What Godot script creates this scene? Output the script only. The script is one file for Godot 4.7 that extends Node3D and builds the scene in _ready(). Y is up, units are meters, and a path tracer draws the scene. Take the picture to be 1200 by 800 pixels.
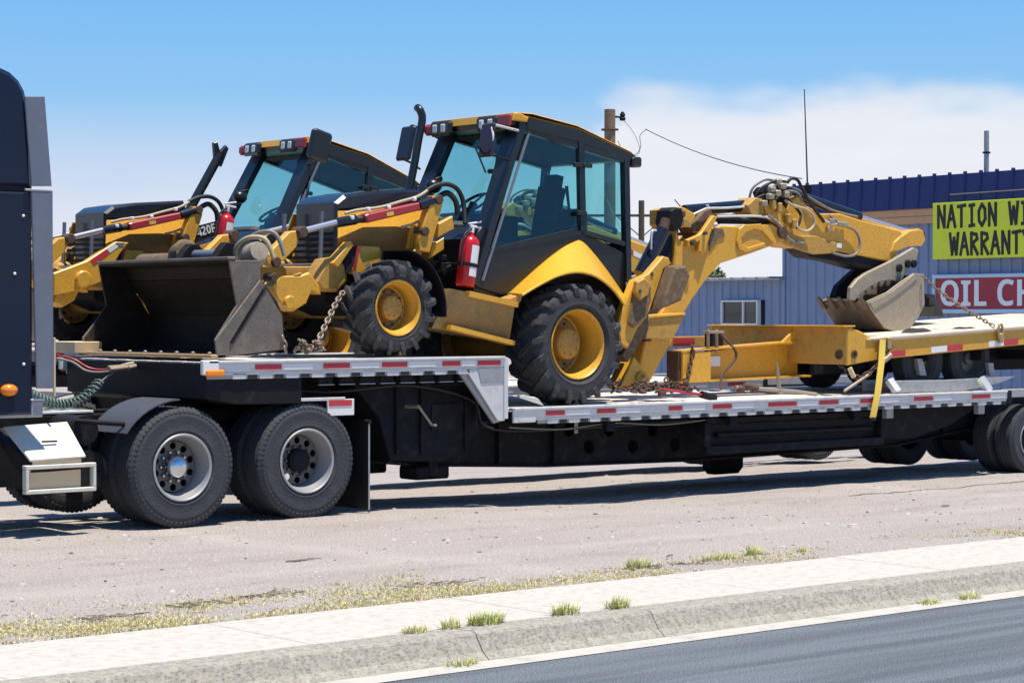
extends Node3D
# A loaded step-deck lorry on a gravel lot beside a kerb: two backhoe loaders on two trailers, a blue workshop behind.
# x runs along the trailers towards their rear, y is up, z points to the street.

var taken := {}
var M := {}
var rng := RandomNumberGenerator.new()


# ---------- geometry helpers ----------
class Geo:
	var v := PackedVector3Array()
	var n := PackedVector3Array()
	var i := PackedInt32Array()
	var col := PackedColorArray()
	var tint := Color(1, 1, 1)
	var tinted := false

	func tri(a: Vector3, b: Vector3, c: Vector3, na: Vector3, nb: Vector3, nc: Vector3) -> void:
		var g := (b - a).cross(c - a)
		if g.length_squared() < 1e-16:
			return
		var k := v.size()
		v.append_array([a, b, c])
		n.append_array([na, nb, nc])
		if tinted:
			col.append_array([tint, tint, tint])
		if g.dot(na + nb + nc) > 0.0:
			i.append_array([k, k + 2, k + 1])
		else:
			i.append_array([k, k + 1, k + 2])

	func flat(a: Vector3, b: Vector3, c: Vector3, out: Vector3) -> void:
		var g := (b - a).cross(c - a).normalized()
		if g.dot(out) < 0.0:
			g = -g
		tri(a, b, c, g, g, g)

	func quad(a: Vector3, b: Vector3, c: Vector3, d: Vector3, out: Vector3) -> void:
		flat(a, b, c, out)
		flat(a, c, d, out)

	func hexa(p: Array) -> void:
		# eight corners: bottom ring 0-3, top ring 4-7
		var m := Vector3.ZERO
		for q in p:
			m += q
		m /= 8.0
		for f in [[0, 1, 2, 3], [4, 5, 6, 7], [0, 1, 5, 4], [1, 2, 6, 5], [2, 3, 7, 6], [3, 0, 4, 7]]:
			var o: Vector3 = (p[f[0]] + p[f[1]] + p[f[2]] + p[f[3]]) / 4.0 - m
			quad(p[f[0]], p[f[1]], p[f[2]], p[f[3]], o)

	func box(at: Vector3, size: Vector3, bevel := 0.0, t := Basis()) -> void:
		var h := size / 2.0
		if bevel <= 0.0:
			var p := []
			for y in [-1, 1]:
				for q in [[-1, -1], [1, -1], [1, 1], [-1, 1]]:
					p.append(at + t * Vector3(q[0] * h.x, y * h.y, q[1] * h.z))
			hexa(p)
			return
		var b := minf(bevel, minf(h.x, minf(h.y, h.z)) * 0.9)
		var dirs := [Vector3.RIGHT, Vector3.UP, Vector3.BACK]
		for ax in 3:
			for s in [-1.0, 1.0]:
				var u := (ax + 1) % 3
				var w := (ax + 2) % 3
				var cs := []
				for q in [[-1, -1], [1, -1], [1, 1], [-1, 1]]:
					var p := Vector3()
					p[ax] = s * h[ax]
					p[u] = q[0] * (h[u] - b)
					p[w] = q[1] * (h[w] - b)
					cs.append(at + t * p)
				quad(cs[0], cs[1], cs[2], cs[3], t * (dirs[ax] * s))
		for ax in 3:
			var u := (ax + 1) % 3
			var w := (ax + 2) % 3
			for su in [-1.0, 1.0]:
				for sw in [-1.0, 1.0]:
					var cs := []
					for q in [[-1, 0], [1, 0], [1, 1], [-1, 1]]:
						var p := Vector3()
						p[ax] = q[0] * (h[ax] - b)
						p[u] = su * (h[u] - (b if q[1] else 0.0))
						p[w] = sw * (h[w] - (0.0 if q[1] else b))
						cs.append(at + t * p)
					quad(cs[0], cs[1], cs[2], cs[3], t * (dirs[u] * su + dirs[w] * sw))
		for sx in [-1.0, 1.0]:
			for sy in [-1.0, 1.0]:
				for sz in [-1.0, 1.0]:
					var s := Vector3(sx, sy, sz)
					flat(at + t * (s * (h - Vector3(0, b, b))), at + t * (s * (h - Vector3(b, 0, b))), at + t * (s * (h - Vector3(b, b, 0))), t * s)

	# an outline in x and y, given thickness from z0 to z1
	func prism(outline: PackedVector2Array, z0: float, z1: float, bevel := 0.006, smooth := 0.5) -> void:
		var o := outline.duplicate()
		if Geometry2D.is_polygon_clockwise(o):
			o.reverse()
		var k := o.size()
		var inner := PackedVector2Array()
		var normal := []
		for a in k:
			var e := o[(a + 1) % k] - o[a]
			normal.append(Vector2(e.y, -e.x).normalized())
		for a in k:
			var n0: Vector2 = normal[(a + k - 1) % k]
			var n1: Vector2 = normal[a]
			var m := (n0 + n1) / maxf(0.35, 1.0 + n0.dot(n1))
			inner.append(o[a] - m * bevel)
		var t := Geometry2D.triangulate_polygon(inner)
		for a in range(0, t.size(), 3):
			for z in [z0, z1]:
				var p := inner[t[a]]
				var q := inner[t[a + 1]]
				var r := inner[t[a + 2]]
				flat(Vector3(p.x, p.y, z), Vector3(q.x, q.y, z), Vector3(r.x, r.y, z), Vector3(0, 0, 1 if z == maxf(z0, z1) else -1))
		var zl := minf(z0, z1)
		var zh := maxf(z0, z1)
		for a in k:
			var b := (a + 1) % k
			var na: Vector2 = normal[a]
			var ns: Vector2 = na
			var ne: Vector2 = na
			var before: Vector2 = normal[(a + k - 1) % k]
			var after: Vector2 = normal[b]
			if before.dot(na) > 1.0 - smooth * 0.5:
				ns = (before + na).normalized()
			if after.dot(na) > 1.0 - smooth * 0.5:
				ne = (after + na).normalized()
			var n0 := Vector3(ns.x, ns.y, 0)
			var n1 := Vector3(ne.x, ne.y, 0)
			var p0 := Vector3(o[a].x, o[a].y, zl + bevel)
			var p1 := Vector3(o[b].x, o[b].y, zl + bevel)
			var p2 := Vector3(o[b].x, o[b].y, zh - bevel)
			var p3 := Vector3(o[a].x, o[a].y, zh - bevel)
			tri(p0, p1, p2, n0, n1, n1)
			tri(p0, p2, p3, n0, n1, n0)
			if bevel > 0.0:
				for s in [[zh, zh - bevel, 1.0], [zl, zl + bevel, -1.0]]:
					var q0 := Vector3(inner[a].x, inner[a].y, s[0])
					var q1 := Vector3(inner[b].x, inner[b].y, s[0])
					quad(q0, q1, Vector3(o[b].x, o[b].y, s[1]), Vector3(o[a].x, o[a].y, s[1]), Vector3(na.x, na.y, s[2]))

	# a sheet between two lines of equal length, with thickness, smooth along the lines
	func loft(a: Array, b: Array, thick: float, out: Vector3) -> void:
		var k := a.size()
		var fn := []
		for q in k - 1:
			var f := ((a[q + 1] - a[q]).cross(b[q] - a[q]) + (b[q + 1] - b[q]).cross(b[q + 1] - a[q + 1])).normalized() as Vector3
			fn.append(f if f.dot(out) >= 0.0 or q > 0 and f.dot(fn[q - 1]) > 0.5 else -f)
		var vn := []
		for q in k:
			var p: Vector3 = fn[maxi(q - 1, 0)]
			var r: Vector3 = fn[mini(q, k - 2)]
			vn.append((p + r).normalized())
		for q in k - 1:
			var n0: Vector3 = vn[q]
			var n1: Vector3 = vn[q + 1]
			if fn[maxi(q - 1, 0)].dot(fn[q]) < 0.8: n0 = fn[q]
			if fn[mini(q + 1, k - 2)].dot(fn[q]) < 0.8: n1 = fn[q]
			var d0: Vector3 = vn[q] * thick
			var d1: Vector3 = vn[q + 1] * thick
			tri(a[q], a[q + 1], b[q + 1], n0, n1, n1)
			tri(a[q], b[q + 1], b[q], n0, n1, n0)
			tri(a[q] - d0, a[q + 1] - d1, b[q + 1] - d1, -n0, -n1, -n1)
			tri(a[q] - d0, b[q + 1] - d1, b[q] - d0, -n0, -n1, -n0)
			quad(a[q], a[q + 1], a[q + 1] - d1, a[q] - d0, a[q] - b[q])
			quad(b[q], b[q + 1], b[q + 1] - d1, b[q] - d0, b[q] - a[q])
		quad(a[0], b[0], b[0] - vn[0] * thick, a[0] - vn[0] * thick, a[0] - a[1])
		quad(a[k - 1], b[k - 1], b[k - 1] - vn[k - 1] * thick, a[k - 1] - vn[k - 1] * thick, a[k - 1] - a[k - 2])

	func tube(path: Array, radius: float, sides := 8, closed := false, end_radius := -1.0) -> void:
		var k := path.size()
		var last := Vector3()
		var rings := []
		for a in k:
			var d: Vector3
			if closed:
				d = (path[(a + 1) % k] - path[(a + k - 1) % k]).normalized()
			else:
				d = (path[mini(a + 1, k - 1)] - path[maxi(a - 1, 0)]).normalized()
			if a == 0:
				last = d.cross(Vector3.UP if absf(d.y) < 0.9 else Vector3.RIGHT).normalized()
			last = (last - d * last.dot(d)).normalized()
			var w := d.cross(last)
			var r := radius if end_radius < 0.0 else lerpf(radius, end_radius, float(a) / (k - 1))
			var ring := []
			for s in sides:
				var t := TAU * s / sides
				var dir := last * cos(t) + w * sin(t)
				ring.append([path[a] + dir * r, dir])
			rings.append(ring)
		for a in (k if closed else k - 1):
			var A: Array = rings[a]
			var B: Array = rings[(a + 1) % k]
			for s in sides:
				var s2 := (s + 1) % sides
				tri(A[s][0], A[s2][0], B[s2][0], A[s][1], A[s2][1], B[s2][1])
				tri(A[s][0], B[s2][0], B[s][0], A[s][1], B[s2][1], B[s][1])
		if not closed:
			for e in [0, k - 1]:
				var d: Vector3 = (path[0] - path[1]) if e == 0 else (path[k - 1] - path[k - 2])
				for s in sides:
					flat(path[e], rings[e][s][0], rings[e][(s + 1) % sides][0], d)

	# outline of (radius, distance along the axis) turned about an axis
	func lathe(at: Vector3, axis: Vector3, outline: Array, sides := 32, crease := 0.75, from := 0.0, to := TAU) -> void:
		var u := axis.cross(Vector3.UP if absf(axis.y) < 0.9 else Vector3.RIGHT).normalized()
		var w := axis.cross(u).normalized()
		var k := outline.size() - 1
		var nr := []
		for a in k:
			var e: Vector2 = outline[a + 1] - outline[a]
			nr.append(Vector2(e.y, -e.x).normalized())
		for a in k:
			var n0: Vector2 = nr[a]
			var n1: Vector2 = nr[a]
			if a > 0 and nr[a - 1].dot(nr[a]) > crease:
				n0 = (nr[a - 1] + nr[a]).normalized()
			if a < k - 1 and nr[a + 1].dot(nr[a]) > crease:
				n1 = (nr[a + 1] + nr[a]).normalized()
			for s in sides:
				var t0 := lerpf(from, to, float(s) / sides)
				var t1 := lerpf(from, to, float(s + 1) / sides)
				var d0 := u * cos(t0) + w * sin(t0)
				var d1 := u * cos(t1) + w * sin(t1)
				var p: Vector2 = outline[a]
				var q: Vector2 = outline[a + 1]
				var a0 := at + d0 * p.x + axis * p.y
				var a1 := at + d1 * p.x + axis * p.y
				var b0 := at + d0 * q.x + axis * q.y
				var b1 := at + d1 * q.x + axis * q.y
				var na0 := d0 * n0.x + axis * n0.y
				var na1 := d1 * n0.x + axis * n0.y
				var nb0 := d0 * n1.x + axis * n1.y
				var nb1 := d1 * n1.x + axis * n1.y
				tri(a0, a1, b1, na0, na1, nb1)
				tri(a0, b1, b0, na0, nb1, nb0)

	func ball(at: Vector3, size: Vector3, sides := 12) -> void:
		for a in sides / 2:
			var p0 := PI * a / (sides / 2) - PI / 2
			var p1 := PI * (a + 1) / (sides / 2) - PI / 2
			for s in sides:
				var t0 := TAU * s / sides
				var t1 := TAU * (s + 1) / sides
				var c := []
				for q in [[p0, t0], [p0, t1], [p1, t1], [p1, t0]]:
					c.append(Vector3(cos(q[0]) * cos(q[1]), sin(q[0]), cos(q[0]) * sin(q[1])))
				tri(at + c[0] * size, at + c[1] * size, at + c[2] * size, c[0], c[1], c[2])
				tri(at + c[0] * size, at + c[2] * size, at + c[3] * size, c[0], c[2], c[3])

	func pin(x: float, y: float, z0: float, z1: float, r: float, sides := 16) -> void:
		var l := z1 - z0
		lathe(Vector3(x, y, z0), Vector3(0, 0, 1), [Vector2(0, 0), Vector2(r * 0.85, 0), Vector2(r, r * 0.15), Vector2(r, l - r * 0.15), Vector2(r * 0.85, l), Vector2(0, l)], sides)

	func mesh() -> ArrayMesh:
		var arr := []
		arr.resize(Mesh.ARRAY_MAX)
		arr[Mesh.ARRAY_VERTEX] = v
		arr[Mesh.ARRAY_NORMAL] = n
		arr[Mesh.ARRAY_INDEX] = i
		if tinted:
			arr[Mesh.ARRAY_COLOR] = col
		var m := ArrayMesh.new()
		m.add_surface_from_arrays(Mesh.PRIMITIVE_TRIANGLES, arr)
		return m


func pv(a: Array) -> PackedVector2Array:
	var o := PackedVector2Array()
	for k in range(0, a.size(), 2):
		o.append(Vector2(a[k], a[k + 1]))
	return o


func smooth_path(p: Array, steps := 6) -> Array:
	var c := Curve3D.new()
	for k in p.size():
		var t: Vector3 = (p[mini(k + 1, p.size() - 1)] - p[maxi(k - 1, 0)]) / 6.0
		c.add_point(p[k], -t, t)
	var o := []
	for k in p.size() - 1:
		for s in steps:
			o.append(c.sample(k, float(s) / steps))
	o.append(p[-1])
	return o


func sag(a: Vector3, b: Vector3, drop: float, steps := 12) -> Array:
	var o := []
	for k in steps + 1:
		var t := float(k) / steps
		o.append(a.lerp(b, t) - Vector3(0, drop * 4.0 * t * (1.0 - t), 0))
	return o


# ---------- naming helpers ----------
func numbered(called: String) -> String:
	taken[called] = taken.get(called, -1) + 1
	return called if taken[called] == 0 else "%s_%03d" % [called, taken[called]]


func tag(o: Node3D, label: String, category: String, group := "", kind := "") -> Node3D:
	if label: o.set_meta("label", label)
	if category: o.set_meta("category", category)
	if group: o.set_meta("group", group)
	if kind: o.set_meta("kind", kind)
	return o


func thing(called: String, label: String, category: String, group := "", at := Vector3.ZERO) -> Node3D:
	var o := Node3D.new()
	o.name = numbered(called)
	o.position = at
	add_child(o)
	return tag(o, label, category, group)


# one named mesh; inside a thing it is a part, whose points are given in the thing's own axes
func put(called: String, g: Variant, m: Material, parent: Node = null, shift := Vector3.ZERO) -> MeshInstance3D:
	var o := MeshInstance3D.new()
	o.mesh = g.mesh() if g is Geo else g
	o.material_override = m
	o.position = shift
	if called in ["wheel_nuts", "edge_bolts", "hose_clamps", "rivets", "elbow_valves", "elbow_fittings", "stick_fittings", "arm_bolts", "thumb_teeth", "hose_couplings", "thumb_pin", "grille_slats"]:
		o.set_meta("kind", "stuff")
	if parent == null or parent == self:
		o.name = numbered(called)
		add_child(o)
	else:
		var k := 0
		var n := called
		while parent.has_node(NodePath(n)):
			k += 1
			n = "%s_%03d" % [called, k]
		o.name = n
		parent.add_child(o)
	return o


func plate(called: String, outline: PackedVector2Array, z0: float, z1: float, m: Material, parent: Node, bevel := 0.006) -> MeshInstance3D:
	var g := Geo.new()
	g.prism(outline, z0, z1, bevel)
	return put(called, g, m, parent)


func boxy(called: String, at: Vector3, size: Vector3, m: Material, parent: Node, bevel := 0.008, t := Basis()) -> MeshInstance3D:
	var g := Geo.new()
	g.box(at, size, bevel, t)
	return put(called, g, m, parent)


func rod(called: String, path: Array, r: float, m: Material, parent: Node, sides := 12, r2 := -1.0) -> MeshInstance3D:
	var g := Geo.new()
	g.tube(path, r, sides, false, r2)
	return put(called, g, m, parent)


func beam(g: Geo, a: Vector3, b: Vector3, wide: float, deep: float, across := Vector3.BACK) -> void:
	var d := (b - a).normalized()
	var w := (across - d * across.dot(d)).normalized()
	var h := d.cross(w)
	var p := []
	for e in [a, b]:
		for q in [[-1, -1], [1, -1], [1, 1], [-1, 1]]:
			p.append(e + w * (q[0] * wide / 2) + h * (q[1] * deep / 2))
	g.hexa(p)


# ---------- materials ----------
func lin(r: float, g: float, b: float) -> Color:
	return Color(r, g, b).linear_to_srgb()


func noise_tex(freq: float, stops: Array, sd: int, kind := FastNoiseLite.TYPE_SIMPLEX_SMOOTH, octaves := 4, size := 512) -> NoiseTexture2D:
	var n := FastNoiseLite.new()
	n.noise_type = kind
	n.seed = sd
	n.frequency = freq
	n.fractal_octaves = octaves
	var g := Gradient.new()
	var offs := PackedFloat32Array()
	var cols := PackedColorArray()
	for s in stops:
		offs.append(s[0])
		cols.append(s[1])
	g.offsets = offs
	g.colors = cols
	var t := NoiseTexture2D.new()
	t.width = size
	t.height = size
	t.seamless = true
	t.noise = n
	t.color_ramp = g
	return t


func plain(name_: String, c: Color, rough := 0.6, metal := 0.0) -> StandardMaterial3D:
	var m := StandardMaterial3D.new()
	m.resource_name = name_
	m.albedo_color = c
	m.roughness = rough
	m.metallic = metal
	M[name_] = m
	return m


# base colour with patches and specks of a second colour
func worn(name_: String, base: Color, dirt: Color, from: float, rough: float, scale: float, sd: int, metal := 0.0, freq := 0.012) -> StandardMaterial3D:
	var m := plain(name_, Color.WHITE, rough, metal)
	m.albedo_texture = noise_tex(freq, [[0.0, base.lerp(dirt, 0.22)], [0.35, base.lerp(dirt, 0.04)], [from, base.lerp(dirt, 0.10)], [minf(from + 0.3, 0.97), base.lerp(dirt, 0.5)], [1.0, base.lerp(dirt, 0.85)]], sd, FastNoiseLite.TYPE_SIMPLEX_SMOOTH, 7)
	m.uv1_triplanar = true
	m.uv1_scale = Vector3.ONE * scale
	return m


func bump(m: StandardMaterial3D, tex: Texture2D, cm: float) -> void:
	m.heightmap_enabled = true
	m.heightmap_texture = tex
	m.heightmap_scale = cm


func materials() -> void:
	var grit := noise_tex(0.05, [[0.0, Color.BLACK], [1.0, Color.WHITE]], 5, FastNoiseLite.TYPE_SIMPLEX, 3)
	var dust := lin(0.34, 0.26, 0.17)
	worn("yellow", lin(0.69, 0.36, 0.033), lin(0.48, 0.27, 0.08), 0.64, 0.40, 0.9, 11)
	worn("yellow_dull", lin(0.50, 0.28, 0.05), lin(0.30, 0.18, 0.07), 0.5, 0.6, 0.9, 12)
	worn("grime_shade_yellow", lin(0.34, 0.215, 0.075), lin(0.20, 0.14, 0.075), 0.5, 0.75, 0.9, 10)  # grime on the side tanks; on discs and engine panels it paints shade
	worn("yellow_fender", lin(0.74, 0.40, 0.03), lin(0.56, 0.33, 0.08), 0.78, 0.28, 0.8, 13)
	worn("mud", lin(0.13, 0.085, 0.05), lin(0.28, 0.20, 0.13), 0.45, 0.95, 1.6, 14)
	bump(M.mud, grit, 0.35)
	worn("bucket_steel", lin(0.165, 0.14, 0.12), lin(0.27, 0.215, 0.165), 0.48, 0.5, 0.8, 15, 0.35)
	worn("bucket_inside_shaded", lin(0.024, 0.017, 0.012), lin(0.075, 0.052, 0.034), 0.55, 0.75, 0.8, 16, 0.2)  # near-black, paints the shade inside the loader bucket
	worn("worn_steel", lin(0.34, 0.285, 0.215), lin(0.44, 0.37, 0.28), 0.5, 0.5, 1.2, 17, 0.25)
	worn("scoop_steel", lin(0.115, 0.08, 0.052), lin(0.24, 0.18, 0.13), 0.5, 0.6, 1.2, 9, 0.2)
	worn("edge_steel", lin(0.46, 0.32, 0.16), lin(0.30, 0.20, 0.10), 0.55, 0.5, 1.5, 18, 0.3)
	worn("frame_black", lin(0.014, 0.014, 0.017), lin(0.05, 0.047, 0.045), 0.6, 0.55, 0.8, 19)
	worn("trailer_black", lin(0.0105, 0.0115, 0.0155), lin(0.045, 0.042, 0.040), 0.56, 0.6, 0.7, 20)
	for q in ["trailer_black", "frame_black"]:
		M[q].metallic_specular = 0.22
	worn("fender_grey", lin(0.055, 0.06, 0.075), lin(0.09, 0.09, 0.095), 0.55, 0.55, 0.9, 8)
	# fine scuffs, dust specks and scratches over the yellow paint
	var scuff := noise_tex(0.05, [[0.0, lin(0.42, 0.36, 0.30)], [0.20, lin(0.70, 0.66, 0.60)], [0.32, lin(0.97, 0.97, 0.96)], [0.8, lin(1, 1, 1)], [1.0, lin(0.86, 0.85, 0.84)]], 61, FastNoiseLite.TYPE_SIMPLEX, 6, 512)
	for q in ["yellow", "yellow_dull", "yellow_fender", "grime_shade_yellow", "bucket_steel", "worn_steel"]:
		var m: StandardMaterial3D = M[q]
		m.detail_enabled = true
		m.detail_blend_mode = BaseMaterial3D.BLEND_MODE_MUL
		m.detail_uv_layer = BaseMaterial3D.DETAIL_UV_2
		m.uv2_triplanar = true
		m.uv2_scale = Vector3(0.9, 1.5, 1.5)
		m.detail_albedo = scuff
	worn("cab_black", lin(0.012, 0.013, 0.015), lin(0.035, 0.033, 0.03), 0.7, 0.3, 0.7, 21)
	worn("hood_black", lin(0.010, 0.012, 0.022), lin(0.03, 0.03, 0.034), 0.72, 0.22, 0.7, 22)
	worn("tyre", lin(0.036, 0.040, 0.048), lin(0.066, 0.064, 0.064), 0.56, 0.82, 1.1, 23)
	bump(M.tyre, grit, 0.25)
	worn("tyre_dusty", lin(0.032, 0.034, 0.040), lin(0.085, 0.075, 0.066), 0.55, 0.88, 1.3, 24)
	bump(M.tyre_dusty, grit, 0.3)
	worn("aluminium", lin(0.66, 0.66, 0.66), lin(0.40, 0.39, 0.38), 0.62, 0.42, 0.9, 25, 0.25)
	worn("aluminium_grey", lin(0.36, 0.37, 0.38), lin(0.25, 0.25, 0.25), 0.55, 0.5, 0.9, 26, 0.3)
	worn("deck_wood", lin(0.64, 0.60, 0.56), lin(0.42, 0.36, 0.31), 0.5, 0.85, 0.6, 27)
	M.deck_wood.uv1_scale = Vector3(0.25, 3.0, 3.0)
	worn("bed_wood", lin(0.74, 0.64, 0.51), lin(0.60, 0.49, 0.36), 0.5, 0.85, 0.6, 28)
	worn("rust", lin(0.085, 0.05, 0.035), lin(0.17, 0.11, 0.075), 0.5, 0.8, 3.0, 29, 0.2)
	worn("chain", lin(0.24, 0.19, 0.15), lin(0.10, 0.06, 0.04), 0.55, 0.5, 4.0, 30, 0.5)
	plain("red_paint", lin(0.36, 0.028, 0.04), 0.4)
	plain("red_bottle", lin(0.50, 0.012, 0.018), 0.25)
	plain("tape_red", lin(0.50, 0.035, 0.05), 0.45)
	plain("tape_white", lin(0.74, 0.74, 0.73), 0.45)
	plain("white_label", lin(0.72, 0.73, 0.74), 0.55)
	plain("chrome", lin(0.62, 0.63, 0.66), 0.16, 1.0)
	plain("polished", lin(0.40, 0.40, 0.41), 0.42, 0.45)
	plain("disc_steel", lin(0.13, 0.125, 0.12), 0.5, 0.4)
	plain("rod_chrome", lin(0.62, 0.62, 0.66), 0.22, 0.75)
	plain("rubber", lin(0.012, 0.012, 0.013), 0.6)
	plain("hose_grey", lin(0.20, 0.19, 0.18), 0.55)
	plain("hose_tan", lin(0.42, 0.34, 0.22), 0.6)
	plain("dark_room_sheet", lin(0.13, 0.14, 0.15), 0.85)  # dark colour for the dim room behind the pane
	plain("cloth_dark", lin(0.016, 0.017, 0.02), 0.9)
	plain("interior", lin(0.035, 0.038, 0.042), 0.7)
	plain("lamp_glass", lin(0.62, 0.66, 0.62), 0.12)
	plain("lamp_red", lin(0.28, 0.02, 0.03), 0.2)
	plain("mirror_reflection", lin(0.05, 0.018, 0.026), 0.2)  # maroon painted in for the reflection in the mirror
	plain("lamp_amber", lin(0.85, 0.24, 0.02), 0.25)
	plain("black_matt", lin(0.006, 0.006, 0.008), 0.8)
	plain("strap", lin(0.66, 0.47, 0.08), 0.75)
	plain("tan_plate", lin(0.60, 0.47, 0.30), 0.7)
	var p := plain("tractor_paint", lin(0.007, 0.013, 0.034), 0.35)
	p.clearcoat_enabled = true
	p.metallic_specular = 0.3
	p.clearcoat = 0.25
	p.clearcoat_roughness = 0.08
	worn("tractor_fairing", lin(0.13, 0.15, 0.20), lin(0.17, 0.18, 0.21), 0.55, 0.5, 0.8, 31)
	worn("step_white", lin(0.62, 0.60, 0.54), lin(0.40, 0.37, 0.31), 0.6, 0.5, 0.9, 32)
	plain("green_hose", lin(0.10, 0.16, 0.15), 0.45)
	var gl := plain("cab_glass", Color(lin(0.50, 0.80, 0.81), 0.0), 0.0)
	gl.refraction_enabled = true
	gl.refraction_scale = 0.045
	var dg := plain("door_glass", Color(lin(0.010, 0.05, 0.065), 0.42), 0.02)
	dg.transparency = BaseMaterial3D.TRANSPARENCY_ALPHA
	var wp := plain("window_pane", Color(lin(0.02, 0.03, 0.04), 0.55), 0.03)
	wp.transparency = BaseMaterial3D.TRANSPARENCY_ALPHA
	# ground
	var gravel := plain("gravel", Color.WHITE, 0.95)
	gravel.albedo_texture = noise_tex(0.13, [[0.0, lin(0.22, 0.185, 0.165)], [0.3, lin(0.355, 0.318, 0.297)], [0.5, lin(0.405, 0.368, 0.348)], [0.72, lin(0.445, 0.407, 0.386)], [1.0, lin(0.56, 0.52, 0.49)]], 41, FastNoiseLite.TYPE_SIMPLEX, 4, 2048)
	gravel.uv1_triplanar = true
	gravel.uv1_world_triplanar = true
	gravel.uv1_scale = Vector3.ONE * 0.11
	bump(gravel, noise_tex(0.16, [[0.0, Color.BLACK], [1.0, Color.WHITE]], 42, FastNoiseLite.TYPE_SIMPLEX, 4, 2048), 2.6)
	gravel.detail_enabled = true
	gravel.detail_blend_mode = BaseMaterial3D.BLEND_MODE_MUL
	gravel.detail_uv_layer = BaseMaterial3D.DETAIL_UV_2
	gravel.uv2_triplanar = true
	gravel.uv2_world_triplanar = true
	gravel.uv2_scale = Vector3(0.05, 0.05, 0.17)
	gravel.detail_albedo = noise_tex(0.014, [[0.0, lin(0.80, 0.77, 0.74)], [0.45, lin(0.96, 0.94, 0.93)], [1.0, lin(1, 1, 1)]], 43, FastNoiseLite.TYPE_SIMPLEX_SMOOTH, 5, 512)
	M.gravel_detail = gravel
	var walk := plain("concrete_walk", Color.WHITE, 0.9)
	walk.albedo_texture = noise_tex(0.03, [[0.0, lin(0.36, 0.32, 0.28)], [0.35, lin(0.455, 0.42, 0.378)], [0.6, lin(0.47, 0.437, 0.395)], [1.0, lin(0.50, 0.47, 0.43)]], 44, FastNoiseLite.TYPE_SIMPLEX, 6, 512)
	walk.uv1_triplanar = true
	walk.uv1_world_triplanar = true
	walk.uv1_scale = Vector3.ONE * 0.5
	bump(walk, noise_tex(0.2, [[0.0, Color.BLACK], [1.0, Color.WHITE]], 45, FastNoiseLite.TYPE_SIMPLEX, 3), 0.4)
	var curb := plain("concrete_kerb", Color.WHITE, 0.92)
	curb.albedo_texture = noise_tex(0.035, [[0.0, lin(0.23, 0.21, 0.18)], [0.4, lin(0.32, 0.30, 0.26)], [0.6, lin(0.345, 0.325, 0.28)], [1.0, lin(0.41, 0.39, 0.34)]], 46, FastNoiseLite.TYPE_SIMPLEX, 6, 512)
	curb.detail_enabled = true
	curb.detail_blend_mode = BaseMaterial3D.BLEND_MODE_MUL
	curb.detail_uv_layer = BaseMaterial3D.DETAIL_UV_2
	curb.uv2_triplanar = true
	curb.uv2_world_triplanar = true
	curb.uv2_scale = Vector3(1.0, 2.2, 2.2)
	curb.detail_albedo = noise_tex(0.045, [[0.0, lin(0.22, 0.20, 0.17)], [0.25, lin(0.48, 0.46, 0.42)], [0.34, lin(0.92, 0.92, 0.91)], [1.0, lin(1, 1, 1)]], 58, FastNoiseLite.TYPE_SIMPLEX, 5, 512)
	curb.uv1_triplanar = true
	curb.uv1_world_triplanar = true
	curb.uv1_scale = Vector3(0.6, 0.6, 0.6)
	bump(curb, noise_tex(0.06, [[0.0, Color.BLACK], [0.4, Color(0.75, 0.75, 0.75)], [1.0, Color.WHITE]], 47, FastNoiseLite.TYPE_SIMPLEX, 4), 0.3)
	worn("gutter_concrete", lin(0.44, 0.425, 0.385), lin(0.30, 0.285, 0.25), 0.55, 0.9, 0.8, 7)
	var tar := plain("asphalt", Color.WHITE, 0.8)
	tar.albedo_texture = noise_tex(0.085, [[0.0, lin(0.055, 0.064, 0.078)], [0.45, lin(0.115, 0.132, 0.155)], [0.7, lin(0.16, 0.18, 0.205)], [1.0, lin(0.34, 0.36, 0.38)]], 48, FastNoiseLite.TYPE_SIMPLEX, 4, 1024)
	tar.uv1_triplanar = true
	tar.uv1_world_triplanar = true
	tar.uv1_scale = Vector3.ONE * 0.6
	bump(tar, noise_tex(0.2, [[0.0, Color.BLACK], [1.0, Color.WHITE]], 49, FastNoiseLite.TYPE_SIMPLEX, 3, 512), 1.0)
	tar.detail_enabled = true
	tar.detail_blend_mode = BaseMaterial3D.BLEND_MODE_MUL
	tar.detail_uv_layer = BaseMaterial3D.DETAIL_UV_2
	tar.uv2_triplanar = true
	tar.uv2_world_triplanar = true
	tar.uv2_scale = Vector3(0.03, 0.1, 0.5)
	tar.detail_albedo = noise_tex(0.012, [[0.0, lin(0.50, 0.51, 0.53)], [0.42, lin(0.78, 0.78, 0.79)], [0.6, lin(0.95, 0.95, 0.95)], [1.0, lin(1, 1, 1)]], 50, FastNoiseLite.TYPE_SIMPLEX_SMOOTH, 4, 512)
	# workshop
	worn("siding", lin(0.20, 0.265, 0.40), lin(0.165, 0.21, 0.31), 0.55, 0.5, 0.25, 51)
	worn("mansard", lin(0.008, 0.020, 0.115), lin(0.014, 0.03, 0.13), 0.6, 0.55, 0.25, 52)
	worn("band", lin(0.58, 0.33, 0.17), lin(0.46, 0.25, 0.13), 0.55, 0.6, 0.4, 53)
	worn("sign_lime", lin(0.70, 0.78, 0.03), lin(0.60, 0.68, 0.03), 0.6, 0.55, 0.3, 54)
	plain("sign_black", lin(0.012, 0.012, 0.014), 0.6)
	worn("sign_red", lin(0.33, 0.012, 0.03), lin(0.26, 0.012, 0.026), 0.6, 0.4, 0.4, 55)
	plain("sign_white", lin(0.74, 0.78, 0.80), 0.5)
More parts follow.
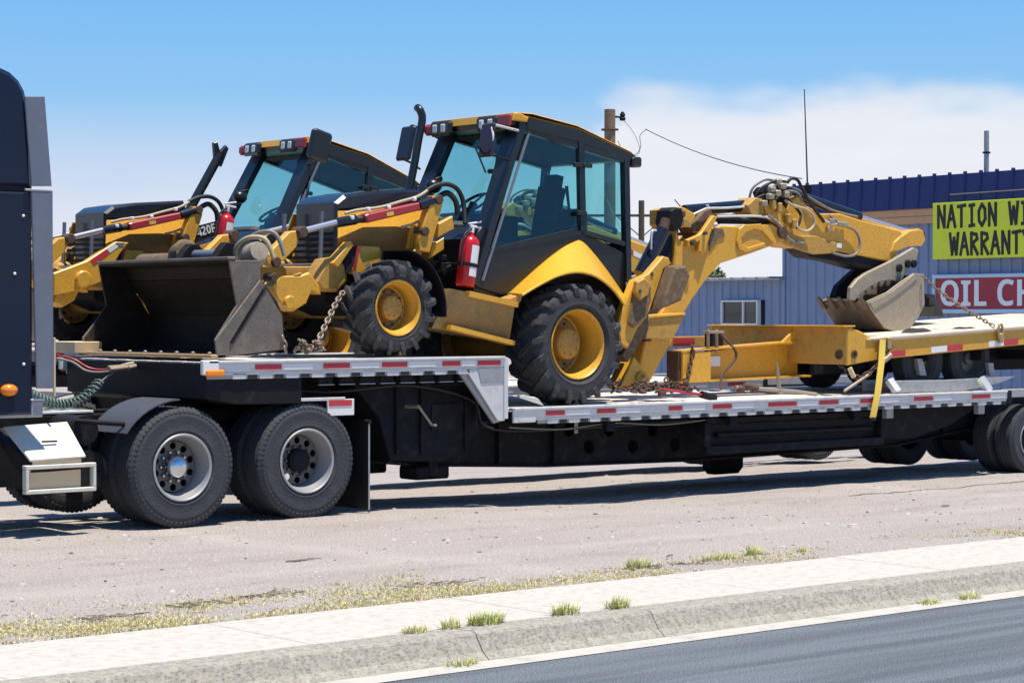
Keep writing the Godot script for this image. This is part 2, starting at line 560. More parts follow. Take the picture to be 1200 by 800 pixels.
	plain("sign_frame", lin(0.45, 0.60, 0.74), 0.5)
	worn("pole_wood", lin(0.25, 0.165, 0.10), lin(0.13, 0.085, 0.055), 0.5, 0.9, 1.2, 56)
	worn("bark", lin(0.10, 0.075, 0.05), lin(0.05, 0.04, 0.03), 0.5, 0.9, 2.0, 57)
	plain("wire", lin(0.03, 0.03, 0.032), 0.6)
	var lf := plain("leaf", Color.WHITE, 0.65)
	lf.vertex_color_use_as_albedo = true
	lf.backlight_enabled = true
	lf.backlight = Color(0.25, 0.25, 0.25)
	var st := plain("stone", Color.WHITE, 0.95)
	st.vertex_color_use_as_albedo = true


func _ready() -> void:
	rng.seed = 7
	# ----- camera, sky, sun, exposure -----
	var cam := Camera3D.new()
	cam.name = "camera"
	add_child(cam)
	cam.position = Vector3(-14, 1.868, 17.8)
	cam.fov = 17.667
	cam.far = 3000.0
	cam.near = 0.1
	cam.rotation = Vector3(deg_to_rad(-0.72), deg_to_rad(49.956 - 90.0), 0)
	cam.current = true
	var env := Environment.new()
	env.background_mode = Environment.BG_SKY
	env.sky = Sky.new()
	env.sky.sky_material = sky_material()
	env.background_energy_multiplier = 1.0
	env.tonemap_mode = Environment.TONE_MAPPER_LINEAR
	env.tonemap_exposure = 1.48
	env.sdfgi_enabled = true
	env.ssao_enabled = true
	env.ssil_enabled = true
	var we := WorldEnvironment.new()
	we.name = "world_environment"
	we.environment = env
	add_child(we)
	var sun := DirectionalLight3D.new()
	sun.name = "sun"
	sun.light_color = Color(1.0, 0.965, 0.90)
	sun.light_energy = 1.5
	sun.light_angular_distance = 0.53
	sun.shadow_enabled = true
	add_child(sun)
	sun.look_at_from_position(Vector3.ZERO, -Vector3(0.05, 1.0, 0.2), Vector3.FORWARD)
	materials()
	# ----- large structure -----
	ground()
	workshop()
	# ----- vehicles and loads -----
	tractor()
	var t1 := make_trailer("black step-deck trailer with red and white tape, carrying the nearer backhoe", Vector3.ZERO, [8.27, 9.59], 0.42, false)
	var t2 := make_trailer("farther black step-deck trailer, mostly hidden behind the nearer one", Vector3(0, 0.05, -4.05), [7.0, 8.9, 10.8], 0.5, true)
	t1.set_meta("group", "step-deck trailers")
	t2.set_meta("group", "step-deck trailers")
	backhoe("yellow backhoe loader with red extinguisher by its cab, on the nearer trailer", Vector3.ZERO, 0.0, false)
	backhoe("yellow backhoe loader numbered 420F, behind the nearer bucket", Vector3(-0.1, 0.05, -4.3), -5.0, true)
	bottle("red fire extinguisher with white label strapped beside the nearer cab", Vector3.ZERO)
	bottle("red fire extinguisher beside the number 420F on the farther backhoe", Vector3(-0.1, 0.36, -4.3))
	tag_trailer()
	cargo()
	# ----- surroundings -----
	poles()
	plants()
	stones()


func sky_material() -> PanoramaSkyMaterial:
	var w := 2048
	var h := 1024
	var im := Image.create(w, h, false, Image.FORMAT_RGBF)
	var n := FastNoiseLite.new()
	n.seed = 3
	n.frequency = 1.0
	n.fractal_octaves = 5
	var stops := [[0.0, Vector3(0.74, 0.765, 0.86)], [2.4, Vector3(0.68, 0.725, 0.855)], [4.2, Vector3(0.50, 0.655, 0.865)], [5.6, Vector3(0.285, 0.555, 0.87)], [8.2, Vector3(0.195, 0.485, 0.875)], [16.0, Vector3(0.13, 0.37, 0.80)], [40.0, Vector3(0.065, 0.23, 0.62)], [90.0, Vector3(0.04, 0.155, 0.50)]]
	for y in h:
		var e := 90.0 - 180.0 * (y + 0.5) / h
		var c := Vector3(0.36, 0.34, 0.32)
		if e > 0.0:
			for k in stops.size() - 1:
				if e >= stops[k][0]:
					var t: float = (e - stops[k][0]) / (stops[k + 1][0] - stops[k][0])
					c = (stops[k][1] as Vector3).lerp(stops[k + 1][1], t)
		if e <= 0.0 or e > 14.0:
			im.fill_rect(Rect2i(0, y, w, 1), Color(c.x, c.y, c.z))
			continue
		for x in w:
			var a := 360.0 * (x + 0.5) / w
			var az := wrapf(a - 40.04, -180.0, 180.0)
			var r := deg_to_rad(a)
			# a low bank of white cloud all round, its top edge uneven: high to the right of the view, low to the left
			var roll := n.get_noise_3d(sin(r) * 2.2, 3.0, cos(r) * 2.2)
			var bank := 3.6 + 2.0 * roll + 1.7 * smoothstep(0.3, 3.2, az) * (1.0 - smoothstep(30.0, 60.0, az))
			if absf(az) < 16.0:
				bank = lerpf(bank, 3.4 + 2.55 * smoothstep(0.2, 3.4, az), 1.0 - smoothstep(12.0, 16.0, absf(az)))
			var puff := n.get_noise_3d(sin(r) * 13.0, e * 1.1, cos(r) * 13.0)
			var fine := n.get_noise_3d(sin(r) * 38.0, e * 3.4, cos(r) * 38.0)
			var m := 1.0 - smoothstep(bank - 1.0, bank + 0.30, e + puff * 0.7 + fine * 0.3)
			m *= 0.25 + 0.75 * smoothstep(-0.3, 2.6, az) if absf(az) < 30.0 else 0.8
			var cc := c.lerp(Vector3(0.82, 0.835, 0.885) * (1.0 + 0.05 * puff), clampf(m, 0.0, 1.0) * 0.93)
			im.set_pixel(x, y, Color(cc.x, cc.y, cc.z))
	var s := PanoramaSkyMaterial.new()
	s.panorama = ImageTexture.create_from_image(im)
	s.energy_multiplier = 0.70
	return s


# ---------- ground ----------
var lump := FastNoiseLite.new()


func height(x: float, z: float) -> float:
	var y := -0.08 * smoothstep(-2.0, 2.0, x) * (1.0 - smoothstep(2.0, 5.5, z)) - 0.13 * smoothstep(1.0, -2.6, z) - 0.32 * smoothstep(-2.6, -8.0, z)
	y += 0.115 * smoothstep(2.2, 7.15, z)
	var near := 1.0 - smoothstep(6.6, 7.15, z)
	y += (0.022 * lump.get_noise_2d(x * 0.8, z * 1.6) + 0.012 * lump.get_noise_2d(x * 4.0 + 60.0, z * 4.0)) * near
	# worn wheel ruts along the lot
	y -= 0.02 * exp(-pow((z - 3.1 - 0.3 * sin(x * 0.35)) / 0.35, 2.0)) + 0.018 * exp(-pow((z - 4.9 - 0.25 * sin(x * 0.3 + 1.0)) / 0.3, 2.0))
	return y


func ground() -> void:
	lump.seed = 9
	lump.frequency = 0.35
	lump.fractal_octaves = 3
	var xs := [-900.0, -300.0, -100.0, -50.0, -30.0, -20.0]
	var x := -14.0
	while x < 13.0:
		xs.append(x)
		x += 0.13
	xs.append_array([15.0, 20.0, 30.0, 60.0, 150.0, 400.0, 1200.0])
	var zs := [-1500.0, -500.0, -200.0, -80.0, -40.0, -20.0, -12.0]
	var z := -8.0
	while z < 7.14:
		zs.append(z)
		z += 0.115
	zs.append(7.14)
	zs.append(7.2)
	var v := PackedVector3Array()
	var n := PackedVector3Array()
	var i := PackedInt32Array()
	for b in zs.size():
		for a in xs.size():
			var px: float = xs[a]
			var pz: float = zs[b]
			v.append(Vector3(px, height(px, pz) if b < zs.size() - 1 else 0.05, pz))
			var s := 0.06
			n.append(Vector3(height(px - s, pz) - height(px + s, pz), 2.0 * s, height(px, pz - s) - height(px, pz + s)).normalized())
	var w := xs.size()
	for b in zs.size() - 1:
		for a in w - 1:
			var k := b * w + a
			i.append_array([k, k + 1, k + w + 1, k, k + w + 1, k + w])
	var arr := []
	arr.resize(Mesh.ARRAY_MAX)
	arr[Mesh.ARRAY_VERTEX] = v
	arr[Mesh.ARRAY_NORMAL] = n
	arr[Mesh.ARRAY_INDEX] = i
	var m := ArrayMesh.new()
	m.add_surface_from_arrays(Mesh.PRIMITIVE_TRIANGLES, arr)
	tag(put("ground", m, M.gravel_detail), "pinkish grey gravel lot under and around the trailers", "", "", "structure")
	# pavement slabs, kerb stones and gutter, each its own piece
	var walk := thing("sidewalk", "pale concrete pavement between the gravel and the kerb", "")
	tag(walk, "", "", "", "structure")
	var kerb := thing("kerb", "stained concrete kerb with open joints beside the asphalt", "")
	tag(kerb, "", "", "", "structure")
	var cuts := [-16.0, -13.9, -11.4, -8.9, -6.41, -5.08, -2.98, -0.6, 1.8, 4.2, 6.6, 9.0]
	for k in cuts.size() - 1:
		var a: float = cuts[k] + 0.003
		var b: float = cuts[k + 1] - 0.003
		var lift := rng.randf_range(-0.003, 0.003)
		var g := Geo.new()
		# kerb stone: flat top, rounded nose, battered face
		var prof := [Vector2(8.24, 0.119), Vector2(8.42, 0.121), Vector2(8.445, 0.117), Vector2(8.462, 0.105), Vector2(8.475, 0.085), Vector2(8.52, 0.02), Vector2(8.575, -0.018), Vector2(8.575, -0.2), Vector2(8.24, -0.2)]
		var steps := 14
		for s in steps:
			for q in prof.size():
				var p0: Vector2 = prof[q]
				var p1: Vector2 = prof[(q + 1) % prof.size()]
				var xa := lerpf(a, b, float(s) / steps)
				var xb := lerpf(a, b, float(s + 1) / steps)
				var chip := func(xx: float, p: Vector2) -> Vector3:
					var d := 0.004 * lump.get_noise_2d(xx * 14.0, p.y * 40.0) if p.y > 0.03 and p.x > 8.3 else 0.0
					return Vector3(xx, p.y + lift + d * 0.5, p.x + d)
				g.quad(chip.call(xa, p0), chip.call(xb, p0), chip.call(xb, p1), chip.call(xa, p1), Vector3(0, p1.x - p0.x, -(p1.y - p0.y)) if q < 7 else Vector3(0, -1, -1))
		for e in [a, b]:
			for q in range(1, prof.size() - 1):
				g.flat(Vector3(e, prof[0].y + lift, prof[0].x), Vector3(e, prof[q].y + lift, prof[q].x), Vector3(e, prof[q + 1].y + lift, prof[q + 1].x), Vector3(-1 if e == a else 1, 0, 0))
		put("kerb_stone", g, M.concrete_kerb, kerb)
	var slabs := [-16.0, -12.6, -9.1, -7.35, -5.6, -3.85, -2.1, -0.35, 1.4, 3.15, 4.9, 6.6, 9.0]
	for k in slabs.size() - 1:
		var a: float = slabs[k] + 0.004
		var b: float = slabs[k + 1] - 0.004
		var g := Geo.new()
		g.box(Vector3((a + b) / 2, 0.06 + rng.randf_range(-0.002, 0.002), 7.72), Vector3(b - a, 0.12, 1.035), 0.008)
		put("slab", g, M.concrete_walk, walk)
	for side in [[-900.0, -16.0], [9.0, 1200.0]]:
		boxy("far_run", Vector3((side[0] + side[1]) / 2, 0.06, 7.72), Vector3(side[1] - side[0], 0.12, 1.035), M.concrete_walk, walk, 0.0)
		boxy("far_run", Vector3((side[0] + side[1]) / 2, 0.02, 8.39), Vector3(side[1] - side[0], 0.2, 0.3), M.concrete_kerb, kerb, 0.02)
	var gut := Geo.new()
	gut.quad(Vector3(-900, -0.018, 8.575), Vector3(1200, -0.018, 8.575), Vector3(1200, -0.026, 8.74), Vector3(-900, -0.026, 8.74), Vector3.UP)
	tag(put("gutter", gut, M.gutter_concrete), "narrow pale concrete gutter strip along the kerb", "", "", "structure")
	var road := Geo.new()
	road.quad(Vector3(-900, -0.03, 8.72), Vector3(1200, -0.03, 8.72), Vector3(1200, -0.03, 1500), Vector3(-900, -0.03, 1500), Vector3.UP)
	var cr := Geo.new()
	var cp := [Vector3(3.895, -0.059, 1), Vector3(4.667, -0.128, 1), Vector3(5.397, -0.185, 1), Vector3(6.465, -0.251, 1), Vector3(7.265, -0.344, 1), Vector3(8.013, -0.427, 1), Vector3(9.501, -0.573, 1)]
	var ca := []
	var cb := []
	for q in smooth_path(cp, 8):
		var gy := 0.0
		var wob := 0.012 * lump.get_noise_2d(q.x * 30.0, 4.0)
		var zz: float = 2.1 + (q.x - 3.6) * 0.02 + wob * 5.0
		gy = height(q.x, zz) + 0.004
		ca.append(Vector3(q.x, gy, zz))
		cb.append(Vector3(q.x, gy, zz + 0.035 + wob))
	cr.loft(ca, cb, 0.002, Vector3.UP)
	tag(put("ground_crack", cr, M.mud), "thin dark crack running along the gravel at the right", "", "", "structure")
	tag(put("road", road, M.asphalt), "blue grey asphalt street with faint darker wheel tracks", "", "", "structure")


# ---------- workshop behind ----------
func workshop() -> void:
	var a := deg_to_rad(84.0)
	var frame := Basis(Vector3(-cos(a), 0, sin(a)), Vector3.UP, Vector3(-sin(a), 0, -cos(a)))
	var at := Vector3(23.99, 0, -13.0)
	var b := thing("workshop_building", "blue metal workshop with dark blue mansard roof and orange fascia", "building", "", at)
	b.basis = frame
	var L := -4.98
	var R := 12.0
	boxy("inner_wall", Vector3((L + R) / 2, 2.1, -4.1), Vector3(R - L - 0.02, 4.2, 8.0), M.siding, b, 0.0)
	var panel := siding_mesh(0.915, 0.0, 3.86)
	var x := L
	while x < R - 0.1:
		put("siding_panel", panel, M.siding, b, Vector3(x, 0, -0.1))
		x += 0.915
	boxy("corner_trim", Vector3(L - 0.015, 1.92, -0.04), Vector3(0.09, 3.84, 0.14), M.siding, b)
	for k in 2:
		boxy("fascia_board", Vector3((L + R) / 2, 3.93 + 0.17 * k, 0.06 - 0.012 * k), Vector3(R - L + 0.1, 0.165, 0.05), M.band, b, 0.006)
	var roof := roof_panel_mesh()
	x = L - 0.1
	while x < R:
		put("roof_panel", roof, M.mansard, b, Vector3(x, 0, 0))
		x += 0.46
	boxy("soffit", Vector3((L + R) / 2, 4.185, 0.02), Vector3(R - L + 0.2, 0.02, 0.22), M.mansard, b, 0.0)
	boxy("roof_deck", Vector3((L + R) / 2, 4.55, -4.0), Vector3(R - L + 0.1, 0.08, 8.0), M.mansard, b, 0.0)
	boxy("ridge_cap", Vector3((L + R) / 2, 4.87, 0.0), Vector3(R - L + 0.24, 0.03, 0.10), M.mansard, b, 0.005)
	rod("conduit", [Vector3(0.6, 4.44, 0.17), Vector3(R, 4.5, 0.17)], 0.012, M.hose_grey, b, 6)
	# lower shed on the left
	var s := thing("storage_annex", "low blue metal annex left of the workshop, with a white sliding window", "building", "", at)
	s.basis = frame
	boxy("inner_wall", Vector3(-9.0, 1.35, -3.1), Vector3(7.9, 2.66, 6.0), M.siding, s, 0.0)
	var low := siding_mesh(0.915, 0.0, 2.68)
	x = L - 0.06 - 0.915
	for k in 9:
		put("siding_panel", low, M.siding, s, Vector3(x - k * 0.915, 0, -0.1))
	for k in 18:
		boxy("roof_rib", Vector3(-5.3 - k * 0.46, 2.735, -2.9), Vector3(0.07, 0.05, 6.3), M.aluminium_grey, s, 0.01)
	boxy("roof_sheet", Vector3(-9.05, 2.695, -2.95), Vector3(8.2, 0.04, 6.3), M.aluminium_grey, s, 0.006)
	var win := Node3D.new()
	win.name = "window"
	win.position = Vector3(0, 0, 0.07)
	s.add_child(win)
	var fr := Geo.new()
	for q in [[-6.52, 2.18, 1.385, 0.04], [-6.52, 1.62, 1.385, 0.04]]:
		fr.box(Vector3(q[0], q[1], 0.0), Vector3(q[2], q[3], 0.12), 0.008)
	for q in [-7.19, -6.38, -5.85]:
		fr.box(Vector3(q, 1.90, 0.002), Vector3(0.045, 0.518, 0.12), 0.008)
	put("window_frame", fr, M.tape_white, win)
	boxy("pane", Vector3(-6.785, 1.9, 0.0), Vector3(0.748, 0.516, 0.012), M.window_pane, win, 0.0)
	boxy("dark_room_sheet", Vector3(-6.785, 1.9, -0.045), Vector3(0.748, 0.516, 0.012), M.dark_room_sheet, win, 0.0)  # dark sheet in place of the unlit room
	boxy("curtain", Vector3(-6.115, 1.9, -0.03), Vector3(0.468, 0.516, 0.012), M.white_label, win, 0.0)
	boxy("side_pane", Vector3(-6.115, 1.9, 0.01), Vector3(0.468, 0.516, 0.012), M.window_pane, win, 0.0)
	boxy("window_shadow_strip", Vector3(-5.76, 1.9, -0.01), Vector3(0.1, 0.6, 0.08), M.frame_black, s)  # dark strip standing for the shadow edge beside the window
	# signs
	var sg := thing("warranty_sign", "lime green board with black hand-drawn letters NATION WIDE WARRANTY", "sign", "", at)
	sg.basis = frame
	boxy("sign_board", Vector3(1.98, 3.66, 0.20), Vector3(3.7, 1.22, 0.05), M.sign_lime, sg, 0.006)
	for p in [[0.4, 0.1], [3.5, 0.1]]:
		boxy("sign_post", Vector3(p[0], 3.6, p[1]), Vector3(0.06, 1.0, 0.16), M.frame_black, sg)
	letters("NATION WIDE", 0.28, 3.73, 0.47, 0.298, sg)
	letters("WARRANTY", 0.66, 3.13, 0.47, 0.298, sg)
	var oil := thing("oil_sign", "red light-box sign with white letters OIL CHANGE in a pale blue frame", "sign", "", at)
	oil.basis = frame
	boxy("sign_panel", Vector3(2.75, 2.305, 0.10), Vector3(5.22, 0.67, 0.06), M.sign_red, oil, 0.0)
	var of := Geo.new()
	for q in [[2.75, 2.68, 5.4, 0.08], [2.75, 1.925, 5.4, 0.09]]:
		of.box(Vector3(q[0], q[1], 0.1), Vector3(q[2], q[3], 0.13), 0.01)
	for q in [0.09, 5.41]:
		of.box(Vector3(q, 2.305, 0.1), Vector3(0.08, 0.67, 0.126), 0.01)
	put("sign_frame", of, M.sign_frame, oil)
	var f := SystemFont.new()
	f.font_names = PackedStringArray(["Droid Sans"])
	f.font_weight = 700
	var tm := TextMesh.new()
	tm.text = "OIL CHANGE"
	tm.font = f
	tm.font_size = 64
	tm.pixel_size = 0.76 / 64.0
	tm.depth = 0.012
	tm.curve_step = 1.0
	tm.horizontal_alignment = HORIZONTAL_ALIGNMENT_LEFT
	var lt := put("lettering", tm, M.sign_white, oil, Vector3(0.24, 2.30, 0.139))
	lt.scale = Vector3(1.12, 1, 1)
	# mast and vent on the roof
	var an := thing("roof_antenna", "thin tall antenna rod standing on the workshop roof", "antenna", "", Vector3.ZERO)
	rod("antenna_rod", [Vector3(23.5, 4.5, -16.3), Vector3(23.44, 7.0, -16.36)], 0.022, M.wire, an, 6, 0.012)
	boxy("antenna_foot", Vector3(23.5, 4.66, -16.3), Vector3(0.12, 0.3, 0.12), M.frame_black, an)
	var vent := thing("vent_pipe", "grey metal vent pipe on the workshop roof above the lime sign", "pipe")
	rod("pipe", [Vector3(24.4, 4.5, -11.95), Vector3(24.4, 5.82, -11.95)], 0.055, M.aluminium_grey, vent, 10)
	boxy("strap_clip", Vector3(24.4, 5.35, -11.95), Vector3(0.13, 0.04, 0.13), M.frame_black, vent)


func siding_mesh(wide: float, y0: float, y1: float) -> ArrayMesh:
	var g := Geo.new()
	var p := [Vector2(0, 0.088)]
	for k in 3:
		var c := wide * (k + 0.5) / 3.0
		p.append_array([Vector2(c - 0.05, 0.09), Vector2(c - 0.025, 0.125), Vector2(c + 0.025, 0.125), Vector2(c + 0.05, 0.09)])
	p.append(Vector2(wide - 0.005, 0.088))
	for k in p.size() - 1:
		var a: Vector2 = p[k]
		var b: Vector2 = p[k + 1]
		g.quad(Vector3(a.x, y0, a.y), Vector3(b.x, y0, b.y), Vector3(b.x, y1, b.y), Vector3(a.x, y1, a.y), Vector3(0, 0, 1))
	var e: float = wide - 0.005
	g.quad(Vector3(0, y1, 0.088), Vector3(e, y1, 0.088), Vector3(e, y1, 0.0), Vector3(0, y1, 0.0), Vector3.UP)
	g.quad(Vector3(0, y0, 0.088), Vector3(0, y1, 0.088), Vector3(0, y1, 0), Vector3(0, y0, 0), Vector3.LEFT)
	g.quad(Vector3(e, y0, 0.088), Vector3(e, y1, 0.088), Vector3(e, y1, 0), Vector3(e, y0, 0), Vector3.RIGHT)
	return g.mesh()


func roof_panel_mesh() -> ArrayMesh:
	var g := Geo.new()
	g.hexa([Vector3(0, 4.2, 0.06), Vector3(0.455, 4.2, 0.06), Vector3(0.455, 4.2, 0.12), Vector3(0, 4.2, 0.12), Vector3(0, 4.88, 0.0), Vector3(0.455, 4.88, 0.0), Vector3(0.455, 4.88, 0.06), Vector3(0, 4.88, 0.06)])
	g.hexa([Vector3(0.0, 4.19, 0.10), Vector3(0.06, 4.19, 0.10), Vector3(0.05, 4.19, 0.15), Vector3(0.01, 4.19, 0.15), Vector3(0.0, 4.93, 0.02), Vector3(0.06, 4.93, 0.02), Vector3(0.05, 4.93, 0.09), Vector3(0.01, 4.93, 0.09)])
	return g.mesh()


# hand-drawn letters made of strokes on a unit cell, x and y from 0 to 1
func letters(words: String, x0: float, y0: float, tall: float, pitch: float, parent: Node3D) -> void:
	var strokes := {
		"N": [[0.1, 0, 0.12, 1], [0.12, 1, 0.86, 0.02], [0.86, 0, 0.9, 1]],
		"A": [[0.02, 0, 0.5, 1], [0.5, 1, 0.96, 0.0], [0.22, 0.36, 0.8, 0.4]],
		"T": [[0.02, 0.93, 0.98, 0.97], [0.5, 0.95, 0.48, 0]],
		"I": [[0.5, 0.04, 0.5, 0.96], [0.2, 0.95, 0.82, 0.97], [0.2, 0.03, 0.82, 0.05]],
		"O": [[0.5, 0.98, 0.12, 0.7], [0.12, 0.7, 0.14, 0.25], [0.14, 0.25, 0.5, 0.02], [0.5, 0.02, 0.88, 0.3], [0.88, 0.3, 0.86, 0.75], [0.86, 0.75, 0.5, 0.98]],
		"W": [[0.0, 1, 0.24, 0.02], [0.24, 0.02, 0.5, 0.8], [0.5, 0.8, 0.76, 0.02], [0.76, 0.02, 1.0, 1]],
		"D": [[0.14, 0, 0.14, 1], [0.14, 0.98, 0.7, 0.8], [0.7, 0.8, 0.88, 0.5], [0.88, 0.5, 0.7, 0.18], [0.7, 0.18, 0.14, 0.02]],
		"E": [[0.16, 0, 0.16, 1], [0.16, 0.97, 0.88, 0.97], [0.16, 0.5, 0.74, 0.52], [0.16, 0.03, 0.9, 0.03]],
		"R": [[0.12, 0, 0.12, 1], [0.12, 0.97, 0.75, 0.9], [0.75, 0.9, 0.84, 0.7], [0.84, 0.7, 0.12, 0.46], [0.3, 0.5, 0.9, 0.0]],
		"Y": [[0.02, 1, 0.5, 0.5], [0.96, 1, 0.5, 0.5], [0.5, 0.5, 0.46, 0]],
	}
	for k in words.length():
		var ch := words[k]
		if not strokes.has(ch):
			continue
		var g := Geo.new()
		var w := pitch * 0.80
		var j := 0
		for s in strokes[ch]:
			var p := Vector2(x0 + k * pitch + s[0] * w, y0 + s[1] * tall)
			var q := Vector2(x0 + k * pitch + s[2] * w, y0 + s[3] * tall)
			var d := (q - p).normalized()
			var o := Vector2(-d.y, d.x) * 0.041
			g.prism(PackedVector2Array([p - o - d * 0.018, p + o * 0.8 - d * 0.024, q + o - d * -0.018, q - o * 0.85 + d * 0.024]), 0.218, 0.230 + 0.0012 * j, 0.0)
			j += 1
		put("letter", g, M.sign_black, parent)


# ---------- wheels ----------
func sub(called: String, parent: Node) -> Node3D:
	var o := Node3D.new()
	var k := 0
	var n := called
	while parent.has_node(NodePath(n)):
		k += 1
		n = "%s_%03d" % [called, k]
	o.name = n
	parent.add_child(o)
	return o


var tyre_cache := {}


func tyre_mesh(R: float, w: float, r: float) -> ArrayMesh:
	var key := "%.3f %.3f %.3f" % [R, w, r]
	if tyre_cache.has(key):
		return tyre_cache[key]
	var g := Geo.new()
	var h := w / 2.0
	var p := [Vector2(r - 0.01, -h * 0.7), Vector2(r + 0.012, -h * 0.86), Vector2(r + 0.04, -h * 0.93), Vector2(lerpf(r, R, 0.45), -h), Vector2(lerpf(r, R, 0.72), -h * 0.985), Vector2(R - 0.045, -h * 0.93), Vector2(R - 0.014, -h * 0.86), Vector2(R - 0.004, -h * 0.78)]
	for k in 4:
		var c := h * (-0.54 + 0.36 * k)
		p.append_array([Vector2(R, c - 0.009), Vector2(R - 0.014, c - 0.005), Vector2(R - 0.014, c + 0.005), Vector2(R, c + 0.009)])
	for q in [Vector2(R - 0.004, h * 0.78), Vector2(R - 0.014, h * 0.86), Vector2(R - 0.045, h * 0.93), Vector2(lerpf(r, R, 0.72), h * 0.985), Vector2(lerpf(r, R, 0.66), h * 1.005), Vector2(lerpf(r, R, 0.62), h * 0.995), Vector2(lerpf(r, R, 0.45), h), Vector2(lerpf(r, R, 0.2), h * 0.965), Vector2(lerpf(r, R, 0.17), h * 0.985), Vector2(r + 0.03, h * 0.93), Vector2(r + 0.012, h * 0.86), Vector2(r - 0.01, h * 0.7)]:
		p.append(q)
	g.lathe(Vector3.ZERO, Vector3.BACK, p, 56, 0.8)
	# shoulder blocks
	for s in [-1.0, 1.0]:
		for k in 66:
			var t := TAU * k / 66.0
			var d := TAU / 66.0 * 0.32
			var c := []
			for q in [[R - 0.055, 0.90], [R - 0.005, 0.72]]:
				for e in [-d, d]:
					c.append([q[0], q[1], t + e])
			var at := func(rr: float, zz: float, tt: float) -> Vector3: return Vector3(cos(tt) * rr, sin(tt) * rr, s * zz * h)
			g.hexa([at.call(R - 0.06, 0.93, t - d), at.call(R - 0.06, 0.93, t + d), at.call(R - 0.02, 0.70, t + d), at.call(R - 0.02, 0.70, t - d), at.call(R - 0.040, 0.975, t - d), at.call(R - 0.040, 0.975, t + d), at.call(R + 0.006, 0.76, t + d), at.call(R + 0.006, 0.76, t - d)])
	tyre_cache[key] = g.mesh()
	return tyre_cache[key]


# a flat ring with round openings, cut into half sectors
func pierced(g: Geo, r0: float, r1: float, count: int, rc: float, rh: float, z0: float, z1: float) -> void:
	for k in count:
		var mid := TAU * (k + 0.5) / count
		for side in [-1.0, 1.0]:
			var p := PackedVector2Array()
			for q in 4:
				var t: float = mid + side * PI / count * q / 3.0
				p.append(Vector2(cos(t), sin(t)) * r1)
			for q in 4:
				var t: float = mid + side * PI / count * (3 - q) / 3.0
				p.append(Vector2(cos(t), sin(t)) * r0)
			var c := Vector2(cos(mid), sin(mid)) * rc
			for q in 9:
				var t: float = mid + PI - side * PI * q / 8.0
				p.append(c + Vector2(cos(t), sin(t)) * rh)
			g.prism(p, z0, z1, 0.0)


# outer face towards s (1 = the street side)
func truck_wheel(parent: Node3D, x: float, y: float, s: float, R: float, capped: bool, dual := true) -> void:
	var w := 0.285
	var r := R * 0.545
	var wheel := sub("wheel", parent)
	wheel.position = Vector3(x, y, s * (1.265 - w / 2))
	if s < 0: wheel.rotation.y = PI
	put("tyre", tyre_mesh(R, w, r), M.tyre, wheel)
	var h := w / 2
	var rim := Geo.new()
	rim.lathe(Vector3.ZERO, Vector3.BACK, [Vector2(r + 0.008, h * 0.80), Vector2(r + 0.012, h * 0.95), Vector2(r + 0.002, h * 1.0), Vector2(r - 0.012, h * 0.93), Vector2(r - 0.022, h * 0.55), Vector2(r - 0.045, h * 0.2), Vector2(r - 0.05, -h * 0.25), Vector2(r - 0.06, -h * 0.42)], 48)
	put("rim", rim, M.polished, wheel)
	var disc := Geo.new()
	var dz := -h * 0.42
	disc.lathe(Vector3.ZERO, Vector3.BACK, [Vector2(r - 0.055, dz - 0.01), Vector2(r - 0.062, dz + 0.022), Vector2(r - 0.066, dz + 0.03)], 40)
	disc.lathe(Vector3.ZERO, Vector3.BACK, [Vector2(0.146, dz + 0.03), Vector2(0.142, dz + 0.022), Vector2(0.0, dz + 0.022)], 40)
	pierced(disc, 0.145, r - 0.065, 10, (0.145 + r - 0.065) / 2.0, minf(0.032, (r - 0.21) * 0.42), dz + 0.018, dz + 0.03)
	put("wheel_disc", disc, M.disc_steel, wheel)
	var nuts := Geo.new()
	for k in 10:
		var t := TAU * k / 10.0
		nuts.lathe(Vector3(cos(t) * 0.132, sin(t) * 0.132, dz + 0.02), Vector3.BACK, [Vector2(0.017, 0.0), Vector2(0.017, 0.02), Vector2(0.011, 0.035), Vector2(0.0, 0.037)], 6)
	put("wheel_nuts", nuts, M.disc_steel if not capped else M.chrome, wheel)
	var hub := Geo.new()
	if capped:
		hub.lathe(Vector3(0, 0, dz + 0.02), Vector3.BACK, [Vector2(0.108, 0.0), Vector2(0.106, 0.06), Vector2(0.098, 0.10), Vector2(0.08, 0.125), Vector2(0.045, 0.138), Vector2(0.0, 0.142)], 28)
		put("hub_cap", hub, M.chrome, wheel)
	else:
		hub.lathe(Vector3(0, 0, dz + 0.02), Vector3.BACK, [Vector2(0.112, 0.0), Vector2(0.108, 0.05), Vector2(0.09, 0.062), Vector2(0.085, 0.075), Vector2(0.0, 0.077)], 24)
		put("hub", hub, M.frame_black, wheel)
	if dual:
		var inner := put("inner_tyre", tyre_mesh(R, w, r), M.tyre, wheel)
		inner.position = Vector3(0, 0, -(w + 0.05))


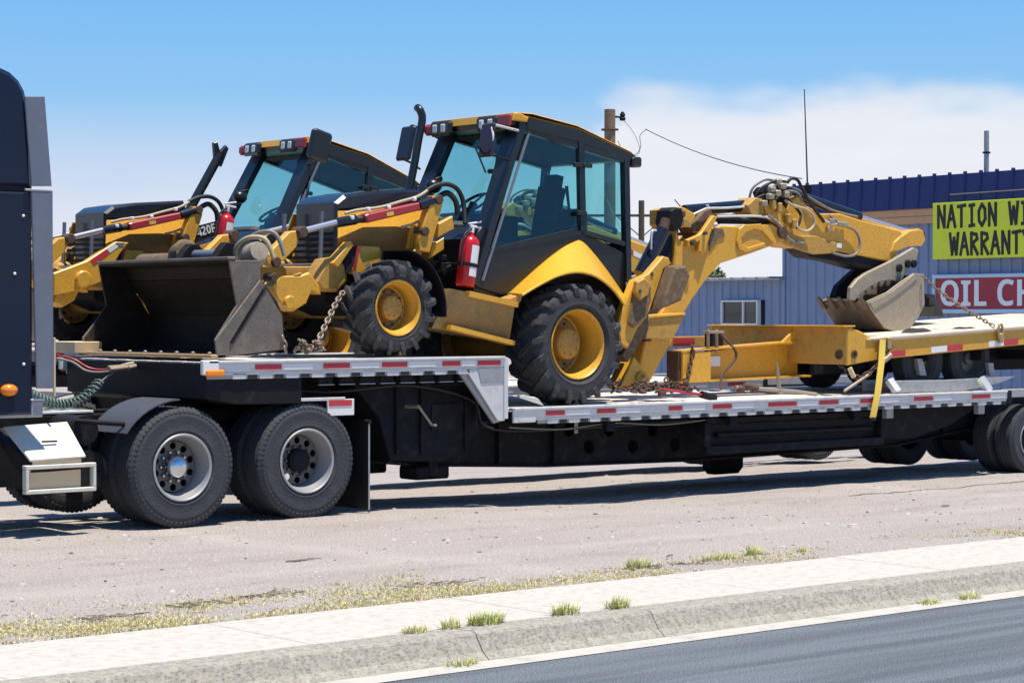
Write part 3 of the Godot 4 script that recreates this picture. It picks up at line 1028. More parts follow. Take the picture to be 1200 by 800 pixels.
# ---------- tractor ----------
func tractor() -> void:
	var t := thing("tractor_truck", "black tractor unit with sleeper cab and two rear axles, cut by the photo edge", "truck")
	var g := Geo.new()
	for s in [-0.43, 0.43]:
		g.box(Vector3(-6.4, 0.85, s), Vector3(9.0, 0.26, 0.08), 0.01)
	for x in [-9.5, -7.0, -5.0, -3.2, -2.0]:
		g.box(Vector3(x, 0.95, 0), Vector3(0.12, 0.2, 0.8), 0.01)
	put("frame", g, M.frame_black, t)
	# sleeper: lower and upper halves meet at a seam
	plate("sleeper_wall", pv([-7.55, 1.02, -5.29, 1.02, -5.29, 2.892, -7.55, 2.892]), -1.24, 1.24, M.tractor_paint, t, 0.03)
	plate("sleeper_core", pv([-7.5, 2.80, -5.32, 2.80, -5.32, 2.95, -7.5, 2.95]), -1.215, 1.215, M.black_matt, t, 0.0)
	plate("sleeper_roof", pv([-7.55, 2.908, -5.28, 2.908, -5.295, 3.3, -5.325, 3.62, -5.35, 3.72, -5.40, 3.80, -5.48, 3.865, -5.58, 3.90, -5.75, 3.925, -6.3, 3.96, -7.0, 3.95, -7.55, 3.85]), -1.24, 1.24, M.tractor_paint, t, 0.045)
	for s in [-1.0, 1.0]:
		var z0 := 1.243 if s > 0 else -1.268
		plate("side_fairing", pv([-5.378, 3.67, -5.194, 3.682, -5.13, 2.935, -5.318, 2.928]), z0, z0 + 0.025, M.tractor_fairing, t, 0.006)
		plate("side_fairing", pv([-5.318, 2.893, -5.122, 2.9, -5.119, 1.244, -5.276, 1.248]), z0, z0 + 0.025, M.tractor_fairing, t, 0.006)
		boxy("fairing_trim", Vector3(-5.26, 2.897, z0 + 0.0125), Vector3(0.23, 0.018, 0.032), M.polished, t, 0.004)
		plate("cab_side", pv([-9.5, 1.0, -7.6, 1.0, -7.6, 3.45, -8.6, 3.4, -9.1, 2.75, -9.5, 2.1]), s * 1.14, s * 1.2, M.tractor_paint, t, 0.02)
		plate("door_window", pv([-9.05, 2.1, -8.1, 2.1, -8.1, 2.85, -8.75, 2.85]), s * 1.2, s * 1.206, M.door_glass, t, 0.0)
		var f := Geo.new()
		f.lathe(Vector3(-8.9, 0.72, s * 0.95), Vector3(1, 0, 0), [Vector2(0, 0), Vector2(0.28, 0.01), Vector2(0.3, 0.03), Vector2(0.3, 1.5), Vector2(0.28, 1.52), Vector2(0, 1.53)], 24)
		put("fuel_tank", f, M.polished, t)
	var rp := Geo.new()
	for q in [Vector3(-5.32, 1.45, 1.252), Vector3(-5.32, 2.68, 1.252), Vector3(-5.40, 2.2, 1.252)]:
		rp.ball(q - Vector3(0.06, 0, 0.012), Vector3(0.014, 0.014, 0.014), 8)
	put("rivets", rp, M.tape_white, t)
	plate("cab_roof", pv([-9.1, 2.72, -8.6, 3.36, -7.6, 3.41, -7.6, 3.5, -8.65, 3.46, -9.2, 2.78]), -1.14, 1.14, M.tractor_paint, t, 0.02)
	plate("hood", pv([-11.4, 0.9, -9.5, 0.9, -9.5, 2.15, -10.6, 2.0, -11.3, 1.8]), -0.85, 0.85, M.tractor_paint, t, 0.08)
	plate("windscreen", pv([-9.5, 2.12, -9.1, 2.72, -9.08, 2.71, -9.48, 2.11]), -1.1, 1.1, M.door_glass, t, 0.0)
	for s in [1.0, -1.0]:
		truck_wheel(t, -3.86, 0.525, s, 0.525, true)
		truck_wheel(t, -2.54, 0.525, s, 0.525, false)
		truck_wheel(t, -10.5, 0.525, s, 0.525, true, false)
	for x in [-3.86, -2.54]:
		var ax := Geo.new()
		ax.tube([Vector3(x, 0.525, -0.9), Vector3(x, 0.525, 0.9)], 0.09, 12)
		ax.ball(Vector3(x, 0.55, 0.0), Vector3(0.26, 0.26, 0.22))
		put("axle", ax, M.frame_black, t)
	rod("axle", [Vector3(-10.5, 0.5, -1.0), Vector3(-10.5, 0.5, 1.0)], 0.06, M.frame_black, t, 10)
	var sus := Geo.new()
	for x in [-3.45, -2.95, -4.32]:
		for s in [-0.5, 0.5]:
			sus.lathe(Vector3(x, 0.5, s), Vector3.UP, [Vector2(0, 0), Vector2(0.1, 0.0), Vector2(0.12, 0.08), Vector2(0.12, 0.26), Vector2(0.1, 0.33), Vector2(0, 0.33)], 14)
	sus.tube([Vector3(-4.45, 0.35, 0.75), Vector3(-4.5, 0.95, 0.62)], 0.035, 8)
	sus.box(Vector3(-4.55, 0.72, 0.62), Vector3(0.2, 0.3, 0.22), 0.03)
	sus.tube([Vector3(-4.62, 0.52, -1.1), Vector3(-4.62, 0.52, 0.98)], 0.17, 16)  # cross tanks and box added to darken the ground between cab and wheels
	sus.tube([Vector3(-4.62, 0.86, -0.9), Vector3(-4.62, 0.86, 0.9)], 0.13, 14)
	sus.box(Vector3(-5.0, 0.62, -0.3), Vector3(0.5, 0.5, 1.6), 0.03)
	put("suspension_added_tanks", sus, M.frame_black, t)
	# quarter fender ahead of the first drive wheel, and its bracket
	for s in [1.0, -1.0]:
		var fe := Geo.new()
		var a := []
		var b := []
		for k in 9:
			var an := deg_to_rad(92.0 + 56.0 * k / 8.0)
			a.append(Vector3(-3.86 + cos(an) * 0.66, 0.525 + sin(an) * 0.60, s * 0.62))
			b.append(Vector3(-3.86 + cos(an) * 0.66, 0.525 + sin(an) * 0.60, s * 1.25))
		fe.loft(a, b, 0.012, Vector3.UP)
		put("quarter_fender", fe, M.fender_grey, t)
		boxy("mud_flap", Vector3(-1.84, 0.44, s * 0.95), Vector3(0.014, 0.80, 0.62), M.rubber, t, 0.003)
		boxy("flap_trim", Vector3(-1.846, 0.44, s * 1.262), Vector3(0.016, 0.80, 0.008), M.aluminium_grey, t, 0.0)
		rod("flap_hanger", [Vector3(-1.84, 0.86, s * 0.4), Vector3(-1.84, 0.86, s * 1.27)], 0.022, M.frame_black, t)
		boxy("tape_bar", Vector3(-2.5, 1.085, s * 1.24), Vector3(0.78, 0.03, 0.03), M.aluminium, t, 0.004)
		boxy("tape_plate", Vector3(-2.16, 1.005, s * 1.245), Vector3(0.30, 0.15, 0.02), M.tape_white, t, 0.003)
		boxy("tape_block", Vector3(-2.17, 1.045, s * 1.257), Vector3(0.26, 0.055, 0.006), M.tape_red, t, 0.0)
	rod("fender_bracket", [Vector3(-4.714, 0.946, 0.9), Vector3(-4.373, 0.916, 1.15)], 0.022, M.frame_black, t)
	# deck plate behind the cab, ledge, lamp
	boxy("catwalk", Vector3(-4.72, 1.00, 0.02), Vector3(0.85, 0.025, 0.9), M.aluminium, t, 0.005)
	for k in 5:
		boxy("catwalk_tread", Vector3(-5.05 + k * 0.165, 1.016, 0.02), Vector3(0.05, 0.012, 0.84), M.aluminium_grey, t, 0.002)
	boxy("rear_ledge", Vector3(-5.5, 1.075, 1.13), Vector3(0.62, 0.14, 0.18), M.aluminium_grey, t, 0.012)
	boxy("ledge_lip", Vector3(-5.5, 1.152, 1.13), Vector3(0.64, 0.014, 0.20), M.aluminium, t, 0.003)
	var lamp := Geo.new()
	lamp.ball(Vector3(-5.531, 1.239, 1.27), Vector3(0.078, 0.05, 0.055), 16)
	put("marker_lamp", lamp, M.lamp_amber, t)
	rod("lamp_stalk", [Vector3(-5.52, 1.224, 1.25), Vector3(-5.487, 1.123, 1.2)], 0.028, M.frame_black, t)
	# sloping lid and step box low on the side
	var lid := Geo.new()
	var a0: Vector3 = Vector3(-5.328, 0.652, 1.25)
	var a1: Vector3 = Vector3(-4.81, 0.666, 1.25)
	var b1: Vector3 = Vector3(-4.807, 0.943, 0.92)
	var b0: Vector3 = Vector3(-5.399, 0.918, 0.92)
	lid.loft([a0, a1], [b0, b1], 0.018, Vector3(0, 1, 1))
	put("box_lid", lid, M.step_white, t)
	var body := Geo.new()
	body.hexa([Vector3(a0.x + 0.02, 0.40, 0.55), Vector3(a1.x - 0.02, 0.40, 0.55), Vector3(a1.x - 0.02, 0.40, 1.21), Vector3(a0.x + 0.02, 0.40, 1.21), b0 + Vector3(0.02, -0.03, -0.3), b1 + Vector3(-0.02, -0.03, -0.3), a1 + Vector3(-0.02, -0.03, -0.03), a0 + Vector3(0.02, -0.03, -0.03)])
	put("step_box", body, M.frame_black, t)
	boxy("box_front", Vector3((a0.x + a1.x) / 2, 0.625, 1.222), Vector3(a1.x - a0.x - 0.06, 0.045, 0.02), M.tan_plate, t, 0.004)
	rod("lid_handle", [a0.lerp(b0, 0.42) + Vector3(0.2, 0.03, 0.02), a0.lerp(b0, 0.42) + Vector3(0.34, 0.03, 0.02)], 0.009, M.frame_black, t, 6)
	var st := Geo.new()
	st.box(Vector3(-5.05, 0.59, 1.24), Vector3(0.66, 0.035, 0.07), 0.006)
	st.box(Vector3(-5.05, 0.385, 1.24), Vector3(0.66, 0.035, 0.07), 0.006)
	for x in [-5.365, -4.735]:
		st.box(Vector3(x, 0.4875, 1.24), Vector3(0.028, 0.17, 0.07), 0.005)
	put("step_frame", st, M.step_white, t)
	boxy("step_back", Vector3(-5.09, 0.4875, 1.2135), Vector3(0.5, 0.166, 0.006), M.tan_plate, t, 0.0)
	# coiled and straight air lines
	var coil := []
	var line := smooth_path([Vector3(-4.758, 1.162, 0.15), Vector3(-4.607, 1.09, 0.15), Vector3(-4.422, 1.054, 0.12), Vector3(-4.202, 1.093, 0.08), Vector3(-3.974, 1.233, 0)], 30)
	for k in line.size():
		var d: Vector3 = (line[mini(k + 1, line.size() - 1)] - line[maxi(k - 1, 0)]).normalized()
		var u := d.cross(Vector3.UP).normalized()
		var w := d.cross(u)
		var an := k * TAU / 6.0
		coil.append(line[k] + (u * cos(an) + w * sin(an)) * 0.047)
	rod("coiled_hose", coil, 0.011, M.green_hose, t, 6)
	rod("hose_end", smooth_path([Vector3(-3.974, 1.233, 0), Vector3(-3.921, 1.271, 0), Vector3(-3.825, 1.349, 0.05)]), 0.011, M.hose_grey, t, 6)
	rod("air_hose", smooth_path([Vector3(-4.192, 1.456, -0.4), Vector3(-4.088, 1.425, -0.3), Vector3(-4.003, 1.347, -0.2), Vector3(-3.9, 1.331, -0.1), Vector3(-3.761, 1.355, 0)]), 0.012, M.hose_grey, t, 6)
	rod("air_hose", smooth_path([Vector3(-4.138, 1.486, -0.5), Vector3(-4.043, 1.447, -0.35), Vector3(-3.939, 1.368, -0.25), Vector3(-3.836, 1.353, -0.15), Vector3(-3.732, 1.377, -0.05)]), 0.011, M.red_paint, t, 6)
	var gh := Geo.new()
	for q in [[Vector3(-3.919, 1.374, 0.06), Vector3(-3.772, 1.379, 0.02), Vector3(-3.671, 1.4, 0), Vector3(-3.617, 1.408, 0)], [Vector3(-3.924, 1.359, 0.1), Vector3(-3.736, 1.371, 0.05), Vector3(-3.605, 1.384, 0.04)], [Vector3(-3.706, 1.371, 0.06), Vector3(-3.578, 1.392, 0.04)]]:
		gh.tube(q, 0.022, 8)
	put("hose_couplings", gh, M.worn_steel, t)
	boxy("cab_rear_post", Vector3(-4.97, 1.416, 1), Vector3(0.02, 0.5, 0.02), M.tan_plate, t, 0.004)


# ---------- step-deck trailer ----------
func make_trailer(label: String, at: Vector3, axles: Array, R: float, parked: bool) -> Node3D:
	var t := thing("step_deck_trailer", label, "trailer", "", at)
	var up0 := -3.62
	var lo1 := 7.72
	# main beams with a goose-neck, one each side of the centre line
	for s in [-1.0, 1.0]:
		var low := [Vector2(-1.42, 0.45), Vector2(-0.75, 0.38), Vector2(0.9, 0.30), Vector2(3.1, 0.265), Vector2(6.5, 0.30), Vector2(8.2, 0.48), Vector2(10.6, 0.55)]
		var foot := func(x: float) -> float:
			for k in low.size() - 1:
				if x <= low[k + 1].x:
					return lerpf(low[k].y, low[k + 1].y, (x - low[k].x) / (low[k + 1].x - low[k].x))
			return 0.55
		var web := Geo.new()
		var eyes := [Vector2(1.30, 0.65), Vector2(1.58, 0.46), Vector2(1.87, 0.63), Vector2(2.22, 0.44), Vector2(2.52, 0.61), Vector2(2.85, 0.43), Vector2(3.5, 0.59)]
		var rh := 0.075
		var start := pv([-3.4, 1.33, -3.4, 1.10, -1.9, 1.02, -1.55, 0.9, -1.42, 0.45, -0.75, 0.38, 0.9, 0.30])
		start.append(Vector2(eyes[0].x, foot.call(eyes[0].x)))
		for q in 9:
			var an := -PI / 2 - PI * q / 8.0
			start.append(eyes[0] + Vector2(cos(an), sin(an)) * rh)
		start.append_array(PackedVector2Array([Vector2(eyes[0].x, 0.78), Vector2(-0.16, 0.78), Vector2(-0.3, 1.33)]))
		web.prism(start, s * 0.47, s * 0.53, 0.0)
		for k in eyes.size():
			var e: Vector2 = eyes[k]
			var p := PackedVector2Array()
			p.append(Vector2(e.x, foot.call(e.x)))
			if k < eyes.size() - 1:
				var f: Vector2 = eyes[k + 1]
				p.append(Vector2(f.x, foot.call(f.x)))
				for q in 9:
					var an := -PI / 2 - PI * q / 8.0
					p.append(f + Vector2(cos(an), sin(an)) * rh)
				p.append(Vector2(f.x, 0.78))
			else:
				p.append_array(pv([6.5, 0.30, 8.2, 0.48, 10.6, 0.55, 10.6, 0.78]))
			p.append(Vector2(e.x, 0.78))
			for q in 9:
				var an := PI / 2 - PI * q / 8.0
				p.append(e + Vector2(cos(an), sin(an)) * rh)
			web.prism(p, s * 0.47, s * 0.53, 0.0)
		put("main_beam", web, M.trailer_black, t)
		# bottom flange and stiffeners
		var g := Geo.new()
		for k in low.size() - 1:
			beam(g, Vector3(low[k].x, low[k].y - 0.012, s * 0.5), Vector3(low[k + 1].x, low[k + 1].y - 0.012, s * 0.5), 0.18, 0.022)
		put("beam_flange", g, M.trailer_black, t)
		for x in [-1.1, -0.55, 0.3, 1.05, 4.1, 4.8, 5.6, 6.2, 7.4]:
			boxy("web_stiffener", Vector3(x, (foot.call(x) + 0.78) / 2, s * 0.56), Vector3(0.02, 0.76 - foot.call(x), 0.06), M.trailer_black, t, 0.003)
		boxy("landing_foot", Vector3(-0.62, 0.30, s * 0.52), Vector3(0.42, 0.14, 0.3), M.trailer_black, t, 0.02)
		boxy("landing_leg", Vector3(-0.62, 0.5, s * 0.62), Vector3(0.12, 0.5, 0.12), M.trailer_black, t, 0.01)
		# toolbox framing along the side
		var tb := Geo.new()
		tb.box(Vector3(4.2, 0.72, s * 1.08), Vector3(2.9, 0.06, 0.10), 0.006)
		tb.box(Vector3(4.2, 0.40, s * 1.08), Vector3(2.9, 0.09, 0.10), 0.006)
		for x in [2.76, 5.64]:
			tb.box(Vector3(x, 0.57, s * 1.08), Vector3(0.09, 0.26, 0.096), 0.006)
		put("toolbox_frame", tb, M.trailer_black, t)
		boxy("toolbox_panel", Vector3(4.2, 0.56, s * 1.02), Vector3(2.8, 0.24, 0.02), M.frame_black, t)
		rod("toolbox_rail", [Vector3(2.95, 0.56, s * 1.06), Vector3(5.5, 0.55, s * 1.06)], 0.028, M.frame_black, t)
		plate("rear_gusset", pv([5.7, 0.78, 5.7, 0.42, 6.2, 0.40, 6.9, 0.52, 7.4, 0.72, 7.4, 0.78]), s * 1.0, s * 1.05, M.trailer_black, t)
		# side rails, tape and stake pockets
		var up := Geo.new()
		up.box(Vector3((up0 - 0.22) / 2, 1.442, s * 1.26), Vector3(-0.22 - up0, 0.026, 0.10), 0.005)
		up.box(Vector3((up0 - 0.22) / 2, 1.391, s * 1.275), Vector3(-0.22 - up0, 0.076, 0.04), 0.004)
		up.box(Vector3((up0 - 0.22) / 2, 1.338, s * 1.27), Vector3(-0.22 - up0, 0.026, 0.03), 0.003)
		put("upper_rail", up, M.aluminium, t)
		var lo := Geo.new()
		lo.box(Vector3((lo1 - 0.1) / 2, 0.93, s * 1.26), Vector3(lo1 + 0.1, 0.026, 0.10), 0.005)
		lo.box(Vector3((lo1 + 0.18) / 2, 0.879, s * 1.275), Vector3(lo1 - 0.18, 0.076, 0.04), 0.004)
		lo.box(Vector3((lo1 + 0.18) / 2, 0.826, s * 1.27), Vector3(lo1 - 0.18, 0.026, 0.03), 0.003)
		put("lower_rail", lo, M.aluminium, t)
		boxy("rail_joint", Vector3(0.04, 0.869, s * 1.277), Vector3(0.29, 0.15, 0.036), M.aluminium, t)
		boxy("rail_end", Vector3(lo1 + 0.05, 0.86, s * 1.27), Vector3(0.09, 0.16, 0.05), M.frame_black, t)
		boxy("rear_plate", Vector3(8.9, 0.90, s * 1.2), Vector3(2.2, 0.10, 0.12), M.aluminium_grey, t)
		var high_tape := [[-3.132, -2.848], [-2.388, -2.091], [-1.718, -1.422], [-1.0, -0.78], [-0.565, -0.275]]
		for k in high_tape.size():
			tape(t, high_tape[k][0], high_tape[k][1], high_tape[k + 1][0] if k < 4 else -0.25, 1.392, s, 1.2965)
		var low_tape := [[0.31, 0.559], [0.998, 1.257], [2.009, 2.208], [2.665, 2.95], [3.52, 3.969], [4.345, 4.657], [5.033, 5.356], [5.973, 6.313], [7.042, 7.383]]
		for k in low_tape.size():
			tape(t, low_tape[k][0], low_tape[k][1], low_tape[k + 1][0] if k < 8 else 7.7, 0.880, s, 1.2965)
		boxy("pocket_strip", Vector3((up0 - 0.5) / 2, 1.315, s * 1.268), Vector3(-0.5 - up0, 0.05, 0.02), M.aluminium_grey, t, 0.003)
		boxy("pocket_strip", Vector3((lo1 + 0.22) / 2, 0.802, s * 1.268), Vector3(lo1 - 0.22, 0.05, 0.02), M.aluminium_grey, t, 0.003)
		var x := up0 + 0.26
		while x < lo1 - 0.2:
			var high := x < -0.6
			if high or x > 0.25:
				boxy("stake_pocket", Vector3(x + 0.07, 1.314 if high else 0.801, s * 1.279), Vector3(0.14, 0.054, 0.012), M.aluminium, t, 0.003)
				boxy("pocket_slot", Vector3(x + 0.212, 1.314 if high else 0.801, s * 1.2785), Vector3(0.10, 0.044, 0.003), M.interior, t, 0.0)
			x += 0.285
		# step between the two decks
		plate("step_plate", pv([-0.706, 1.338, -0.212, 1.33, -0.212, 0.82, -0.299, 0.823]), s * 1.262, s * 1.285, M.aluminium, t, 0.004)
		plate("step_web", pv([-0.782, 1.33, -0.634, 1.328, -0.214, 0.818, -0.323, 0.796]), s * 1.22, s * 1.255, M.aluminium_grey, t, 0.004)
		plate("step_pocket", pv([-0.559, 1.343, -0.192, 1.337, -0.192, 1.203, -0.516, 1.193]), s * 1.272, s * 1.292, M.aluminium_grey, t, 0.004)
		boxy("step_post", Vector3(-0.205, 1.14, s * 1.276), Vector3(0.05, 0.60, 0.048), M.aluminium, t, 0.004)
		# lower winch tracks hanging below the rail
		for q in [1.25, 3.05, 5.05, 5.62, 7.3]:
			boxy("winch", Vector3(q, 0.725, s * 1.2), Vector3(0.12, 0.12, 0.08), M.aluminium_grey if q in [5.62, 7.3] else M.trailer_black, t)
		for q in 8:
			boxy("underdeck_bracket", Vector3(-2.3 + q * 0.235, 1.262, s * 1.2), Vector3(0.16, 0.09, 0.02), M.frame_black, t, 0.004)
			boxy("bracket_lip", Vector3(-2.3 + q * 0.235, 1.215, s * 1.212), Vector3(0.17, 0.008, 0.03), M.aluminium_grey, t, 0.0)
		for x2 in axles:
			truck_wheel(t, x2, (R - 0.21) if parked else R - 0.09, s, R, false)
		boxy("corner_block", Vector3(-3.6, 1.395, s * 1.285), Vector3(0.17, 0.13, 0.05), M.tape_white, t)
		boxy("corner_lamp", Vector3(-3.56, 1.345, s * 1.30), Vector3(0.2, 0.06, 0.05), M.lamp_amber, t, 0.015)
	# cross members, nose and axles
	var cm := Geo.new()
	for k in 9:
		cm.box(Vector3(-3.3 + k * 0.36, 1.355, 0), Vector3(0.07, 0.10, 2.46), 0.004)
	for k in 22:
		cm.box(Vector3(0.15 + k * 0.36, 0.83, 0), Vector3(0.07, 0.10, 2.46), 0.004)
	put("cross_members", cm, M.trailer_black, t)
	plate("nose", pv([-3.62, 1.425, -3.62, 1.12, -3.3, 1.06, -2.6, 1.05, -2.6, 1.30, -3.4, 1.425]), -1.26, 1.26, M.frame_black, t, 0.01)
	boxy("step_wall", Vector3(-0.24, 1.10, 0), Vector3(0.03, 0.60, 2.4), M.trailer_black, t)
	plate("neck_panel", pv([-1.9, 1.30, -1.5, 0.88, -1.36, 0.46, -0.72, 0.42, -0.5, 0.52, -0.12, 0.80, -0.26, 1.30]), -0.95, 0.95, M.trailer_black, t, 0.01)
	for s in [1.0, -1.0]:
		for x in [-1.30, -1.0, -0.45]:
			boxy("neck_rib", Vector3(x, 0.90, s * 0.965), Vector3(0.03, 0.76, 0.035), M.trailer_black, t, 0.004)
		boxy("neck_plate", Vector3(-0.72, 0.86, s * 0.957), Vector3(0.30, 0.26, 0.014), M.frame_black, t, 0.004)
		rod("crank_shaft", [Vector3(-1.18, 0.98, s * 0.95), Vector3(-1.18, 0.98, s * 1.16)], 0.018, M.worn_steel, t, 8)
		rod("crank_handle", [Vector3(-1.18, 0.98, s * 1.16), Vector3(-1.02, 0.80, s * 1.16), Vector3(-1.02, 0.80, s * 1.22)], 0.013, M.worn_steel, t, 6)
		rod("air_line", smooth_path([Vector3(-3.2, 1.24, s * 1.05), Vector3(-2.2, 1.14, s * 1.04), Vector3(-1.2, 1.18, s * 1.02), Vector3(-0.4, 1.02, s * 1.0), Vector3(-0.1, 0.72, s * 0.98), Vector3(1.4, 0.70, s * 1.0), Vector3(2.7, 0.73, s * 1.0)]), 0.014, M.rubber, t, 6)
		rod("wiring", smooth_path([Vector3(0.0, 0.74, s * 1.1), Vector3(0.7, 0.70, s * 1.1), Vector3(1.4, 0.74, s * 1.1), Vector3(2.1, 0.70, s * 1.1), Vector3(2.75, 0.73, s * 1.1)]), 0.008, M.hose_grey, t, 5)
		boxy("tape_tab", Vector3(1.36, 0.70, s * 0.57), Vector3(0.05, 0.18, 0.012), M.aluminium_grey, t, 0.003)
	boxy("suspension_hanger", Vector3(4.9, 0.2, -0.75), Vector3(0.55, 0.5, 0.3), M.trailer_black, t, 0.08)
	for x2 in axles:
		rod("axle", [Vector3(x2, (R - 0.21) if parked else R - 0.09, -1.0), Vector3(x2, (R - 0.21) if parked else R - 0.09, 1.0)], 0.07, M.frame_black, t, 10)
	if parked:
		for s in [-0.9, 0.9]:
			boxy("parking_leg", Vector3(-1.0, 0.45, s), Vector3(0.13, 0.95, 0.13), M.frame_black, t)
	# deck boards
	for k in 12:
		var z := -1.1 + k * 0.2
		boxy("plank", Vector3(-1.93, 1.422 + rng.randf_range(0, 0.006), z), Vector3(3.3, 0.036, 0.193), M.deck_wood, t, 0.004)
		boxy("plank", Vector3(3.8, 0.91 + rng.randf_range(0, 0.008), z), Vector3(7.8, 0.036, 0.193), M.deck_wood, t, 0.004)
	return t


func tape(t: Node3D, a: float, b: float, until: float, y: float, s: float, z: float) -> void:
	boxy("red_tape", Vector3((a + b) / 2, y, s * z), Vector3(b - a, 0.05, 0.004), M.tape_red, t, 0.0)
	var c := minf(b + 0.34, until - 0.03)
	if c - b > 0.1:
		boxy("white_tape", Vector3((b + 0.02 + c) / 2, y, s * z), Vector3(c - b - 0.02, 0.05, 0.004), M.tape_white, t, 0.0)


# ---------- backhoe loader ----------
func ag_wheel(parent: Node3D, x: float, y: float, s: float, outer: float, R: float, w: float, r: float, lugs: int, deep: float, phase: float) -> void:
	var wheel := sub("wheel", parent)
	wheel.position = Vector3(x, y, s * (outer - w / 2))
	if s < 0: wheel.rotation.y = PI
	var h := w / 2
	var c := R - 0.05
	var g := Geo.new()
	g.lathe(Vector3.ZERO, Vector3.BACK, [Vector2(r - 0.02, -h * 0.65), Vector2(r + 0.01, -h * 0.8), Vector2(r + 0.05, -h * 0.9), Vector2(lerpf(r, c, 0.5), -h * 0.99), Vector2(lerpf(r, c, 0.8), -h * 0.95), Vector2(c - 0.012, -h * 0.8), Vector2(c, -h * 0.4), Vector2(c + 0.004, 0), Vector2(c, h * 0.4), Vector2(c - 0.012, h * 0.8), Vector2(lerpf(r, c, 0.8), h * 0.95), Vector2(lerpf(r, c, 0.5), h * 0.99), Vector2(lerpf(r, c, 0.3), h * 0.96), Vector2(lerpf(r, c, 0.26), h * 0.975), Vector2(r + 0.05, h * 0.92), Vector2(r + 0.012, h * 0.82), Vector2(r - 0.02, h * 0.65)], 48, 0.6)
	var gap := TAU / lugs
	for k in lugs:
		for e in [-1.0, 1.0]:
			var t0: float = gap * (k + (0.5 if e > 0 else 0.0)) + phase
			# each bar runs from below the shoulder to past the middle of the tread
			var line := [[c - 0.085, 0.97, -0.10, 0.0], [c - 0.02, 0.93, 0.0, 0.02], [c, 0.80, 0.10, 0.034], [c, 0.45, 0.42, 0.036], [c + 0.003, -0.06, 0.85, 0.034]]
			var wide := 0.030 * R / 0.6
			for q in line.size() - 1:
				var p := []
				for top in [0.0, 1.0]:
					for side in [[q, -1.0], [q, 1.0], [q + 1, 1.0], [q + 1, -1.0]]:
						var d: Array = line[side[0]]
						var up: float = (d[3] + 0.014) * top
						var rr: float = d[0] - 0.012 + up * (1.0 if d[1] < 0.92 else 0.45)
						var zz: float = e * h * d[1] + e * up * (0.0 if d[1] < 0.75 else (0.35 if d[1] < 0.92 else 0.75))
						var tt: float = t0 + gap * d[2] * 0.9 + side[1] * (wide * (1.15 - 0.25 * top)) / rr
						p.append(Vector3(cos(tt) * rr, sin(tt) * rr, zz))
				g.hexa([p[0], p[1], p[2], p[3], p[4], p[5], p[6], p[7]])
	put("tyre", g, M.tyre_dusty, wheel)
	var rim := Geo.new()
	rim.lathe(Vector3.ZERO, Vector3.BACK, [Vector2(r + 0.005, h * 0.72), Vector2(r + 0.012, h * 0.86), Vector2(r, h * 0.90), Vector2(r - 0.014, h * 0.84), Vector2(r - 0.02, h * 0.62), Vector2(r - 0.045, h * 0.45), Vector2(r - 0.05, h * 0.9 - deep), Vector2(r - 0.07, h * 0.9 - deep - 0.01)], 40)
	put("rim", rim, M.yellow, wheel)
	var disc := Geo.new()
	var dz := h * 0.9 - deep - 0.01
	disc.lathe(Vector3.ZERO, Vector3.BACK, [Vector2(r - 0.065, dz - 0.01), Vector2(r - 0.07, dz), Vector2(r - 0.10, dz + 0.03), Vector2(r * 0.55, dz + 0.025), Vector2(r * 0.5, dz + 0.01), Vector2(0.0, dz + 0.01)], 32)
	put("wheel_disc", disc, M.grime_shade_yellow, wheel)  # darker colour paints the shade inside the dished rim
	var hub := Geo.new()
	hub.lathe(Vector3(0, 0, dz), Vector3.BACK, [Vector2(r * 0.46, 0.0), Vector2(r * 0.45, deep * 0.5), Vector2(r * 0.43, deep * 0.56), Vector2(r * 0.40, deep * 0.58), Vector2(0.0, deep * 0.6)], 28)
	for k in 8:
		var t := TAU * k / 8.0 + 0.2
		hub.pin(cos(t) * r * 0.33, sin(t) * r * 0.33, dz + deep * 0.55, dz + deep * 0.6 + 0.008, 0.010, 8)
	put("hub", hub, M.yellow_dull, wheel)
	var nuts := Geo.new()
	for k in 10:
		var t := TAU * k / 10.0
		nuts.pin(cos(t) * r * 0.62, sin(t) * r * 0.62, dz, dz + 0.05, 0.013, 6)
	put("wheel_nuts", nuts, M.rust, wheel)


func turned(p: PackedVector2Array, about: Vector2, deg: float) -> PackedVector2Array:
	var o := PackedVector2Array()
	for q in p:
		o.append(about + (q - about).rotated(deg_to_rad(deg)))
	return o


func turned3(p: Array, about: Vector2, deg: float) -> Array:
	var o := []
	for q in p:
		var f := about + (Vector2(q.x, q.y) - about).rotated(deg_to_rad(deg))
		o.append(Vector3(f.x, f.y, q.z))
	return o


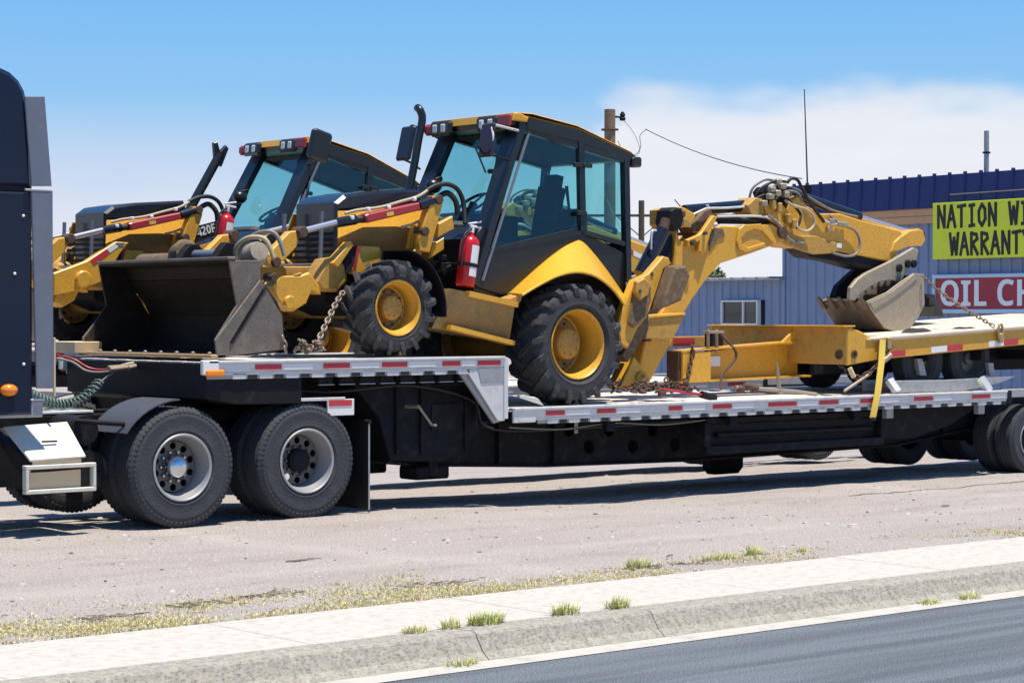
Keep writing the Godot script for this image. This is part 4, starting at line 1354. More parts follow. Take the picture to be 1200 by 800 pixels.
func backhoe(label: String, at: Vector3, fold: float, lettered: bool) -> void:
	var t := thing("backhoe_loader", label, "backhoe loader", "backhoe loaders on the trailers", at)
	# wheels, axles, chassis
	for s in [1.0, -1.0]:
		ag_wheel(t, -1.31, 1.925, s, 1.03, 0.475, 0.34, 0.262, 16, 0.19, 0.3)
		ag_wheel(t, 0.91, 1.56, s, 1.14, 0.635, 0.50, 0.352, 18, 0.32, 0.1)
	var ax := Geo.new()
	ax.tube([Vector3(-1.31, 1.92, -0.75), Vector3(-1.31, 1.92, 0.75)], 0.10, 12)
	ax.box(Vector3(-1.31, 1.98, 0), Vector3(0.26, 0.2, 0.9), 0.04)
	put("axle", ax, M.yellow_dull, t)
	rod("axle", [Vector3(0.91, 1.56, -0.75), Vector3(0.91, 1.56, 0.75)], 0.16, M.yellow_dull, t, 14)
	plate("chassis", pv([-1.72, 1.98, -1.72, 2.3, -0.3, 2.35, 1.9, 2.2, 2.25, 1.75, 1.5, 1.5, 0.3, 1.68, -1.2, 1.78]), -0.36, 0.36, M.frame_black, t, 0.01)
	# bonnet with grille and side panels
	plate("bonnet", pv([-1.577, 2.387, -1.576, 2.951, -1.464, 3.029, -1.197, 3.072, -0.541, 3.121, -0.476, 2.953, -1.515, 2.862, -1.516, 2.388]), -0.35, 0.35, M.hood_black, t, 0.03)
	var gr := Geo.new()
	for k in 5:
		gr.box(Vector3(-1.70, 2.42 + k * 0.06, 0), Vector3(0.03, 0.028, 0.56), 0.006)
	put("grille_slats", gr, M.frame_black, t)
	for z in [-0.33, 0.31]:
		rod("grille_bar", [Vector3(-1.73, 2.38, z), Vector3(-1.71, 2.86, z)], 0.022, M.tractor_fairing, t, 8)
	plate("bumper_box", pv([-2.185, 2.321, -1.769, 2.327, -1.769, 2.195, -2.146, 2.199]), -0.33, 0.35, M.yellow_dull, t, 0.01)
	boxy("bonnet_sill", Vector3(-1.74, 2.345, 0.02), Vector3(0.07, 0.03, 0.7), M.tractor_fairing, t)
	for s in [1.0, -1.0]:
		var a := [Vector3(-1.574, 2.867, 0.39), Vector3(-1.247, 2.885, 0.39), Vector3(-0.891, 2.921, 0.39), Vector3(-0.518, 2.967, 0.39)]
		var b := [Vector3(-1.632, 2.599, 0.47), Vector3(-1.336, 2.713, 0.47), Vector3(-0.952, 2.731, 0.47), Vector3(-0.58, 2.715, 0.47)]
		var d := [Vector3(-1.468, 2.358, 0.24), Vector3(-1.169, 2.396, 0.24), Vector3(-0.779, 2.419, 0.24), Vector3(-0.402, 2.425, 0.24)]
		if s < 0:
			for q in [a, b, d]:
				for k in 4:
					q[k].z = -q[k].z
		var g := Geo.new()
		g.loft(a, b, 0.015, Vector3(0, 0, s))
		put("bonnet_side", g, M.yellow, t)
		var g2 := Geo.new()
		g2.loft(b, d, 0.015, Vector3(0, 0, s))
		put("engine_panel", g2, M.grime_shade_yellow, t)  # darker colour stands for the shade under the bonnet side
		loader_side(t, s)
	bucket(t)
	# front mudguards: a curved strip with a web
	for s in [1.0, -1.0]:
		var m0 := []
		var m1 := []
		for k in 12:
			var an := deg_to_rad(78.0 - 84.0 * k / 11.0)
			m0.append(Vector3(-1.31 + cos(an) * 0.575, 1.90 + sin(an) * 0.60, s * 0.60))
			m1.append(Vector3(-1.31 + cos(an) * 0.575, 1.90 + sin(an) * 0.60, s * 1.03))
		var g := Geo.new()
		g.loft(m0, m1, 0.012, Vector3(1, 1, 0))
		put("front_mudguard", g, M.frame_black, t)
		var fan := PackedVector2Array()
		for p in m0:
			fan.append(Vector2(p.x, p.y))
		fan.append(Vector2(-1.0, 1.95))
		fan.append(Vector2(-1.25, 2.3))
		plate("mudguard_web", fan, s * 0.60, s * 0.612, M.frame_black, t, 0.0)
	var before := t.get_child_count()
	cab(t, lettered)
	if lettered:
		# this one sits farther back on its frame and leans more
		var lean := Basis(Vector3.BACK, deg_to_rad(-5.0))
		var pivot := Vector3(0.9, 2.6, 0)
		for k in range(before, t.get_child_count()):
			var o: Node3D = t.get_child(k)
			if not String(o.name).begins_with("exhaust"):
				o.transform = Transform3D(lean, pivot + Vector3(0.44, -0.04, 0) - lean * pivot) * o.transform
	backend(t, fold)
	if lettered:
		var o := func(p: PackedVector2Array) -> PackedVector2Array:
			var r := PackedVector2Array()
			for q in p:
				r.append(q - Vector2(t.position.x, t.position.y))
			return r
		plate("lift_arm", o.call(pv([-2.479, 2.309, -2.083, 2.445, -1.701, 2.668, -1.55, 2.661, -1.658, 2.536, -1.862, 2.232, -2.168, 2.126, -2.479, 2.068])), 0.57, 0.66, M.yellow, t, 0.01)
		plate("arm_tape_red", o.call(pv([-2.031, 2.454, -1.84, 2.58, -1.798, 2.533, -1.989, 2.399])), 0.66, 0.664, M.tape_red, t, 0.0)
		plate("arm_tape_white", o.call(pv([-1.83, 2.589, -1.733, 2.648, -1.68, 2.611, -1.787, 2.543])), 0.66, 0.664, M.tape_white, t, 0.0)
		plate("arm_tape_grey", o.call(pv([-1.723, 2.657, -1.605, 2.655, -1.626, 2.612, -1.675, 2.616])), 0.66, 0.664, M.tractor_fairing, t, 0.0)
		var eye: Vector3 = Vector3(-2.132, 2.247, -3.6) - t.position
		var ey := Geo.new()
		ey.pin(eye.x, eye.y, 0.64, 0.71, 0.095)
		put("arm_eye", ey, M.yellow, t)
		plate("number_panel", pv([-0.53, 2.82, -0.21, 2.90, -0.25, 2.72, -0.60, 2.62]), 0.60, 0.612, M.black_matt, t, 0.0)
		var f := SystemFont.new()
		f.font_names = PackedStringArray(["Droid Sans"])
		f.font_weight = 700
		var tm := TextMesh.new()
		tm.text = "420F"
		tm.font = f
		tm.font_size = 48
		tm.pixel_size = 0.135 / 48.0
		tm.depth = 0.004
		var lt := put("number", tm, M.tape_white, t, Vector3(-0.415, 2.775, 0.616))
		lt.rotation.z = deg_to_rad(15)
		lt.scale = Vector3(0.86, 1, 1)
		plate("number_strip", pv([-0.56, 2.58, -0.26, 2.66, -0.26, 2.61, -0.54, 2.53]), 0.59, 0.605, M.yellow, t, 0.002)


func loader_side(t: Node3D, s: float) -> void:
	plate("loader_tower", pv([-0.595, 3.041, -0.509, 3.027, -0.476, 2.952, -0.53, 2.797, -0.638, 2.473, -0.766, 2.488, -0.766, 2.623, -0.68, 2.844]), s * 0.53, s * 0.64, M.yellow, t, 0.008)
	plate("tower_brace", pv([-0.47, 2.767, -0.296, 2.848, -0.274, 2.721, -0.481, 2.63]), s * 0.45, s * 0.57, M.yellow, t, 0.006)
	plate("tower_brace", pv([-0.556, 2.552, -0.405, 2.632, -0.405, 2.513, -0.588, 2.416]), s * 0.45, s * 0.57, M.yellow, t, 0.006)
	plate("tower_strip", pv([-0.753, 2.744, -0.71, 2.745, -0.721, 2.516, -0.774, 2.515]), s * 0.42, s * 0.52, M.yellow, t, 0.004)
	var pins := Geo.new()
	for q in [Vector3(-0.53, 3.001, 0.6), Vector3(-0.707, 2.683, 0.6)]:
		pins.pin(q.x, q.y, minf(s * 0.5, s * 0.675), maxf(s * 0.5, s * 0.665), 0.048)
	put("tower_pin", pins, M.rust, t)
	# lift arm from the tower past the front wheel to the bucket
	plate("lift_arm", pv([-1.443, 2.526, -1.217, 2.522, -1.176, 2.456, -0.978, 2.451, -0.703, 2.524, -0.682, 2.414, -1.124, 2.299, -1.505, 2.253, -1.535, 2.294]), s * 0.46, s * 0.58, M.yellow, t, 0.01)
	plate("arm_red_edge", pv([-1.487, 2.516, -1.456, 2.525, -1.502, 2.31, -1.538, 2.285]), s * 0.575, s * 0.590, M.red_paint, t, 0.0)
	plate("arm_grille", pv([-1.626, 2.416, -1.474, 2.525, -1.515, 2.294, -1.606, 2.252]), s * 0.52, s * 0.565, M.black_matt, t, 0.0)
	plate("arm_flange", pv([-1.791, 2.355, -1.569, 2.564, -1.539, 2.532, -1.721, 2.315]), s * 0.46, s * 0.60, M.yellow, t, 0.006)
	plate("arm_knee", pv([-1.804, 2.397, -1.664, 2.416, -1.573, 2.327, -1.563, 2.187, -1.694, 2.079, -1.874, 2.086, -1.953, 2.175, -1.894, 2.282]), s * 0.30, s * 0.55, M.yellow_dull, t, 0.03)
	plate("lower_arm", pv([-2.485, 2.129, -2.389, 2.226, -2.166, 2.229, -2.058, 2.262, -1.94, 2.142, -1.92, 2.052, -2.029, 2.084, -2.088, 1.97, -2.244, 1.889, -2.36, 1.937, -2.418, 2.009]), s * 0.42, s * 0.60, M.yellow, t, 0.012)
	var boss := Geo.new()
	var q0: Vector3 = Vector3(-2.296, 1.978, 0.6)
	boss.pin(q0.x, q0.y, minf(s * 0.58, s * 0.635), maxf(s * 0.58, s * 0.635), 0.062)
	put("hinge_boss", boss, M.yellow, t)
	plate("bell_crank", pv([-2.583, 2.399, -2.305, 2.644, -2.228, 2.654, -2.199, 2.566, -2.218, 2.502, -2.373, 2.362, -2.45, 2.361, -2.488, 2.297, -2.545, 2.328]), s * 0.54, s * 0.63, M.yellow, t, 0.012)
	var dark := Geo.new()
	for q in [[Vector3(-2.469, 2.353, 0.6), 0.05], [Vector3(-2.498, 2.209, 0.6), 0.042], [Vector3(-2.169, 2.64, 0.6), 0.055]]:
		dark.pin(q[0].x, q[0].y, minf(s * 0.52, s * 0.67), maxf(s * 0.52, s * 0.67), q[1])
	put("crank_pin", dark, M.rust, t)
	# tilt cylinder: rod, gland, red sleeve, rear eye
	rod("cylinder_rod", [Vector3(-2.15, 2.648, 0.6), Vector3(-1.684, 2.758, 0.6)] if s > 0 else [Vector3(-1.868, 2.655, -0.6), Vector3(-1.312, 2.781, -0.6)], 0.030, M.rod_chrome, t)
	if s > 0:
		rod("cylinder_gland", [Vector3(-1.744, 2.74, 0.6), Vector3(-1.523, 2.778, 0.6)], 0.050, M.hood_black, t, 14)
		rod("cylinder_neck", [Vector3(-1.543, 2.77, 0.6), Vector3(-1.35, 2.8, 0.6)], 0.036, M.rubber, t, 12)
		plate("red_sleeve", pv([-1.447, 2.82, -1.407, 2.838, -0.783, 2.965, -0.762, 2.89, -1.407, 2.747]), 0.53, 0.66, M.red_paint, t, 0.012)
		plate("sleeve_decal", pv([-1.19, 2.852, -1.107, 2.867, -1.102, 2.83, -1.184, 2.815]), 0.655, 0.663, M.strap, t, 0.0)
		rod("cylinder_tail", [Vector3(-0.755, 2.934, 0.6), Vector3(-0.563, 2.991, 0.6)], 0.052, M.hood_black, t, 14)
		rod("supply_hose", smooth_path([Vector3(-1.615, 2.835, 0.56), Vector3(-1.482, 2.87, 0.6), Vector3(-1.241, 2.902, 0.62), Vector3(-0.981, 2.968, 0.62), Vector3(-0.755, 3.027, 0.6), Vector3(-0.588, 3.102, 0.55)]), 0.016, M.hose_tan, t, 8)
		rod("return_hose", smooth_path([Vector3(-0.609, 3.093, 0.55), Vector3(-0.48, 3.149, 0.55), Vector3(-0.328, 3.163, 0.55), Vector3(-0.208, 3.108, 0.55), Vector3(-0.142, 2.981, 0.55), Vector3(-0.161, 2.773, 0.6)]), 0.024, M.rubber, t, 8)
		rod("return_hose", smooth_path([Vector3(-0.441, 3.025, 0.5), Vector3(-0.327, 3.079, 0.52), Vector3(-0.241, 2.995, 0.55), Vector3(-0.219, 2.859, 0.55)]), 0.03, M.rubber, t, 8)
		var cl := Geo.new()
		for q in [Vector3(-1.392, 2.88, 0.63), Vector3(-1.145, 2.904, 0.63), Vector3(-0.831, 2.998, 0.63), Vector3(-1.585, 2.792, 0.63)]:
			cl.box(q, Vector3(0.04, 0.04, 0.05), 0.008)
		put("hose_clamps", cl, M.tape_white, t)
		rod("arm_hose", smooth_path([Vector3(-2.14, 2.643, 0.5), Vector3(-2.247, 2.592, 0.5), Vector3(-2.35, 2.51, 0.48), Vector3(-2.407, 2.477, 0.45)]), 0.018, M.hose_grey, t, 8)
		rod("low_hose", smooth_path([Vector3(-0.905, 2.723, 0.52), Vector3(-0.794, 2.75, 0.54), Vector3(-0.657, 2.797, 0.5)]), 0.014, M.hose_tan, t, 8)
		var bk := Geo.new()
		bk.box(Vector3(-0.355, 2.335, 0.5), Vector3(0.14, 0.10, 0.1), 0.01)
		bk.box(Vector3(-0.398, 2.429, 0.5), Vector3(0.10, 0.06, 0.1), 0.01)
		bk.tube([Vector3(-0.463, 2.291, 0.5), Vector3(-0.307, 2.344, 0.55)], 0.02, 8)
		put("valve_block", bk, M.frame_black, t)
	else:
		rod("cylinder_body", [Vector3(-1.312, 2.781, -0.6), Vector3(-0.5, 2.926, -0.6)], 0.055, M.red_paint, t)


func bucket(t: Node3D) -> void:
	var prof := [Vector2(-3.46, 1.485), Vector2(-3.1, 1.495), Vector2(-2.80, 1.52), Vector2(-2.735, 1.58), Vector2(-2.735, 1.85), Vector2(-2.80, 1.98), Vector2(-2.99, 2.20), Vector2(-3.03, 2.32), Vector2(-3.10, 2.345), Vector2(-3.315, 2.35)]
	var a := []
	var b := []
	for q in prof:
		a.append(Vector3(q.x, q.y, -1.155))
		b.append(Vector3(q.x, q.y, 1.155))
	var g := Geo.new()
	for k in prof.size() - 1:
		var mid := (prof[k] + prof[k + 1]) / 2.0 as Vector2
		var out := mid - Vector2(-3.12, 1.9)
		g.loft([a[k], a[k + 1]], [b[k], b[k + 1]], 0.022, Vector3(out.x, out.y, 0))
	put("bucket_shell", g, M.bucket_inside_shaded, t)
	for s in [1.0, -1.0]:
		plate("bucket_side", pv([-3.325, 2.345, -2.989, 2.35, -2.99, 2.181, -2.759, 1.85, -2.732, 1.547, -3.452, 1.479, -3.469, 1.646, -3.245, 1.949]), s * 1.15, s * 1.175, M.bucket_steel if s > 0 else M.bucket_inside_shaded, t, 0.004)  # far plate coloured darker for the shade inside
		plate("side_cutter", pv([-3.491, 1.638, -3.012, 2.173, -2.962, 2.127, -3.339, 1.607, -3.339, 1.481, -3.464, 1.471]), s * 1.176, s * 1.20, M.bucket_steel, t, 0.006)
		plate("side_rib", pv([-3.321, 1.614, -2.948, 2.112, -2.93, 2.096, -3.294, 1.599]), s * 1.176, s * 1.184, M.bucket_inside_shaded, t, 0.0)
	boxy("cutting_edge", Vector3(-3.45, 1.49, 0), Vector3(0.16, 0.034, 2.40), M.edge_steel, t, 0.008)
	boxy("bucket_lip", Vector3(-3.30, 2.365, 0), Vector3(0.09, 0.03, 2.36), M.bucket_steel, t, 0.008)
	var bolts := Geo.new()
	for k in 8:
		bolts.ball(Vector3(-3.41, 1.512, -0.98 + k * 0.28), Vector3(0.022, 0.016, 0.022), 8)
	put("edge_bolts", bolts, M.worn_steel, t)
	# fittings behind the lip
	rod("torque_tube", [Vector3(-2.90, 2.36, -1.05), Vector3(-2.90, 2.36, -0.15)], 0.095, M.mud, t, 16)
	rod("cross_pipe", [Vector3(-2.93, 2.42, -0.02), Vector3(-2.93, 2.42, 0.5)], 0.052, M.tractor_fairing, t, 14)
	for z in [-0.1, 0.52]:
		plate("bucket_lug", pv([-3.12, 2.34, -2.78, 2.34, -2.82, 2.47, -2.88, 2.53, -2.97, 2.53, -3.03, 2.47]), z - 0.05, z + 0.05, M.frame_black, t, 0.01)
	var knob := Geo.new()
	knob.lathe(Vector3(-2.86, 2.42, -0.42), Vector3(-0.3, 0.2, 1).normalized(), [Vector2(0, 0), Vector2(0.10, 0.0), Vector2(0.125, 0.03), Vector2(0.125, 0.2), Vector2(0.10, 0.24), Vector2(0.05, 0.25), Vector2(0, 0.25)], 18)
	put("dusty_boss", knob, M.mud, t)
	var cap := Geo.new()
	cap.lathe(Vector3(-2.85, 2.39, 0.82), Vector3(-0.25, 0.25, 1).normalized(), [Vector2(0, 0), Vector2(0.11, 0.0), Vector2(0.12, 0.04), Vector2(0.115, 0.10), Vector2(0.10, 0.12), Vector2(0.10, 0.17), Vector2(0.085, 0.21), Vector2(0, 0.215)], 20)
	put("hinge_cap", cap, M.worn_steel, t)
	rod("bucket_hose", smooth_path([Vector3(-2.9, 2.36, 0.62), Vector3(-2.93, 2.48, 0.68), Vector3(-2.88, 2.565, 0.80), Vector3(-2.78, 2.55, 0.93), Vector3(-2.72, 2.38, 0.98)]), 0.022, M.hose_tan, t, 8)
	rod("bucket_hose", smooth_path([Vector3(-2.85, 2.36, 0.58), Vector3(-2.86, 2.50, 0.68), Vector3(-2.80, 2.61, 0.84), Vector3(-2.70, 2.60, 0.98), Vector3(-2.64, 2.40, 1.04)]), 0.020, M.hose_grey, t, 8)


# a thin sheet of glass with two faces
func pane(g: Geo, p: Array, out: Vector3) -> void:
	var n := (p[1] - p[0]).cross(p[3] - p[0]).normalized() as Vector3
	var d := n * 0.006
	g.hexa([p[0], p[1], p[2], p[3], p[0] + d, p[1] + d, p[2] + d, p[3] + d])


func cab(t: Node3D, other: bool) -> void:
	var At := Vector3(0.55, 3.79, 0.62)
	var Ab := Vector3(-0.18, 2.15, 0.75)
	var Bt := Vector3(1.35, 3.69, 0.64)
	var Bb := Vector3(1.28, 2.72, 0.75)
	var Ct := Vector3(1.99, 3.50, 0.64)
	var Cb := Vector3(1.92, 2.2, 0.75)
	var Cm := Vector3(1.95, 2.62, 0.72)
	for s in [1.0, -1.0]:
		var f := Vector3(1, 1, s)
		var g := Geo.new()
		beam(g, At * f - Vector3(0, 0, s * 0.07), Ab * f - Vector3(0, 0, s * 0.07), 0.22, 0.075)
		put("front_post", g, M.cab_black, t)
		g = Geo.new()
		beam(g, Bt * f, Bb * f, 0.06, 0.075)
		put("middle_post", g, M.cab_black, t)
		g = Geo.new()
		beam(g, Ct * f, Cb * f, 0.08, 0.07)
		put("rear_post", g, M.cab_black, t)
		g = Geo.new()
		beam(g, At * f + Vector3(-0.05, 0.0, 0), Ct * f + Vector3(0.05, 0.0, 0), 0.07, 0.09)
		put("roof_rail", g, M.cab_black, t)
		g = Geo.new()
		beam(g, (At + Vector3(0.09, -0.06, 0.03)) * f, (Ab + Vector3(0.10, 0.05, 0.03)) * f, 0.02, 0.022)
		put("door_edge", g, M.tractor_fairing, t)
		# lower door with its dark panel, bounded by the rear mudguard
		plate("lower_door", pv([-0.161, 2.146, -0.007, 2.516, 1.245, 2.77, 1.377, 2.613, 1.353, 2.47, 1.068, 2.36, 0.694, 2.197, 0.465, 2.004, 0.352, 2.021]), s * 0.735, s * 0.755, M.cab_black, t, 0.004)
		g = Geo.new()
		pane(g, [At * f, Bt * f, Bb * f, Vector3(0.02, 2.52, s * 0.722)], Vector3(0, 0, s))
		put("door_glass", g, M.cab_glass, t)
		g = Geo.new()
		pane(g, [Bt * f, Ct * f, Cm * f, Bb * f], Vector3(0, 0, s))
		put("rear_side_glass", g, M.cab_glass, t)
		g = Geo.new()
		beam(g, Bb * f, Cm * f + Vector3(0, -0.02, 0), 0.05, 0.05)
		beam(g, Bb * f, Vector3(0.02, 2.50, s * 0.74), 0.04, 0.045)
		put("window_sill", g, M.cab_black, t)
		plate("rear_quarter", pv([1.332, 2.711, 1.903, 2.516, 1.941, 2.028, 1.707, 2.153, 1.332, 2.471]), s * 0.70, s * 0.73, M.cab_black, t, 0.004)
		# hinges and handle on the posts
		var hg := Geo.new()
		for q in [Vector3(1.27, 3.42, 0.70), Vector3(1.40, 3.42, 0.70), Vector3(1.25, 2.92, 0.77)]:
			hg.box(q * f, Vector3(0.12, 0.05, 0.05), 0.01)
		put("hinge", hg, M.cab_black, t)
		# rear mudguard, sloping outwards
		var ridge := [Vector3(0.265, 2.08, 0.8), Vector3(0.628, 2.335, 0.8), Vector3(0.895, 2.505, 0.8), Vector3(1.106, 2.606, 0.8), Vector3(1.26, 2.61, 0.8), Vector3(1.56, 2.357, 0.8), Vector3(1.841, 2.063, 0.8)]
		var arch := [Vector3(0.151, 2.069, 1.12), Vector3(0.376, 2.173, 1.12), Vector3(0.637, 2.27, 1.12), Vector3(0.903, 2.308, 1.12), Vector3(1.161, 2.259, 1.12), Vector3(1.387, 2.129, 1.12), Vector3(1.543, 1.971, 1.12)]
		var inner := []
		for k in ridge.size():
			ridge[k] = ridge[k] * f
			arch[k] = arch[k] * f
			inner.append(Vector3(ridge[k].x, ridge[k].y - 0.03, s * 0.70))
		var fine := func(line: Array) -> Array: return smooth_path(line, 5)
		g = Geo.new()
		g.loft(fine.call(ridge), fine.call(arch), 0.02, Vector3(0, 1, s))
		g.loft(fine.call(inner), fine.call(ridge), 0.02, Vector3(0, 1, 0))
		put("rear_mudguard", g, M.yellow_fender, t)
		var lip := []
		for p in fine.call(arch):
			lip.append(p - Vector3(0, 0.015, 0))
		rod("mudguard_edge", lip, 0.014, M.yellow_fender, t, 8)
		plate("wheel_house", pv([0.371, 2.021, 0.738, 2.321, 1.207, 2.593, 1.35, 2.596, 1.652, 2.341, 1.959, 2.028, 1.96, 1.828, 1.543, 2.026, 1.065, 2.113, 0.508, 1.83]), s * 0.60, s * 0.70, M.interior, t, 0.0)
		# tank below the door
		g = Geo.new()
		var c0: Vector3 = Vector3(-0.664, 2.115, 1)
		var c1: Vector3 = Vector3(0.164, 1.984, 1)
		var c2: Vector3 = Vector3(0.203, 1.607, 0.86)
		var c3: Vector3 = Vector3(-0.788, 1.732, 0.86)
		g.hexa([Vector3(c3.x, c3.y, 0.42 * s), Vector3(c2.x, c2.y, 0.42 * s), c2 * f, c3 * f, Vector3(c0.x, c0.y, 0.42 * s), Vector3(c1.x, c1.y, 0.42 * s), c1 * f, c0 * f])
		put("side_tank", g, M.grime_shade_yellow, t)
		g = Geo.new()
		beam(g, Vector3(-0.442, 2.066, 0.99) * f, Vector3(0.183, 1.959, 0.99) * f, 0.07, 0.055)
		put("step_ledge", g, M.yellow, t)
		g = Geo.new()
		beam(g, Vector3(-0.652, 1.74, 0.93) * f, Vector3(0.167, 1.574, 0.93) * f, 0.12, 0.045)
		put("step_tread", g, M.yellow, t)
		plate("tank_bracket", pv([0.083, 2.018, 0.273, 2.07, 0.262, 2.002, 0.183, 1.933]), s * 0.8, s * 0.98, M.yellow_dull, t, 0.006)
	# windscreen, rear window, header, scuttle and roof
	var g := Geo.new()
	pane(g, [At, Ab, Ab * Vector3(1, 1, -1), At * Vector3(1, 1, -1)], Vector3(-1, 0.3, 0))
	put("windscreen", g, M.cab_glass, t)
	g = Geo.new()
	pane(g, [Ct, Cm, Cm * Vector3(1, 1, -1), Ct * Vector3(1, 1, -1)], Vector3(1, 0, 0))
	put("rear_window", g, M.cab_glass, t)
	plate("roof_frame", pv([0.60, 3.80, 0.62, 3.885, 1.3, 3.80, 2.08, 3.575, 2.10, 3.50, 1.3, 3.66, 0.62, 3.76]), -0.672, 0.672, M.cab_black, t, 0.01)
	plate("roof", pv([0.50, 3.88, 0.52, 3.925, 0.68, 3.925, 1.3, 3.835, 2.06, 3.602, 2.13, 3.55, 2.08, 3.573, 1.3, 3.798, 0.62, 3.884]), -0.665, 0.665, M.yellow, t, 0.008)
	plate("visor", pv([0.40, 3.84, 0.42, 3.915, 0.47, 3.925, 0.62, 3.88, 0.60, 3.83]), -0.68, 0.68, M.yellow, t, 0.012)
	plate("visor_underside", pv([0.43, 3.79, 0.42, 3.842, 0.60, 3.832, 0.60, 3.76]), -0.62, 0.62, M.cab_black, t, 0.01)
	plate("head_lining", pv([0.62, 3.74, 1.95, 3.50, 1.95, 3.53, 0.62, 3.78]), -0.6, 0.6, M.interior, t, 0.0)
	plate("scuttle", pv([-0.22, 2.12, -0.20, 2.62, -0.05, 2.75, 0.05, 2.72, 0.1, 2.12]), -0.72, 0.72, M.cab_black, t, 0.02)
	plate("cab_floor", pv([-0.15, 2.0, -0.15, 2.15, 1.9, 2.25, 1.9, 2.0]), -0.72, 0.72, M.cab_black, t, 0.0)
	plate("rear_wall", pv([1.86, 2.15, 1.90, 2.62, 1.96, 2.62, 1.94, 2.15]), -0.7, 0.7, M.cab_black, t, 0.0)
	# work lamps on the visor
	for z in [-0.48, 0.30]:
		boxy("lamp_pod", Vector3(0.39, 3.825, z), Vector3(0.07, 0.16, 0.36), M.cab_black, t, 0.03)
		for e in [-0.07, 0.07]:
			boxy("work_lamp", Vector3(0.352, 3.825, z + e), Vector3(0.02, 0.085, 0.075), M.lamp_glass, t, 0.01)
	boxy("turn_lamp", Vector3(0.375, 3.84, 0.575), Vector3(0.06, 0.12, 0.19), M.lamp_red, t, 0.015)
	boxy("turn_lamp", Vector3(0.40, 3.825, -0.72), Vector3(0.08, 0.12, 0.10), M.lamp_red, t, 0.03)
	boxy("rear_lamp", Vector3(2.13, 3.49, 0.63), Vector3(0.14, 0.11, 0.14), M.cab_black, t, 0.02)
	# exhaust and mirrors
	if other:
		rod("exhaust_guard", [Vector3(-0.09, 3.02, -0.3), Vector3(0.35, 3.72, -0.3)], 0.055, M.cab_black, t, 12)
		plate("exhaust_fork", pv([0.28, 3.62, 0.37, 3.58, 0.47, 3.80, 0.43, 3.84, 0.35, 3.76, 0.31, 3.88, 0.26, 3.86]), -0.34, -0.28, M.cab_black, t, 0.008)
		var big := Geo.new()
		big.box(Vector3(0.36, 3.78, 0.98), Vector3(0.28, 0.36, 0.10), 0.03, Basis(Vector3.BACK, deg_to_rad(-10)))
		put("mirror", big, M.cab_black, t)
		rod("mirror_arm", [Vector3(0.36, 3.62, 0.95), Vector3(0.45, 3.58, 0.66)], 0.014, M.cab_black, t, 6)
	else:
		rod("exhaust", smooth_path([Vector3(-0.146, 3.14, -0.35), Vector3(-0.079, 3.399, -0.35), Vector3(-0.023, 3.668, -0.35), Vector3(0.022, 3.848, -0.35), Vector3(0.028, 3.928, -0.35), Vector3(0.015, 3.991, -0.37), Vector3(0.02, 4.021, -0.42)]), 0.042, M.cab_black, t, 14)
		var mi := Geo.new()
		mi.box(Vector3(0.255, 3.689, -0.92), Vector3(0.05, 0.38, 0.24), 0.02, Basis(Vector3.BACK, deg_to_rad(-14)))
		put("mirror", mi, M.cab_black, t)
		rod("mirror_arm", smooth_path([Vector3(0.29, 3.855, -0.92), Vector3(0.332, 3.883, -0.9), Vector3(0.377, 3.812, -0.75), Vector3(0.46, 3.736, -0.62)]), 0.012, M.cab_black, t, 6)
		rod("mirror_arm", smooth_path([Vector3(0.186, 3.522, -0.92), Vector3(0.286, 3.489, -0.9), Vector3(0.285, 3.407, -0.72)]), 0.012, M.cab_black, t, 6)
		var mn := Geo.new()
		mn.box(Vector3(-0.16, 3.591, 0.95), Vector3(0.035, 0.34, 0.22), 0.015, Basis(Vector3.BACK, deg_to_rad(-6)))
		put("mirror", mn, M.mirror_reflection, t)
		rod("mirror_rim", smooth_path([Vector3(-0.162, 3.713, 1.02), Vector3(-0.165, 3.618, 1.05), Vector3(-0.162, 3.469, 1.02)]), 0.012, M.tape_white, t, 6)
		rod("mirror_rim", [Vector3(-0.152, 3.784, 0.86), Vector3(-0.152, 3.444, 0.86)], 0.016, M.tape_white, t, 6)
		rod("mirror_arm", [Vector3(-0.116, 3.754, 0.95), Vector3(0.467, 3.735, 0.68)], 0.015, M.aluminium, t, 6)
		rod("mirror_arm", smooth_path([Vector3(-0.258, 3.519, 0.95), Vector3(-0.214, 3.462, 0.95), Vector3(-0.041, 3.447, 0.9), Vector3(0.337, 3.424, 0.7)]), 0.013, M.frame_black, t, 6)
		rod("wiper", [Vector3(0.205, 3.597, 0.3), Vector3(0.229, 3.31, 0.45)], 0.010, M.cab_black, t, 6)
	# inside: seat, wheel column, console, levers
	plate("seat", pv([0.86, 2.56, 1.40, 2.60, 1.42, 2.72, 0.88, 2.68]), -0.27, 0.27, M.cloth_dark, t, 0.05)
	plate("backrest", pv([1.34, 2.66, 1.44, 2.66, 1.58, 3.20, 1.46, 3.24]), -0.21, 0.21, M.cloth_dark, t, 0.05)
	plate("headrest", pv([1.47, 3.22, 1.57, 3.20, 1.60, 3.34, 1.50, 3.36]), -0.13, 0.13, M.cloth_dark, t, 0.03)
	boxy("seat_base", Vector3(1.02, 2.42, 0), Vector3(0.4, 0.42, 0.4), M.interior, t, 0.02)
	for s in [-0.30, 0.30]:
		boxy("armrest", Vector3(1.2, 2.88, s), Vector3(0.34, 0.06, 0.07), M.cloth_dark, t, 0.02)
	var sw := Geo.new()
	var ring := []
	var tilt := Basis(Vector3.BACK, deg_to_rad(35))
	for k in 20:
		ring.append(Vector3(0.44, 3.02, 0) + tilt * Vector3(cos(TAU * k / 20) * 0.18, 0, sin(TAU * k / 20) * 0.18))
	sw.tube(ring, 0.016, 6, true)
	sw.tube([Vector3(0.44, 3.02, 0), Vector3(0.16, 2.45, 0)], 0.045, 10)
	sw.tube([ring[0], ring[10]], 0.012, 6)
